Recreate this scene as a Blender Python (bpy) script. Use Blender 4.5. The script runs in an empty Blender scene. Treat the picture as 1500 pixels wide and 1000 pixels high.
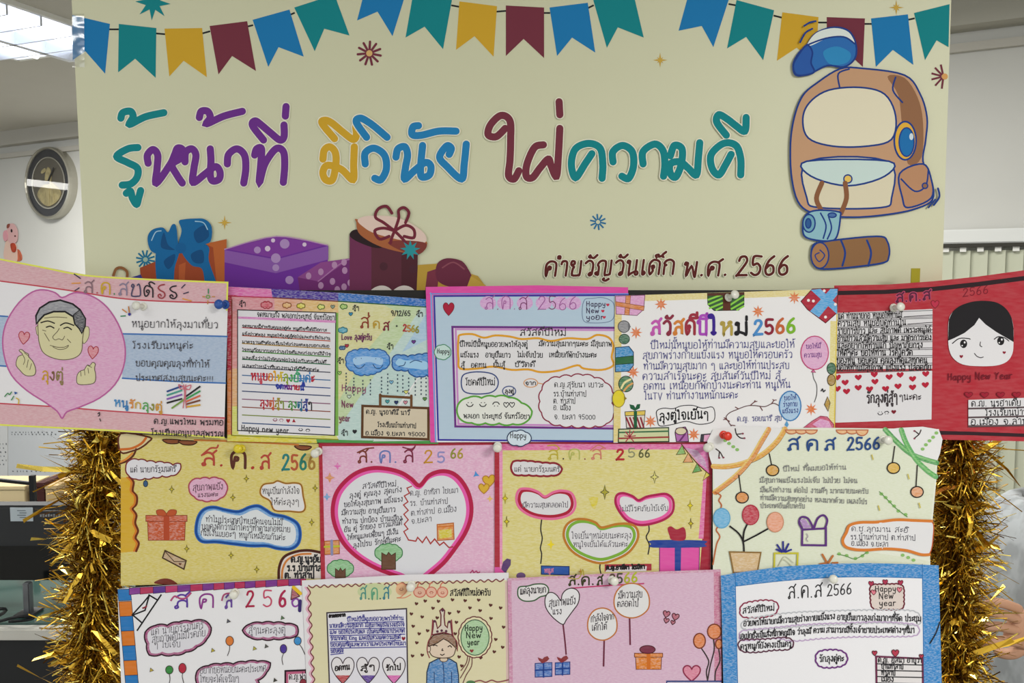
import bpy, bmesh, math, random
from mathutils import Vector, Matrix
random.seed(7)
S = bpy.context.scene
COL = S.collection

# ------------------------------------------------------------------ camera
CAM = Vector((0.0, -1.2, 1.5)); PITCH = math.radians(4.0); FPX = 1200.0
cd = bpy.data.cameras.new('camera'); cam = bpy.data.objects.new('camera', cd); COL.objects.link(cam)
cam.location = CAM; cam.rotation_euler = (math.radians(90) - PITCH, 0, 0)
cd.sensor_width = 36.0; cd.lens = 36.0 * FPX / 1500.0; cd.clip_start = 0.02
S.camera = cam

# ------------------------------------------------------------------ world, lights, exposure
w = bpy.data.worlds.new('world'); S.world = w; w.use_nodes = True
bg = w.node_tree.nodes['Background']; bg.inputs[0].default_value = (0.93, 0.97, 1.0, 1); bg.inputs[1].default_value = 0.98
S.view_settings.view_transform = 'Standard'; S.view_settings.look = 'None'
S.view_settings.gamma = 1.0; S.view_settings.exposure = 0.2; S.view_settings.use_curve_mapping = False

def ceiling_light(name, loc, rz, sx, sy, power):
    l = bpy.data.lights.new(name, 'AREA'); l.shape = 'RECTANGLE'; l.size = sx; l.size_y = sy; l.energy = power
    l.color = (1.0, 0.985, 0.935)
    o = bpy.data.objects.new(name, l); COL.objects.link(o); o.location = loc; o.rotation_euler = (0, 0, rz)
    return o
WALL_A = math.atan(-0.5)            # the office is turned against the display board
ceiling_light('fluorescent_or_fill_light', (1.7, -2.3, 2.46), WALL_A, 1.2, 0.6, 78)
ceiling_light('fluorescent_or_fill_light', (-1.5, -1.5, 2.46), WALL_A, 1.2, 0.6, 11)
ceiling_light('fluorescent_or_fill_light', (1.5, -3.6, 2.46), WALL_A, 1.2, 0.6, 46)
ceiling_light('fluorescent_or_fill_light', (-2.55, 2.75, 2.44), WALL_A, 0.9, 0.5, 40)
ceiling_light('fluorescent_or_fill_light', (-5.85, 3.75, 2.44), WALL_A, 0.5, 1.5, 20)
ceiling_light('fluorescent_or_fill_light', (0.6, 0.9, 2.46), WALL_A, 1.2, 0.6, 26)  # unseen fill light, added to brighten the room behind the board
ceiling_light('fluorescent_or_fill_light', (-2.2, 0.9, 2.46), WALL_A, 1.2, 0.6, 26)  # another added fill, out of view, lifting the dim left of the room

# ------------------------------------------------------------------ pixel rays of the photograph -> points in the place
FWD = Vector((0, math.cos(PITCH), -math.sin(PITCH))); UP = Vector((0, math.sin(PITCH), math.cos(PITCH)))
def ray(px, py):
    return FWD + Vector((1, 0, 0)) * ((px - 750.0) / FPX) + UP * ((500.0 - py) / FPX)
def at_y(px, py, y):
    r = ray(px, py); return CAM + r * ((y - CAM.y) / r.y)
def at_z(px, py, z):
    r = ray(px, py); return CAM + r * ((z - CAM.z) / r.z)
WD = Vector((math.cos(WALL_A), math.sin(WALL_A), 0)); WN = Vector((math.sin(WALL_A), -math.cos(WALL_A), 0))  # along / out of the back wall
WP = Vector((0, 2.65, 0))
def at_wall(px, py, off=0.0):
    r = ray(px, py); p = WP + WN * off
    return CAM + r * ((p - CAM).dot(WN) / r.dot(WN))

# ------------------------------------------------------------------ materials
def lin(h):
    h = h.lstrip('#'); c = [int(h[i:i+2], 16) / 255 for i in (0, 2, 4)]
    return tuple(x / 12.92 if x <= .04045 else ((x + .055) / 1.055) ** 2.4 for x in c)
_M = {}
def mat(h, tex='flat', rough=0.8, metal=0.0, emit=0.0, spec=0.3):
    key = (h, tex, rough, metal, emit, spec)
    if key in _M: return _M[key]
    m = bpy.data.materials.new('%s_%s' % (tex, h.strip('#'))); m.use_nodes = True; _M[key] = m
    nt = m.node_tree; b = nt.nodes['Principled BSDF']; c = lin(h)
    b.inputs['Base Color'].default_value = (*c, 1); b.inputs['Roughness'].default_value = rough
    b.inputs['Metallic'].default_value = metal; b.inputs['Specular IOR Level'].default_value = spec
    if emit:
        b.inputs['Emission Color'].default_value = (*c, 1); b.inputs['Emission Strength'].default_value = emit
    def node(t, **k):
        n = nt.nodes.new(t)
        for a, v in k.items(): setattr(n, a, v)
        return n
    L = nt.links.new
    if tex in ('pencil', 'crayon', 'soft', 'paper', 'plaster', 'vinyl', 'cloth', 'skin'):
        tc = node('ShaderNodeTexCoord'); mp = node('ShaderNodeMapping'); L(tc.outputs['Object'], mp.inputs['Vector'])
        sc, rot, lo, hi, amt, light = {
            'pencil': ((190, 190, 900), .62, .36, .64, .34, 1), 'crayon': ((260, 260, 700), .9, .42, .66, .42, 1),
            'soft': ((60, 60, 260), .25, .3, .7, .06, 1), 'paper': ((500, 500, 500), 0, .3, .7, .035, 0),
            'plaster': ((6, 6, 6), 0, .3, .7, .05, 0), 'vinyl': ((900, 900, 900), 0, .3, .7, .03, 0),
            'cloth': ((30, 30, 22), .5, .42, .6, .6, 0), 'skin': ((60, 60, 60), 0, .3, .7, .12, 0)}[tex]
        mp.inputs['Scale'].default_value = sc; mp.inputs['Rotation'].default_value = (0, rot, 0)
        nz = node('ShaderNodeTexNoise'); nz.inputs['Scale'].default_value = 1.0; nz.inputs['Detail'].default_value = 2.5
        L(mp.outputs[0], nz.inputs['Vector'])
        rp = node('ShaderNodeMapRange'); rp.inputs[1].default_value = lo; rp.inputs[2].default_value = hi; rp.inputs[3].default_value = 0; rp.inputs[4].default_value = amt
        L(nz.outputs[0], rp.inputs[0])
        mx = node('ShaderNodeMix', data_type='RGBA')
        c2 = tuple(x * .35 + .65 * .82 for x in c) if light else tuple(x * .55 for x in c)
        c1 = tuple(x * .9 for x in c) if light else c
        mx.inputs[6].default_value = (*c1, 1); mx.inputs[7].default_value = (*c2, 1)
        L(rp.outputs[0], mx.inputs[0]); L(mx.outputs[2], b.inputs['Base Color'])
    return m

# ------------------------------------------------------------------ objects
def link(name, me, parent=None, loc=None):
    o = bpy.data.objects.new(name, me); COL.objects.link(o)
    if parent: o.parent = parent
    if loc is not None: o.location = loc
    return o
def tag(o, label=None, cat=None, group=None, kind=None):
    for k, v in (('label', label), ('category', cat), ('group', group), ('kind', kind)):
        if v: o[k] = v
    return o
def empty(name, loc, label, cat, group=None):
    return tag(link(name, None, None, loc), label, cat, group)
def from_bm(name, bm, m, parent=None, loc=None, smooth=False):
    me = bpy.data.meshes.new(name); bmesh.ops.recalc_face_normals(bm, faces=bm.faces); bm.to_mesh(me); bm.free()
    for x in (m if isinstance(m, (list, tuple)) else [m]): me.materials.append(x)
    if smooth:
        for p in me.polygons: p.use_smooth = True
    return link(name, me, parent, loc)
def bm_box(bm, c, size, ax=None, bevel=0.0, mi=0):
    """box centred c, size along the three axes ax (default world axes)"""
    ax = ax or (Vector((1, 0, 0)), Vector((0, 1, 0)), Vector((0, 0, 1))); c = Vector(c)
    t = bmesh.new(); bmesh.ops.create_cube(t, size=1.0)
    if bevel:
        for v in t.verts: v.co = Vector((v.co.x * size[0], v.co.y * size[1], v.co.z * size[2]))
        bmesh.ops.bevel(t, geom=t.edges[:], offset=bevel, segments=2, affect='EDGES')
        for v in t.verts: v.co = c + ax[0] * v.co.x + ax[1] * v.co.y + ax[2] * v.co.z
    else:
        for v in t.verts: v.co = c + ax[0] * v.co.x * size[0] + ax[1] * v.co.y * size[1] + ax[2] * v.co.z * size[2]
    vs = {v: bm.verts.new(v.co) for v in t.verts}
    for f in t.faces:
        g = bm.faces.new([vs[v] for v in f.verts]); g.material_index = mi
    t.free()
def box(name, c, size, m, parent=None, ax=None, bevel=0.0, origin=None):
    bm = bmesh.new(); o = Vector(origin) if origin is not None else Vector((0, 0, 0))
    bm_box(bm, Vector(c) - o, size, ax, bevel); return from_bm(name, bm, m, parent)
def bm_lathe(bm, prof, c, axis, n=20, mi=0):
    """revolve (radius, height) profile about axis through c"""
    axis = Vector(axis).normalized(); a = axis.orthogonal().normalized(); b = axis.cross(a); rings = []
    for r, h in prof:
        p = Vector(c) + axis * h
        rings.append([bm.verts.new(p + (a * math.cos(2 * math.pi * k / n) + b * math.sin(2 * math.pi * k / n)) * max(r, 1e-5)) for k in range(n)])
    for i in range(len(rings) - 1):
        for k in range(n):
            f = bm.faces.new((rings[i][k], rings[i][(k+1) % n], rings[i+1][(k+1) % n], rings[i+1][k])); f.material_index = mi
    bm.faces.new(rings[0][::-1]); bm.faces.new(rings[-1])
def bm_tube(bm, pts, r, n=10, mi=0):
    pts = [Vector(p) for p in pts]; rings = []; a = None
    for i, p in enumerate(pts):
        d = (pts[min(i+1, len(pts)-1)] - pts[max(i-1, 0)]).normalized()
        a = d.orthogonal().normalized() if a is None else (a - d * a.dot(d)).normalized()
        b = d.cross(a); rr = r[i] if isinstance(r, (list, tuple)) else r
        rings.append([bm.verts.new(p + (a * math.cos(2*math.pi*k/n) + b * math.sin(2*math.pi*k/n)) * rr) for k in range(n)])
    for i in range(len(rings)-1):
        for k in range(n):
            f = bm.faces.new((rings[i][k], rings[i][(k+1)%n], rings[i+1][(k+1)%n], rings[i+1][k])); f.material_index = mi
    bm.faces.new(rings[0][::-1]); bm.faces.new(rings[-1])

# ------------------------------------------------------------------ 2-D curves
def smooth2(pts, n=5, closed=False):
    if len(pts) < 3: return list(pts)
    out = []; N = len(pts)
    for i in range(N if closed else N - 1):
        if closed: p0, p1, p2, p3 = pts[i-1], pts[i], pts[(i+1) % N], pts[(i+2) % N]
        else: p0, p1, p2, p3 = pts[max(i-1, 0)], pts[i], pts[i+1], pts[min(i+2, N-1)]
        for k in range(n):
            t = k / n
            out.append(tuple(.5 * (2*p1[j] + (p2[j]-p0[j])*t + (2*p0[j]-5*p1[j]+4*p2[j]-p3[j])*t*t + (3*p1[j]-p0[j]-3*p2[j]+p3[j])*t**3) for j in (0, 1)))
    if not closed: out.append(tuple(pts[-1]))
    return out
def ell(cx, cy, rx, ry, n=24, a0=0, a1=360):
    full = abs(a1 - a0) >= 360; m = n if full else n + 1
    return [(cx + rx * math.cos(math.radians(a0 + (a1 - a0) * k / n)), cy + ry * math.sin(math.radians(a0 + (a1 - a0) * k / n))) for k in range(m)]
def scallop(pts, bulge=.35, n=5):
    """closed outline whose every side swells outward (a cloud)"""
    A = sum(pts[i][0]*pts[(i+1) % len(pts)][1] - pts[(i+1) % len(pts)][0]*pts[i][1] for i in range(len(pts))); s = 1 if A > 0 else -1
    out = []
    for i in range(len(pts)):
        a, b = pts[i], pts[(i+1) % len(pts)]; dx, dy = b[0]-a[0], b[1]-a[1]
        for k in range(n):
            t = k / n; h = bulge * 4 * t * (1 - t) * .5
            out.append((a[0] + dx*t + s*dy*h, a[1] + dy*t - s*dx*h))
    return out
def around(pts, step):
    """resample a closed outline at even steps"""
    P = list(pts) + [pts[0]]; out = []; acc = 0.0
    tot = sum(math.dist(P[i], P[i+1]) for i in range(len(P)-1)); n = max(3, round(tot / step)); d = tot / n; nxt = 0.0
    for i in range(len(P)-1):
        l = math.dist(P[i], P[i+1])
        while nxt < acc + l - 1e-9 and len(out) < n:
            t = (nxt - acc) / l if l else 0
            out.append((P[i][0] + (P[i+1][0]-P[i][0])*t, P[i][1] + (P[i+1][1]-P[i][1])*t)); nxt += d
        acc += l
    return out
def heart_pts(cx, cy, w, h, rot=0):
    base = [(0, -.26), (.09, -.42), (.24, -.5), (.4, -.45), (.5, -.28), (.47, -.05), (.33, .18), (.15, .37), (0, .5)]
    P = smooth2(base, 3); P = P + [(-x, y) for x, y in P[-2:0:-1]]
    c, s = math.cos(math.radians(rot)), math.sin(math.radians(rot))
    return [(cx + x*w*c - y*h*s, cy + x*w*s + y*h*c) for x, y in P]
def star_pts(cx, cy, r, ri, n, rot=-90):
    return [(cx + (r if k % 2 == 0 else ri) * math.cos(math.radians(rot + 180*k/n)), cy + (r if k % 2 == 0 else ri) * math.sin(math.radians(rot + 180*k/n))) for k in range(2*n)]

# ------------------------------------------------------------------ single-stroke handwriting: Thai, Latin, digits
G = {}
def gl(ch, w, s): G[ch] = (w, [[tuple(map(float, p.split(','))) for p in st.split()] for st in s.split(';')])
HD = '1.4,8 .4,8.4 .8,9.7 2,9.3 2,8'
gl('ก', 8, '1,0 1,5.5 2,6.3 .7,7.3 1.8,9.2 4,10 6,9 6.8,7 6.8,0')
gl('ข', 7.4, '1.4,7.6 2.4,8.2 2.2,9.6 .9,10 .2,8.8 .6,7.2 2.2,6 1.6,4.4 1.4,.8 2.4,0 5,0 6.4,1 6.4,10')
gl('ค', 8, '2.2,4.3 3.4,4.6 3.6,6 2.4,6.4 2,5 1.2,0 .5,4 .8,8 3,10 6,9.4 7,7 7,0')
gl('ฆ', 9, '1.4,7.4 .4,8.2 .8,9.6 2.2,9.2 2,7.6 1,6 1.4,1 .6,.4 1.6,0 5,1.2 7,.2 7,10')
gl('ง', 6.4, '4.6,8 3.4,8.3 3.2,9.6 4.5,10 5,8.6 5,3 3.6,0 .6,4')
gl('จ', 7.4, '2,4.8 1,5 1.2,6.4 2.6,6.4 3,5 3.4,0 5.6,.8 6.4,4 6,8 3.6,10 .8,8.6')
gl('ช', 8, '1.4,7.4 .4,8.2 .8,9.6 2.2,9.2 2,7.6 1,6 1.2,.8 2.4,0 5,0 6.2,1 6.2,6.5 5.2,8 7.6,10.6')
gl('ซ', 8, '1.4,7.4 .4,8.2 1,9.6 1.8,8.6 2.6,9.6 2,7.6 1,6 1.2,.8 2.4,0 5,0 6.2,1 6.2,6.5 5.2,8 7.6,10.6')
gl('ญ', 10.4, '1.6,1.2 .6,.4 0,1.4 1.2,2 1.8,.4 1.8,5.5 1,7 2,9.2 4,10 6,8.6 6,.6 7,0 9,.4 9.4,2 9.4,10;6,-2.4 5.4,-3.2 7,-4 9,-2.8')
gl('ณ', 10.4, '1.6,1.2 .6,.4 0,1.4 1.2,2 1.8,.4 1.8,5.5 1,7 2,9.2 4,10 5.8,8.6 5.8,.4 7,1.4 9,1.6 9,.2 7.8,.2 8.2,2 9.4,3 9.4,10')
gl('ด', 8, '2.6,4 3.6,4.8 3.2,6 2.2,5.6 2.4,4.2 3,2.4 1.4,0 .6,3 .8,7.6 3,10 6,9.2 7,7 7,0')
gl('ต', 8, '2.6,4 3.6,4.8 3.2,6 2.2,5.6 2.4,4.2 3,2.4 1.4,0 .6,3 .8,8 2.2,10 3.7,8.6 5.2,10 6.8,8.4 7,6 7,0')
gl('ถ', 8, '1.8,1.4 .8,.2 0,1.2 1.2,2.2 1.8,1 1.8,5.5 2.6,6.3 1,7.3 2,9.2 4,10 6.2,9 7,7 7,0')
gl('ภ', 8.2, '1,1.8 0,1 .8,0 2,.6 2,5.5 2.8,6.3 1.2,7.3 2.2,9.2 4.2,10 6.4,9 7.2,7 7.2,0')
gl('ท', 8, HD + ' 2,0 2.4,5 5,9.8 6.6,9 7,7 7,0')
gl('ธ', 7.6, '6.4,9.4 4,10 1.4,9.4 1.2,7.8 3,7 6,6.6 6.6,5 6.6,.6 1.6,0 1.4,5')
gl('น', 8, HD + ' 2,.4 2.6,.2 5.5,2 7.4,1.8 7.4,.2 6.2,0 5.8,1.6 6.2,3 6.2,10')
gl('บ', 8, HD + ' 2,1 3,0 6,0 6.8,1 6.8,10')
gl('ป', 8, HD + ' 2,1 3,0 6,0 6.8,1 6.8,14.5')
gl('ผ', 8, '2.2,7.6 3,8.6 2.4,9.8 1.2,9.4 1,8 1,0 1.4,.2 3.8,5.5 6.2,0 6.8,.4 6.8,10')
gl('ฝ', 8, '2.2,7.6 3,8.6 2.4,9.8 1.2,9.4 1,8 1,0 1.4,.2 3.8,5.5 6.2,0 6.8,.4 6.8,14.5')
gl('พ', 8.4, HD + ' 1.9,0 4.4,7 6.6,0 7.2,.4 7.2,10')
gl('ฟ', 8.4, HD + ' 1.9,0 4.4,7 6.6,0 7.2,.4 7.2,14.5')
gl('ม', 8, HD + ' 2,3 1.6,.6 .4,.2 .2,1.6 2,2.2 5,1 6.8,.2 6.8,10')
gl('ย', 8, '1.6,7.8 .6,8.4 1.2,9.8 2.2,9 1.6,7 .8,6 2.4,5 1,4 1,1 2,0 6,0 6.8,1 6.8,10')
gl('ร', 6, '3.6,1.6 2.6,.4 3.6,-.2 4.6,.8 4.4,2.4 4.4,5 3.6,7 1,7.4 1,8.6 2.5,9.4 5,9')
gl('ล', 7.8, '1.8,2 .8,1.2 1.2,0 2.4,.6 2,2.4 2.6,5 5,5.6 6.8,3.8 6.8,0 6.8,6 6,9 3.6,10 1.4,8.4')
gl('ว', 6.6, '4.6,1.8 3.6,.6 4.2,-.2 5.4,.6 5.6,2 5.8,7 4.6,9.6 2.6,10 .8,8.4')
gl('ศ', 8.4, '2.2,4.3 3.4,4.6 3.6,6 2.4,6.4 2,5 1.2,0 .5,4 .8,8 3,10 6,9.4 7,7 7,0;5.8,9.4 8.4,11.8')
gl('ษ', 8.6, HD + ' 2,1 3,0 6,0 6.8,1 6.8,10;4.6,4.6 8.6,5.8')
gl('ส', 8.2, '1.8,2 .8,1.2 1.2,0 2.4,.6 2,2.4 2.6,5 5,5.6 6.8,3.8 6.8,0 6.8,6 6,9 3.6,10 1.4,8.4;5.8,8.8 8.2,11.8')
gl('ห', 8, HD + ' 2,0 2.2,3 5.4,7.5 6.6,9.4 5.8,10 5,9 5.8,7.6 6.8,6 6.8,0')
gl('อ', 7.4, '1.2,6.6 2.4,6.4 2.4,5.2 1.2,5 .8,6 .6,2 1.8,0 5,0 6.4,2 6.4,8 4.8,10 2.4,10 .9,8.6')
gl('ฮ', 7.8, '1.2,6.6 2.4,6.4 2.4,5.2 1.2,5 .8,6 .6,2 1.8,0 5,0 6.4,2 6.4,8 4.8,10 2.4,10 .9,8.6;4.8,9.6 7.6,11.8')
gl('ฐ', 7, '3.6,3.4 2.6,2.6 3.6,2 4.6,2.8 4.4,5 3.6,7 1,7.4 1,8.6 2.5,9.4 5,9;1,-1 2,-2 3,-1 4,-2 5.6,-1 5.6,-3.4')
gl('ฑ', 8.6, HD + ' 2,0 4,7 5,9.8 6.4,8.4 7.4,9.6 7.6,7 7.6,0')
gl('ะ', 5.4, '2.6,5.6 1,5.8 1.4,7.6 3.2,6.6 4.8,8.8;2.6,1 1,1.2 1.4,3 3.2,2 4.8,4.2')
gl('า', 5.8, '1,8 1.6,9.8 3.6,10 4.6,8 4.6,0')
gl('ำ', 5.8, '1,8 1.6,9.8 3.6,10 4.6,8 4.6,0;-1.6,12 -.4,12 -.4,13.4 -1.6,13.4 -1.6,12')
gl('เ', 3.8, '1.4,10 1.4,1 2.2,0 3,1 2.2,2 1.4,1.2')
gl('แ', 7.4, '1.4,10 1.4,1 2.2,0 3,1 2.2,2 1.4,1.2;5,10 5,1 5.8,0 6.6,1 5.8,2 5,1.2')
gl('โ', 5, '3.4,1.2 2.6,0 1.8,1 2.4,2 3.2,1.4 3,10 .8,12.4 1.2,14 3.4,13.6 4.6,14.6')
gl('ใ', 4.6, '3.4,1 2.6,0 1.8,1 2.6,2 2.6,11 1.8,13.8 .4,13.6 .4,12.2 1.8,12')
gl('ไ', 4.6, '3.4,1 2.6,0 1.8,1 2.6,2 2.6,11 2,13.4 1,14.4 .2,12.6')
gl('ๆ', 7, '3.2,7.4 2,6.4 1,7.4 1.6,9.4 3.4,10 5.4,9 6,6 6,-3.4')
MARK = {
 'ั': '-1.8,12.2 -2.6,12.8 -1.8,13.8 -1.2,12.6 .6,12 2.6,14', 'ิ': '-3,11.4 -2,13.4 .4,13.8 2.4,12.6 2.6,11.4 -3,11.4',
 'ี': '-3,11.4 -2,13.4 .4,13.8 2.4,12.6 2.6,11.4 -3,11.4;2.6,11.4 2.6,15.2', 'ึ': '-3,11.4 -2,13.4 .4,13.8 2.4,12.6 2.6,11.4 -3,11.4;2,14 2.8,15 3.4,14 2.6,13.2 2,14',
 'ื': '-3,11.4 -2,13.4 .4,13.8 2.4,12.6 2.6,11.4 -3,11.4;1,12.8 1,15;2.6,11.4 2.6,15.2', '็': '-2,11.6 -2.6,13 -1,13.6 -.6,12.2 1,12.6 2.2,12 1.6,13.4 3.6,15.4',
 '่': '.6,12 .6,14.8', '้': '-1.6,13.4 -.8,14.4 -.2,13.2 -1.2,12 2.4,14.4', '์': '-1,12.4 0,13.4 1,12.6 0,11.8 -1,12.4 0,13.4 2.2,15.4',
 '๊': '-2,12 -1.4,14 -.6,12.6 .4,14 1,12.6 2.2,14.6', '๋': '-1.4,13.2 1.4,13.2;0,11.8 0,14.6',
 'ุ': '-.8,-1.4 .2,-1 .6,-2 -.4,-2.2 .5,-2 .6,-5', 'ู': '-1.8,-1.6 -.8,-1.2 -.6,-2.2 -1.6,-2.4 -.8,-2 -.8,-4.4 0,-5 1,-4.6 1.2,-1.4'}
MARK = {k: [[tuple(map(float, p.split(','))) for p in st.split()] for st in s.split(';')] for k, s in MARK.items()}
TONE = '่้๊๋์'; UPV = 'ัิีึื็'
for ch, wd, s in (
 ('0', 7, '3.5,10 1,8 1,2 3.5,0 6,2 6,8 3.5,10'), ('1', 4, '.6,8 2.4,10 2.4,0'), ('2', 7, '1,7.8 2,9.8 4.6,10 5.8,8 4.6,5.4 .8,.2 .9,0 6.4,0'),
 ('3', 7, '1,9 3.5,10 5.6,8.4 3,5.6 6,4 5.4,1 3,0 .8,1.2'), ('4', 7, '5,0 5,10 .8,3.4 .9,3.2 6.6,3.2'), ('5', 7, '6,10 1.6,10 1.4,5.6 4,6.2 6,4 5.4,1 3,0 .8,1.2'),
 ('6', 7, '5.4,10 2.6,7.6 1,3.6 1.6,.8 3.6,0 5.8,1.4 5.4,4.4 3.2,5.2 1.2,3.4'), ('9', 7, '5.6,7 4,5 1.4,6 1.2,9 3.6,10 5.6,8.6 5.6,4 4.4,0'),
 ('๒', 9, '2.2,7 1.2,8 2,9.6 3.2,8.4 2,5 1.4,0 6,0 8,1 8,6 7,10 5.6,9'), ('๕', 9, '3.4,3.6 2.6,5 4,6 4.8,4.4 3.2,1 1.4,1 .8,6 2.4,9.4 5,9 7.4,7 7.6,0;5.6,9.4 4.6,12 6.4,13 9,11.6'),
 ('๖', 8, '6.4,11.4 3.2,10.4 1.6,8.2 3.4,6.2 6,5 6.8,2.4 5,.1 2.4,.4 1.6,2.2 3,3.2 4,1.8'),
 ('H', 8, '1.2,11 1,0;6.6,11 6.6,0;1,5.5 6.6,5.8'), ('N', 8.4, '1,0 1,11 1.1,10.8 6.6,.2 6.8,0 6.8,11'), ('Y', 8, '1,11 4,6 4.1,6;7,11 4,6 3.2,0'), ('T', 7.4, '.4,11 7,11;3.6,11 3.6,0'),
 ('V', 7.4, '.6,11 3.6,0 3.8,0 7,11'), ('L', 6.4, '1,11 1,0 1.1,0 5.6,0'), ('K', 7.4, '1,11 1,0;6.4,11 1,5 1.1,5 6.6,0'),
 ('a', 6.8, '5.4,5.6 3.6,7 1.4,5.6 1,2.6 2.6,.1 4.4,.8 5.4,3;5.5,7 5.4,1.4 6.4,0'), ('p', 7, '1,7 1,-4.4;1,5 3.5,7 6,5 5.5,1 3,0 1,1.5'), ('y', 6.8, '1,7 1.4,3 3.5,1.6 5.5,4 5.6,7 5.4,-2 3.5,-4.4 1,-3'),
 ('e', 6.6, '1.2,3.5 5.4,4.3 4.8,6.6 2.8,7 1.1,4.6 1.6,.9 3.4,0 5.9,1.2'), ('w', 8.4, '.6,7 2.2,0 4.2,6 6,0 7.8,7'), ('r', 5.6, '1.2,7 1.2,0;1.2,4.5 3,6.8 5,6.4'), ('o', 7, '3.4,7 1,5 1.2,1.4 3.4,0 5.8,1.6 5.8,5.4 3.4,7'),
 ('v', 6.6, '.6,7 3,0 3.2,0 6,7'), ('i', 3, '1.4,7 1.4,0;1.4,9.4 1.5,9.8'), ('n', 7, '1,7 1,0;1,4.6 3.4,7 5.6,5.6 5.8,0'), ('g', 6.8, '5.4,6 3.5,7 1.2,5 1.2,1.4 3,0 5.4,2 5.6,7 5.4,-3 3,-4.4 1,-3'),
 ('c', 6.2, '5.4,6 3.5,7 1.2,5 1.2,1.4 3,0 5.4,1.2'), ('d', 7, '5.4,4 3.5,6 1.2,4.4 1.2,1.4 3,0 5.2,2;5.6,11 5.6,0'), ('t', 5, '2.2,10 2.2,1 3.6,0;.4,7 4.4,7'),
 ('.', 3, '1.2,.2 1.5,.5'), (',', 3, '1.6,.6 1,-1.4'), ('!', 3, '1.6,10 1.4,3;1.4,.2 1.5,.4'), ('/', 4.6, '.4,-1 4.2,11'), ('-', 5, '.8,4.6 4.2,4.6'), ('·', 4, '1.8,4.6 2.1,4.9'), (':', 3, '1.4,6 1.5,6.3;1.4,1 1.5,1.3'), (' ', 5, '')):
    G[ch] = (wd, [[tuple(map(float, p.split(','))) for p in st.split()] for st in s.split(';')] if s else [])
def layout(txt):
    """-> list of (glyph index, strokes in font units), total width"""
    out = []; x = 0.0; base = 0; upper = False; gi = -1; tall = False; pw = 8
    for ch in txt:
        if ch in MARK:
            ax = x - 2.8 - (1.6 if tall and ch not in 'ุู' else 0); dy = 3.8 if (ch in TONE and upper) else 0
            out.append((gi, [[(ax + p[0], p[1] + dy) for p in st] for st in MARK[ch]]))
            if ch in UPV: upper = True
        else:
            g = G.get(ch) or G['อ']; gi += 1; upper = False; tall = ch in 'ปฝฟ'
            out.append((gi, [[(x + p[0], p[1]) for p in st] for st in g[1]])); x += g[0] + 1.2
    return out, max(x - 1.2, 1)

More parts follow.
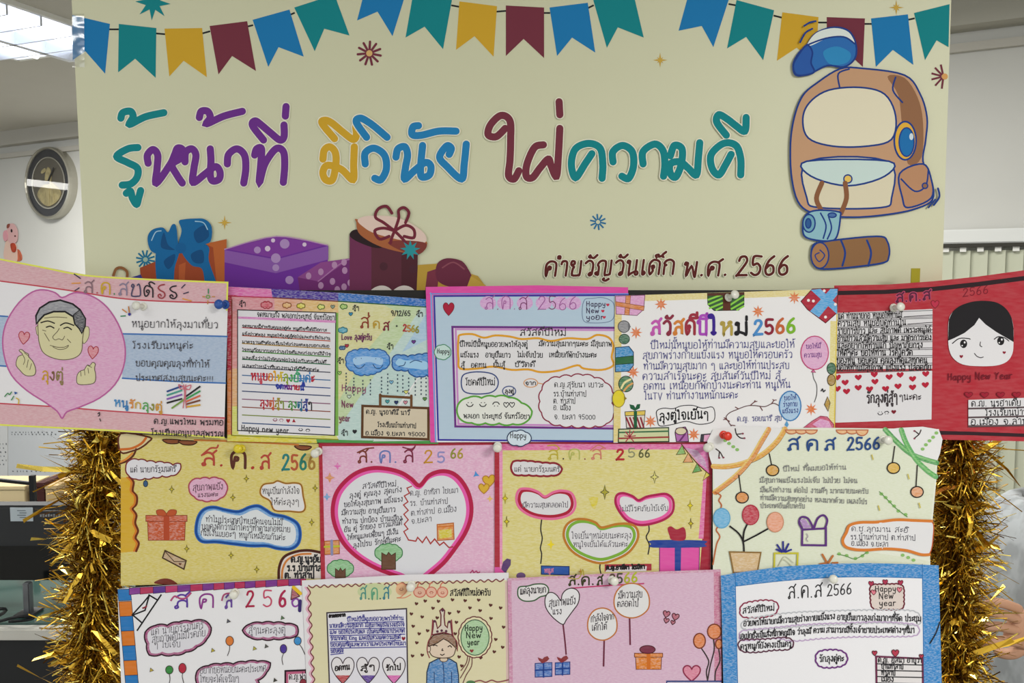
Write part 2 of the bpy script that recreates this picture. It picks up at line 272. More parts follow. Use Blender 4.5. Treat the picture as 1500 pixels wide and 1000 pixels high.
# ------------------------------------------------------------------ a drawn-on flat sheet hanging in front of the board
LEV = 0.000006
class Sheet:
    def __init__(s, name, d, label, cat, crop=(0, 0, 1), group=None, bend=None, ref=(750, 500), step=LEV):
        s.step = step * (4 if bend else 1)
        s.d = d * 1.5; s.bend = bend; s.ox, s.oy, s.k = crop; s.lev = 0; s.parts = []; s.cur = {}
        s.root = empty(name, at_y(ref[0], ref[1], -d), label, cat, group)
    def P(s, x, y): return (s.ox + x / s.k, s.oy + y / s.k)
    def depth(s, px, py): return s.d + (s.bend(px, py) if s.bend else 0.0)
    def world(s, px, py, off): return at_y(px, py, -(s.depth(px, py) + off)) - s.root.location
    def part(s, name):
        if name[0] == '+':
            name = name[1:]; s.cur.pop(name, None)
        if name not in s.cur:
            p = {'name': name, 'v': [], 'f': [], 'm': [], 'mi': {}, 'up': None}; s.cur[name] = p; s.parts.append(p)
            for k in [k for k in s.cur if k.startswith(name + '>')]: s.cur.pop(k)
        return s.cur[name]
    def lettering(s, name):
        """the writing on a drawn bubble, sign or panel is a sub-part of it"""
        own = s.part(name); name = name.lstrip('+'); k = name + '>lettering'
        if k not in s.cur:
            p = {'name': 'lettering', 'v': [], 'f': [], 'm': [], 'mi': {}, 'up': own}; s.cur[k] = p; s.parts.append(p)
        return k
    def _mi(s, p, m):
        if m.name not in p['mi']: p['mi'][m.name] = len(p['m']); p['m'].append(m)
        return p['mi'][m.name]
    def up(s): s.lev += 1
    def poly_px(s, part, px, m, lev=None):
        from mathutils.geometry import tessellate_polygon
        if lev is None: s.lev += 1; lev = s.lev
        p = s.part(part); i0 = len(p['v']); k = s._mi(p, m)
        p['v'] += [(x, y, lev) for x, y in px]
        for t in tessellate_polygon([[Vector((x, y, 0)) for x, y in px]]): p['f'].append(([i0 + j for j in t], k))
    def ribbon_px(s, part, px, wd, m, lev, closed=False, caps=True, spread=.55):
        p = s.part(part); k = s._mi(p, m); q = [px[0]]
        for c in px[1:]:
            if math.dist(c, q[-1]) > .05: q.append(c)
        if closed and math.dist(q[0], q[-1]) < .05: q.pop()
        if len(q) == 1: q.append((q[0][0] + .3, q[0][1]))
        n = len(q); i0 = len(p['v']); r = wd / 2
        if caps and not closed:       # round ends by lengthening
            for e, f in ((0, 1), (-1, -2)):
                dx, dy = q[e][0]-q[f][0], q[e][1]-q[f][1]; l = math.hypot(dx, dy) or 1
                if wd < 3: q[e] = (q[e][0] + dx/l*r*.7, q[e][1] + dy/l*r*.7)
        for i in range(n):
            a = q[i-1] if (closed or i) else q[0]; b = q[(i+1) % n] if closed else q[min(i+1, n-1)]
            d1 = (q[i][0]-a[0], q[i][1]-a[1]); d2 = (b[0]-q[i][0], b[1]-q[i][1])
            if not closed and i == 0: d1 = d2
            if not closed and i == n-1: d2 = d1
            l1 = math.hypot(*d1) or 1; l2 = math.hypot(*d2) or 1
            n1 = (-d1[1]/l1, d1[0]/l1); n2 = (-d2[1]/l2, d2[0]/l2); mx, my = n1[0]+n2[0], n1[1]+n2[1]; l = math.hypot(mx, my)
            if l < .3: mx, my, l = n1[0], n1[1], 1
            mx /= l; my /= l; c = max(mx*n1[0] + my*n1[1], .6)
            z = lev + spread * i / n
            p['v'] += [(q[i][0] + mx*r/c, q[i][1] + my*r/c, z), (q[i][0] - mx*r/c, q[i][1] - my*r/c, z)]
        for i in range(n if closed else n-1):
            j = (i+1) % n; p['f'].append(([i0+2*i, i0+2*j, i0+2*j+1, i0+2*i+1], k))
        if caps and not closed and wd >= 3:
            for e in (0, n-1):
                c = q[e]; i1 = len(p['v']); p['v'] += [(x, y, lev + (spread * 1.08 + .2 if e else -.2)) for x, y in ell(c[0], c[1], r, r, 14)]
                p['f'].append((list(range(i1, i1+14)), k))
    # ---- drawing in crop coordinates, widths in photo pixels
    def fill(s, part, pts, col, tex='pencil', out=None, w=1.2, sm=False):
        if sm: pts = smooth2(pts, 5, True)
        s.poly_px(part, [s.P(*q) for q in pts], col if not isinstance(col, str) else mat(col, tex))
        if out: s.line(part, pts, out, w, closed=True, sm=False)
    def line(s, part, pts, col, w=1.2, sm=True, closed=False, tex='flat'):
        if sm and len(pts) > 2: pts = smooth2(pts, 5, closed)
        s.lev += 1; s.ribbon_px(part, [s.P(*q) for q in pts], w, mat(col, tex), s.lev, closed)
    def lines(s, part, segs, col, w=1.2, sm=True):
        s.lev += 1
        for pts in segs:
            if sm and len(pts) > 2: pts = smooth2(pts, 4)
            s.ribbon_px(part, [s.P(*q) for q in pts], w, mat(col), s.lev)
    def fills(s, part, polys, col, tex='flat'):
        s.lev += 1
        for q in polys: s.poly_px(part, [s.P(*c) for c in q], mat(col, tex), s.lev)
    def text(s, part, txt, x0, y0, x1, y1, h, col, w=1.1, jit=.35, halo=None, slant=0.0):
        if part == 'message': part = '+message_line'; s.part(part); part = 'message_line'
        elif part not in ('heading', 'date_lettering', 'name_lettering'): part = s.lettering(part)
        gs, W = layout(txt); dx, dy = (x1-x0)/W, (y1-y0)/W; sc = h / 10.0; jy = {}
        rnd = random.Random(len(txt) * 31 + int(x0)); cols = col if isinstance(col, list) else [col]
        def draw(width, cs):
            s.lev += 1
            for gi, sts in gs:
                if gi not in jy: jy[gi] = (rnd.uniform(-jit, jit), 1 + rnd.uniform(-.06, .06) * (jit > 0))
                o, z = jy[gi]
                for st in sts:
                    q = [(x0 + (p[0] + p[1]*slant)*dx, y0 + p[0]*dy - (p[1]*z + o)*sc) for p in st]
                    q = smooth2([s.P(*c) for c in q], 3 if h / s.k < 14 else 5)
                    s.ribbon_px(part, q, width * (.84 if width < 1.8 else 1), mat(cs[gi % len(cs)]), s.lev)
        if halo: draw(w + 2.0, [halo])
        draw(w, cols)
    def heart(s, part, cx, cy, w, h, col, out=None, lw=1.0, tex='flat', rot=0):
        s.fill(part, heart_pts(cx, cy, w, h, rot), col, tex, out, lw)
    def done(s):
        for p in s.parts:
            bm = bmesh.new(); vs = [bm.verts.new((x, y, l)) for x, y, l in p['v']]
            for f, k in p['f']:
                try: g = bm.faces.new([vs[i] for i in f]); g.material_index = k
                except ValueError: pass
            if s.bend:
                xs = [q[0] for q in p['v']]; ys = [q[1] for q in p['v']]
                for lo, hi, ax in ((min(xs), max(xs), 0), (min(ys), max(ys), 1)):
                    c = math.floor(lo / 12) * 12 + 12
                    while c < hi:
                        no = (1, 0, 0) if ax == 0 else (0, 1, 0); co = (c, 0, 0) if ax == 0 else (0, c, 0)
                        bmesh.ops.bisect_plane(bm, geom=bm.verts[:] + bm.edges[:] + bm.faces[:], plane_co=co, plane_no=no, dist=1e-4); c += 12
            for v in bm.verts: v.co = s.world(v.co.x, v.co.y, v.co.z * s.step)
            for f in bm.faces:
                f.normal_update()
                if f.normal.y > 0: f.normal_flip()
            me = bpy.data.meshes.new(p['name']); bm.to_mesh(me); bm.free()
            for m in p['m']: me.materials.append(m)
            o = link(p['name'], me, p['up']['obj'] if p.get('up') else s.root); p['obj'] = o
            if p.get('label'): o['label'] = p['label']
        return s.root
    def paper(s, pts, col='#e6e4e6', thick=.0004, name='paper', tex='paper', sm=False):
        """the sheet itself: front, back and edge"""
        if sm: pts = smooth2(pts, 4, True)
        px = [s.P(*q) for q in pts]; bm = bmesh.new()
        f = bm.faces.new([bm.verts.new((x, y, 0)) for x, y in px])
        bmesh.ops.triangulate(bm, faces=[f])
        if s.bend:
            xs = [q[0] for q in px]; ys = [q[1] for q in px]
            for lo, hi, ax in ((min(xs), max(xs), 0), (min(ys), max(ys), 1)):
                c = math.floor(lo / 12) * 12 + 12
                while c < hi:
                    no = (1, 0, 0) if ax == 0 else (0, 1, 0); co = (c, 0, 0) if ax == 0 else (0, c, 0)
                    bmesh.ops.bisect_plane(bm, geom=bm.verts[:] + bm.edges[:] + bm.faces[:], plane_co=co, plane_no=no, dist=1e-4); c += 12
        r = bmesh.ops.extrude_face_region(bm, geom=bm.faces[:])
        back = {v for v in r['geom'] if isinstance(v, bmesh.types.BMVert)}
        for v in bm.verts: v.co = s.world(v.co.x, v.co.y, -thick if v in back else 0.0)
        o = from_bm(name, bm, mat(col, tex) if isinstance(col, str) else col, s.root); s.lev = 1
        return o

# ------------------------------------------------------------------ the room
def wall_frame(u, v, z): return WP + WD * u + WN * v + Vector((0, 0, z))
ZV = Vector((0, 0, 1)); WAX = (WD, WN, ZV); CEIL = 2.5
def structure(o): o['kind'] = 'structure'; return o
structure(box('floor', wall_frame(0, 3, -.05), (18, 8, .1), mat('#8d8a80', 'plaster', .5), ax=WAX))
structure(box('ceiling', wall_frame(0, 3, CEIL + .05), (18, 8, .1), mat('#c9c6bd', 'plaster', .9), ax=WAX))
structure(box('wall_back', wall_frame(0, -.06, CEIL / 2), (18, .12, CEIL), mat('#cfcfcb', 'plaster', .9), ax=WAX))
structure(box('wall_left', wall_frame(-8.4, 3, CEIL / 2), (.12, 8, CEIL), mat('#cfcfcb', 'plaster', .9), ax=WAX))
structure(box('wall_right', wall_frame(7.2, 3, CEIL / 2), (.12, 8, CEIL), mat('#cfcfcb', 'plaster', .9), ax=WAX))
# cornice moulding along the back wall under the ceiling, with a cable duct below it
bm = bmesh.new(); bm_box(bm, wall_frame(0, .03, CEIL - .045), (16.6, .06, .09), WAX); bm_box(bm, wall_frame(0, .012, CEIL - .15), (16.6, .024, .03), WAX)
structure(from_bm('trim_1', bm, mat('#c3c0b8', 'plaster', .9)))
# beam above the window on the right
bt = at_wall(1440, 44); structure(box('trim_2', Vector((0, 0, 0)) + WP + WD * ((bt - WP).dot(WD) + .9) + WN * .05 + ZV * ((bt.z + CEIL) / 2), (2.6, .1, CEIL - bt.z), mat('#b9b7ad', 'plaster', .9), ax=WAX))

# recessed ceiling light in the top left corner, laid out along the room
ca, cb = at_z(27, 83, CEIL), at_z(185, 60, CEIL); d0 = (at_z(0, 25, CEIL) - at_z(95, 68, CEIL)).normalized()
def troffer(name, corner, ex, ey, lx, ly, label):
    """corner = near corner, ex/ey unit directions along width and length"""
    org = corner + ex * lx / 2 + ey * ly / 2; t = empty(name, org, label, 'ceiling light'); ax = (ex, ey, ZV); z = Vector((0, 0, 1))
    c = Vector((0, 0, -.006)); fr = bmesh.new()
    for sx, sy, w_, h_ in ((-.5, 0, .02, ly), (.5, 0, .02, ly), (0, -.5, lx, .02), (0, .5, lx, .02)):
        bm_box(fr, c + ex * sx * lx + ey * sy * ly, (w_, h_, .024), ax)
    from_bm('frame', fr, mat('#f4f4f0', 'flat', .5), t)
    box('reflector', Vector((0, 0, -.003)), (lx, ly, .004), mat('#e4ecff', 'flat', .3, 0, 1.6), t, ax)
    for q in (-.25, .25):
        tb = bmesh.new(); bm_tube(tb, [ex * q * lx - ey * ly * .47 + z * -.022, ex * q * lx + ey * ly * .47 + z * -.022], .013, 10); from_bm('fluorescent_tube', tb, mat('#ffffff', 'flat', .5, 0, 3.5), t, None, True)
    lv = bmesh.new(); bm_box(lv, Vector((0, 0, -.03)), (.03, ly, .05), ax); n = 9
    for k in range(1, n): bm_box(lv, ey * (k / n - .5) * ly + z * -.03, (lx, .008, .05), ax)
    from_bm('louvre', lv, mat('#dfe3ea', 'flat', .3, .5), t)
    return t
ex = (cb - ca); wlen = ex.length; ex.normalize(); ey = (d0 - ex * d0.dot(ex)).normalized()
troffer('ceiling_light', ca, ex, ey, wlen * 1.02, 1.2, 'louvred fluorescent ceiling light glowing in the top left corner above the clock')

# wall clock, seen past the left edge of the banner
cc = at_wall(80, 269); Zc = (cc - CAM).dot(FWD); rad = 52 * Zc / FPX
t = empty('wall_clock', cc, 'round silver rimmed wall clock on the white wall left of the banner', 'clock'); ck = t
def lathe(name, prof, m, parent, axis=WN, c=(0, 0, 0), n=40, smooth=True):
    bm = bmesh.new(); bm_lathe(bm, prof, c, axis, n); return from_bm(name, bm, m, parent, None, False)
lathe('case', [(rad * 1.0, .0), (rad * 1.0, .04), (rad * .985, .054), (rad * .945, .058), (rad * .925, .05), (rad * .925, .034), (.0, .034)], mat('#b9b6aa', 'flat', .3, .6), t)
lathe('dial_ring', [(rad * .925, .034), (rad * .925, .042), (rad * .7, .04), (rad * .7, .034)], mat('#2d2f36', 'flat', .4), t)
lathe('dial', [(rad * .7, .032), (rad * .7, .038), (0, .038)], mat('#5f5b52', 'flat', .6), t)
lathe('dial_rim', [(rad * .72, .034), (rad * .72, .045), (rad * .685, .045), (rad * .685, .034)], mat('#a8a69c', 'flat', .3, .7), t)
# pale robed figure relief on the dial
bm = bmesh.new()
def relief(pts, h0, h1, m=0):
    f = bm.faces.new([bm.verts.new(WD * x * rad + ZV * y * rad + WN * h1) for x, y in pts]); r = bmesh.ops.extrude_face_region(bm, geom=[f])
    for v in r['geom']:
        if isinstance(v, bmesh.types.BMVert): v.co -= WN * (h1 - h0)
relief(smooth2([(-.5, -.28), (-.35, -.12), (-.12, 0), (0, .05), (.14, 0), (.36, -.12), (.52, -.3), (.38, -.5), (.1, -.62), (-.15, -.62), (-.4, -.46)], 4, True), .036, .043)
relief(smooth2([(-.12, .05), (-.13, .2), (-.06, .36), (.02, .44), (.1, .34), (.13, .18), (.1, .02), (0, -.04)], 4, True), .036, .044)
relief(smooth2([(-.1, -.1), (-.04, -.56), (.02, -.6), (.04, -.1)], 3, True), .043, .046)
relief(smooth2([(.1, -.06), (.2, -.5), (.26, -.5), (.18, -.1)], 3, True), .043, .046)
relief(smooth2([(-.3, .28), (-.16, .3), (-.1, .36), (-.14, .42), (-.28, .36)], 3, True), .036, .042)
from_bm('dial_emblem', bm, mat('#b3a67a', 'cloth', .5), t)
bm = bmesh.new(); bm_box(bm, WN * .0475 + WD * (rad * .14) + ZV * rad * .2, (.012, .002, rad * .5), (WD * .8 - ZV * .6, WN, WD * .6 + ZV * .8)); from_bm('minute_hand', bm, mat('#2a2a2c'), t)
bm = bmesh.new(); bm_box(bm, WN * .0465 - WD * (rad * .1), (rad * .34, .002, .016), (WD, WN, ZV)); from_bm('hour_hand', bm, mat('#2a2a2c'), t)
gm = bpy.data.materials.new('clock_glass'); gm.use_nodes = True; nt = gm.node_tree; nt.nodes.remove(nt.nodes['Principled BSDF'])
tr = nt.nodes.new('ShaderNodeBsdfTransparent'); gs = nt.nodes.new('ShaderNodeBsdfGlossy'); gs.inputs['Roughness'].default_value = .02
mx = nt.nodes.new('ShaderNodeMixShader'); mx.inputs[0].default_value = .09
nt.links.new(tr.outputs[0], mx.inputs[1]); nt.links.new(gs.outputs[0], mx.inputs[2]); nt.links.new(mx.outputs[0], nt.nodes['Material Output'].inputs[0])
q = bmesh.new(); ga = WN.orthogonal().normalized(); gb = WN.cross(ga); q.faces.new([q.verts.new(WN * .051 + (ga * math.cos(2*math.pi*k/48) + gb * math.sin(2*math.pi*k/48)) * rad * .93) for k in range(48)]); from_bm('glass', q, gm, t)

# paper mouse cut-out stuck to the wall under the clock
mp = at_wall(18, 354, .004); Zm = (mp - CAM).dot(FWD); kx = Zm / FPX / abs(WD.x); kz = Zm / FPX
t = empty('mouse_cutout', mp, 'pink and white paper mouse cut-out on the wall below the clock', 'wall decoration')
def cut(name, pts, h, m, sm=True, thick=.004):
    b = bmesh.new(); P = smooth2(pts, 4, True) if sm else pts
    f = b.faces.new([b.verts.new(WD * ((x - 18) * kx * .86) + ZV * ((354 - y) * kz) + WN * h) for x, y in P]); r = bmesh.ops.extrude_face_region(b, geom=[f])
    for v in r['geom']:
        if isinstance(v, bmesh.types.BMVert): v.co -= WN * thick
    bmesh.ops.triangulate(b, faces=b.faces[:]); return from_bm(name, b, m, t)
cut('tail', [(26, 366), (33, 366), (39, 374), (38, 381), (28, 382), (24, 374)], .001, mat('#c96a4e', 'cloth'))
cut('body', [(5, 352), (20, 350), (28, 360), (30, 374), (26, 384), (4, 384), (-4, 374), (0, 360)], .003, mat('#e8c4b4', 'soft'))
cut('head', [(8, 336), (12, 329), (24, 328), (32, 336), (33, 346), (29, 355), (18, 357), (9, 352), (5, 344)], .006, mat('#dfb0b0', 'soft'))
cut('ear', [(0, 340), (6, 337), (10, 342), (9, 350), (3, 353), (-1, 348)], .009, mat('#d89aa4'))
cut('ear', [(9, 334), (10, 329), (16, 328), (14, 333)], .009, mat('#8a4a3c'))
cut('scarf', [(16, 358), (24, 356), (29, 362), (26, 369), (19, 368)], .009, mat('#b8452e', 'cloth'))
cut('eye', ell(20, 338, 1.8, 2.4, 12), .009, mat('#20181c'), False); cut('nose', ell(28, 346, 1.6, 1.2, 10), .009, mat('#5a3030'), False)

# notices taped to the wall behind the desk
def wall_sheet(name, x0, y0, x1, y1, label, col, rows, tx0, tx1, off=.003):
    a, b_, c_, d_ = at_wall(x0, y0, off), at_wall(x1, y0, off), at_wall(x1, y1, off), at_wall(x0, y1, off); o = (a + b_ + c_ + d_) / 4
    t = empty(name, o, label, 'paper notice', 'notices on the wall'); q = bmesh.new()
    f = q.faces.new([q.verts.new(p - o) for p in (a, b_, c_, d_)]); r = bmesh.ops.extrude_face_region(q, geom=[f])
    for v in r['geom']:
        if isinstance(v, bmesh.types.BMVert): v.co -= WN * .002
    from_bm('paper', q, mat(col, 'paper'), t)
    q = bmesh.new()
    for y in rows:
        x = tx0
        while x < tx1:
            w_ = random.uniform(2, 6); p = at_wall(x + w_ / 2, y, off + .001) - o; u = kx * .5
            bm_box(q, p, (w_ * u, .0006, random.uniform(.006, .012)), WAX); x += w_ + 1.6
    from_bm('printed_text', q, mat('#6f7378'), t); return t
wall_sheet('notice_sheet', 12, 605, 118, 735, 'wide pale notice sheet taped to the wall behind the black monitor', '#cfd3d8', (633, 636, 690), 16, 80)
wall_sheet('notice_sheet', -60, 605, 11, 735, 'narrow white notice sheet at the left edge above the desk', '#d9dbdd', (650, 656, 662, 668, 674, 680), -30, 8, .004)

# office desk, monitor and boxes at the left, beyond the board
DY = .8; zt = at_y(40, 918, DY).z
pl, pr = at_y(-260, 918, DY), at_y(175, 918, DY)
t = empty('office_desk', ((pl.x + pr.x) / 2, DY + .35, 0), 'black office desk with a white edged top at the lower left', 'desk'); W_ = pr.x - pl.x
box('desk_top', (0, 0, zt - .016), (W_, .72, .03), mat('#cfcdc6', 'flat', .5), t, bevel=.003)
box('glass_cover', (0, .004, zt + .002), (W_ - .02, .68, .006), mat('#3f5a54', 'flat', .08, 0, 0, .6), t)
box('front_panel', (0, -.31, (zt - .03) / 2), (W_ - .03, .02, zt - .032), mat('#26272a', 'flat', .45), t)
for sx in (-1, 1): box('side_panel', (sx * (W_ / 2 - .03), .02, (zt - .03) / 2), (.03, .62, zt - .032), mat('#26272a', 'flat', .45), t)
ztop = zt + .005
# monitor seen from behind
MY = DY + .12
m0, m1 = at_y(-70, 737, MY), at_y(118, 737, MY); mb = at_y(0, 796, MY); mc = Vector(((m0.x + m1.x) / 2, MY, ztop)); mw = m1.x - m0.x
t = empty('computer_monitor', mc, 'black computer monitor with a pale sticker on the desk at the lower left', 'monitor')
box('back_cover', (0, 0, (m0.z + mb.z) / 2 - ztop), (mw, .05, m0.z - mb.z), mat('#2c2d2f', 'flat', .45), t, bevel=.006)
box('lower_bezel', (0, .012, (mb.z - ztop - .07) / 2 + .07), (mw - .01, .03, mb.z - ztop - .072), mat('#101112', 'flat', .15, 0, 0, .5), t, bevel=.003)
nk = at_y(38, 880, MY - .06)
q = bmesh.new(); bm_box(q, (nk.x - mc.x, -.05, .042), (.018, .02, .085), None, .003); from_bm('stand_neck', q, mat('#83858a', 'flat', .3, .8), t)
box('stand_base', (nk.x - mc.x, -.05, .004), (.05, .06, .006), mat('#3b3d40', 'flat', .4, .5), t, bevel=.002)
s0, s1 = at_y(15, 743, MY - .0255), at_y(49, 763, MY - .0255)
st = box('sticker', ((s0.x + s1.x) / 2 - mc.x, -.0262, (s0.z + s1.z) / 2 - ztop), (s1.x - s0.x, .0012, s0.z - s1.z), mat('#b9c4cc', 'flat', .5), t); st['label'] = 'pale sticker'
q = bmesh.new()
for k in range(4): bm_box(q, ((s0.x + s1.x) / 2 - mc.x + .004 * (k % 2), -.0271, s0.z - ztop - .008 - k * .006), (.022 - .004 * (k % 2), .0006, .0016))
from_bm('sticker_text', q, mat('#5c666e'), st)
q = bmesh.new(); e0 = at_y(60, 755, MY - .026)
for k in range(9): bm_box(q, (e0.x - mc.x + k * .0068, -.0258, e0.z - ztop), (.0046, .0012, .006 + .002 * (k % 2)))
bm_box(q, (e0.x - mc.x + .03, -.0258, e0.z - ztop + .013), (.06, .0012, .002)); from_bm('port_marking', q, mat('#8d9092'), t)
# cable lying on the desk by the stand
q = bmesh.new(); bx = at_y(8, 890, MY - .1)
bm_tube(q, [Vector((math.sin(a * 1.3) * .035 + a * .012, math.cos(a) * .03, .012 + .012 * math.sin(a * .9) ** 2 + .03 * max(0, math.sin(a * .7)))) for a in [k * .35 for k in range(24)]], .004, 8)
tag(from_bm('monitor_cable', q, mat('#15171a', 'flat', .4), None, (bx.x - .03, DY - .02, ztop), True), 'loose black cable coiled on the desk beside the monitor stand', 'cable')
# black screen divider frame behind the monitor, boxes on the shelf behind
SY = MY + .62
q0, q1 = at_y(-80, 700, SY), at_y(52, 700, SY); pz = at_y(46, 698, SY).z
sx0, sx1 = at_y(-90, 742, SY + .1).x, at_y(98, 742, SY + .1).x; sz = at_y(0, 742, SY + .1).z
t = empty('storage_cabinet', ((sx0 + sx1) / 2, SY + .2, 0), 'low dark storage cabinet behind the desk carrying two boxes', 'cabinet')
box('body', (0, 0, sz / 2 - .01), (sx1 - sx0, .3, sz - .02), mat('#333537', 'flat', .5), t, bevel=.004)
box('cabinet_top', (0, 0, sz - .01), (sx1 - sx0 + .01, .31, .02), mat('#2a2b2d', 'flat', .4), t, bevel=.003)
for s_ in (-1, 1): d_ = box('door', (s_ * (sx1 - sx0) / 4, -.156, sz / 2 - .02), ((sx1 - sx0) / 2 - .01, .012, sz - .08), mat('#303234', 'flat', .5), t); box('handle', (-s_ * .0 + s_ * ((sx1 - sx0) / 4 - (sx1 - sx0) / 4 + .03), -.17, sz * .6), (.012, .018, .1), mat('#9a9c9e', 'flat', .3, .8), d_)
def carton(name, x0, x1, y0, col, label, cat, dy=.16):
    a, b_ = at_y(x0, y0, SY + .12), at_y(x1, y0, SY + .12); h = a.z - sz; c = Vector(((a.x + b_.x) / 2, SY + .12 + dy / 2, sz))
    t = empty(name, c, label, cat); box('box_body', (0, 0, h * .42), (b_.x - a.x, dy, h * .84), mat(col, 'paper'), t, bevel=.002); box('lid', (0, 0, h * .9), (b_.x - a.x + .004, dy + .004, h * .2), mat(col, 'paper'), t, bevel=.002)
carton('cardboard_box', -50, 36, 712, '#d9c59a', 'large cream cardboard box on the cabinet at the left edge', 'box')
carton('cardboard_box', 66, 84, 711, '#d0b587', 'small cream cardboard box on the cabinet next to the tinsel', 'box')
carton('file_binder', 53, 65, 707, '#4a2623', 'dark red file binder standing between the cream boxes', 'binder')
q = bmesh.new(); x1 = at_y(47.5, 700, SY).x
t = empty('divider_frame', (x1, SY, 0), 'black metal frame with an upright post behind the monitor', 'frame')
box('post', (0, 0, at_y(48, 696, SY).z / 2), (.016, .016, at_y(48, 696, SY).z), mat('#1b1c1e', 'flat', .4, .3), t)
box('foot', (0, 0, .008), (.2, .1, .016), mat('#1b1c1e', 'flat', .4, .3), t)
q = bmesh.new(); bm_tube(q, [(q0.x - x1, 0, at_y(-80, 697, SY).z), (at_y(0, 703, SY).x - x1, 0, at_y(0, 703, SY).z), (0, 0, at_y(47, 708, SY).z)], .007, 8); from_bm('rail', q, mat('#1b1c1e', 'flat', .4, .3), t)

# vertical blind over the window on the right
r0, r1 = at_wall(1372, 349, .05), at_wall(1610, 349, .05); hz = at_wall(1440, 346, .05).z; o = (r0 + r1) / 2; bw = (r1 - r0).length
fz = .12
t = empty('vertical_blind', (o.x, o.y, fz), 'pale vertical blind hanging under a white rail right of the banner', 'blind')
box('head_rail', (0, 0, hz - fz), (bw, .05, .05), mat('#dcdedd', 'flat', .4), t, WAX, .004)
q = bmesh.new(); bm_box(q, Vector((0, 0, hz - fz - .032)) + WN * .012, (bw, .03, .014), WAX); from_bm('rail_gap', q, mat('#3c3b36'), t)
n = 9; sl_h = hz - fz - .05; tilt = .28
for k in range(n):
    u = (k + .5) / n * bw - bw / 2; ax = (WD * math.cos(tilt) + WN * math.sin(tilt), -WD * math.sin(tilt) + WN * math.cos(tilt), ZV)
    sl = box('slat', WD * u + WN * -.0 + Vector((0, 0, sl_h / 2)), (bw / n * 1.08, .002, sl_h), mat('#c5c8b4', 'plaster', .8), t, ax)
    q = bmesh.new(); bm_box(q, WD * (u + .004) + WN * .012 + Vector((0, 0, sl_h + .01)), (.02, .012, .03), WAX); from_bm('hanger', q, mat('#e6e6e2'), sl)

# ------------------------------------------------------------------ display board carrying the cards
BY = -.0
b0, b1 = at_y(202, 700, 0), at_y(1350, 700, 0); bt = at_y(750, 433, 0).z; bb = .55
t = empty('display_board', ((b0.x + b1.x) / 2, .012, 0), 'black edged display board standing under the cream banner behind the cards', 'display board'); bw = b1.x - b0.x
box('panel', (0, 0, (bt + bb) / 2), (bw, .018, bt - bb), mat('#3a332c', 'flat', .8), t)
q = bmesh.new()
for c_, s_ in (((0, -.002, bt), (bw + .02, .024, .016)), ((0, -.002, bb), (bw + .02, .024, .016)), ((-bw / 2, -.002, (bt + bb) / 2), (.016, .024, bt - bb)), ((bw / 2, -.002, (bt + bb) / 2), (.016, .024, bt - bb))): bm_box(q, c_, s_)
from_bm('frame', q, mat('#17130f', 'flat', .5), t)
for s_ in (-1, 1):
    q = bmesh.new(); bm_box(q, (s_ * (bw / 2 - .12), .022, bb / 2 + .02), (.03, .02, bb + .04)); bm_box(q, (s_ * (bw / 2 - .12), -.14, .012), (.04, .36, .024)); from_bm('leg', q, mat('#17130f', 'flat', .5), t)

# ------------------------------------------------------------------ the banner: a printed vinyl sheet on a rigid panel, on two posts behind the board
BD = -.03
Bn = Sheet('banner', BD, 'large cream printed banner with coloured bunting and a big lettered slogan', 'banner', (0, 0, 1), ref=(750, 420), step=.00001)
Bn.paper([(100, -40), (1396, -40), (1393.5, 0), (1380, 412), (1378, 470), (128, 470), (125, 400), (105, 0)], mat('#cfcfb0', 'vinyl', .42, 0, 0, .35), .008, 'sheet')
for sx in (-.42, .42):
    top = at_y(750, 100, .06).z
    box('post', (sx, .085 - Bn.root.location.y + .0, top / 2 - Bn.root.location.z), (.03, .02, top), mat('#8a8c8e', 'flat', .4, .6), Bn.root)
    box('post_foot', (sx, .28 - Bn.root.location.y, .01 - Bn.root.location.z), (.05, .42, .02), mat('#8a8c8e', 'flat', .4, .6), Bn.root)
BLU, TEA, YEL, MAR, PUR = '#1678b4', '#05838a', '#cfa32c', '#743040', '#6c2f8c'
FL = [(BLU, [(106,22),(161,35),(154,108),(125,75),(106.5,88)]), (TEA, [(174,35),(229,41),(228,114),(198,86),(173,106)]), (YEL, [(241,42),(296,41),(303,113),(269,89),(248,112)]),
 (MAR, [(307,38),(362,31),(375,104),(340,82),(320,109)]), (BLU, [(370,29),(424,14),(445,83),(408,69),(393,98)]), (TEA, [(431,11),(490,-8),(512,52),(475,42),(461,75)]),
 (BLU, [(533,-9),(593,-5),(575,53),(553,17),(523,30)]), (TEA, [(605,-8),(662,0),(649,72),(622,39),(594,55)]), (YEL, [(673,2),(728,9),(723,83),(695,53),(668,73)]),
 (MAR, [(741,8),(797,11),(797,85),(767,57),(741,82)]), (BLU, [(805,11),(861,4),(872,77),(838,55),(816,82)]), (TEA, [(869,0),(928,-9),(943,55),(905,40),(889,70)]),
 (BLU, [(1008,-6),(1068,-2),(1045,69),(1028,38),(994,45)]), (TEA, [(1079,0),(1134,15),(1118,88),(1093,54),(1065,71)]), (YEL, [(1146,18),(1199,25),(1195,90),(1167,70),(1138,89)]),
 (MAR, [(1211,25),(1267,27),(1264,98),(1238,74),(1212,97)]), (BLU, [(1276,27),(1330,21),(1338,95),(1308,73),(1283,98)]), (TEA, [(1339,19),(1391,6),(1389.5,69),(1372,59),(1355,88)])]
for a, b_ in zip(FL, FL[1:]):
    p, q_ = a[1][1], b_[1][0]
    if p[1] > -4 or q_[1] > -4: Bn.line('bunting_string', [(p[0], p[1] + 8), (q_[0], q_[1] + 8)], '#1c1f22', 2.6)
for c_, f_ in FL: Bn.fill('+printed_flag', f_, c_, 'vinyl')
Bn.fill('star', star_pts(224, 4, 26, 11, 8, -86), TEA, 'vinyl')
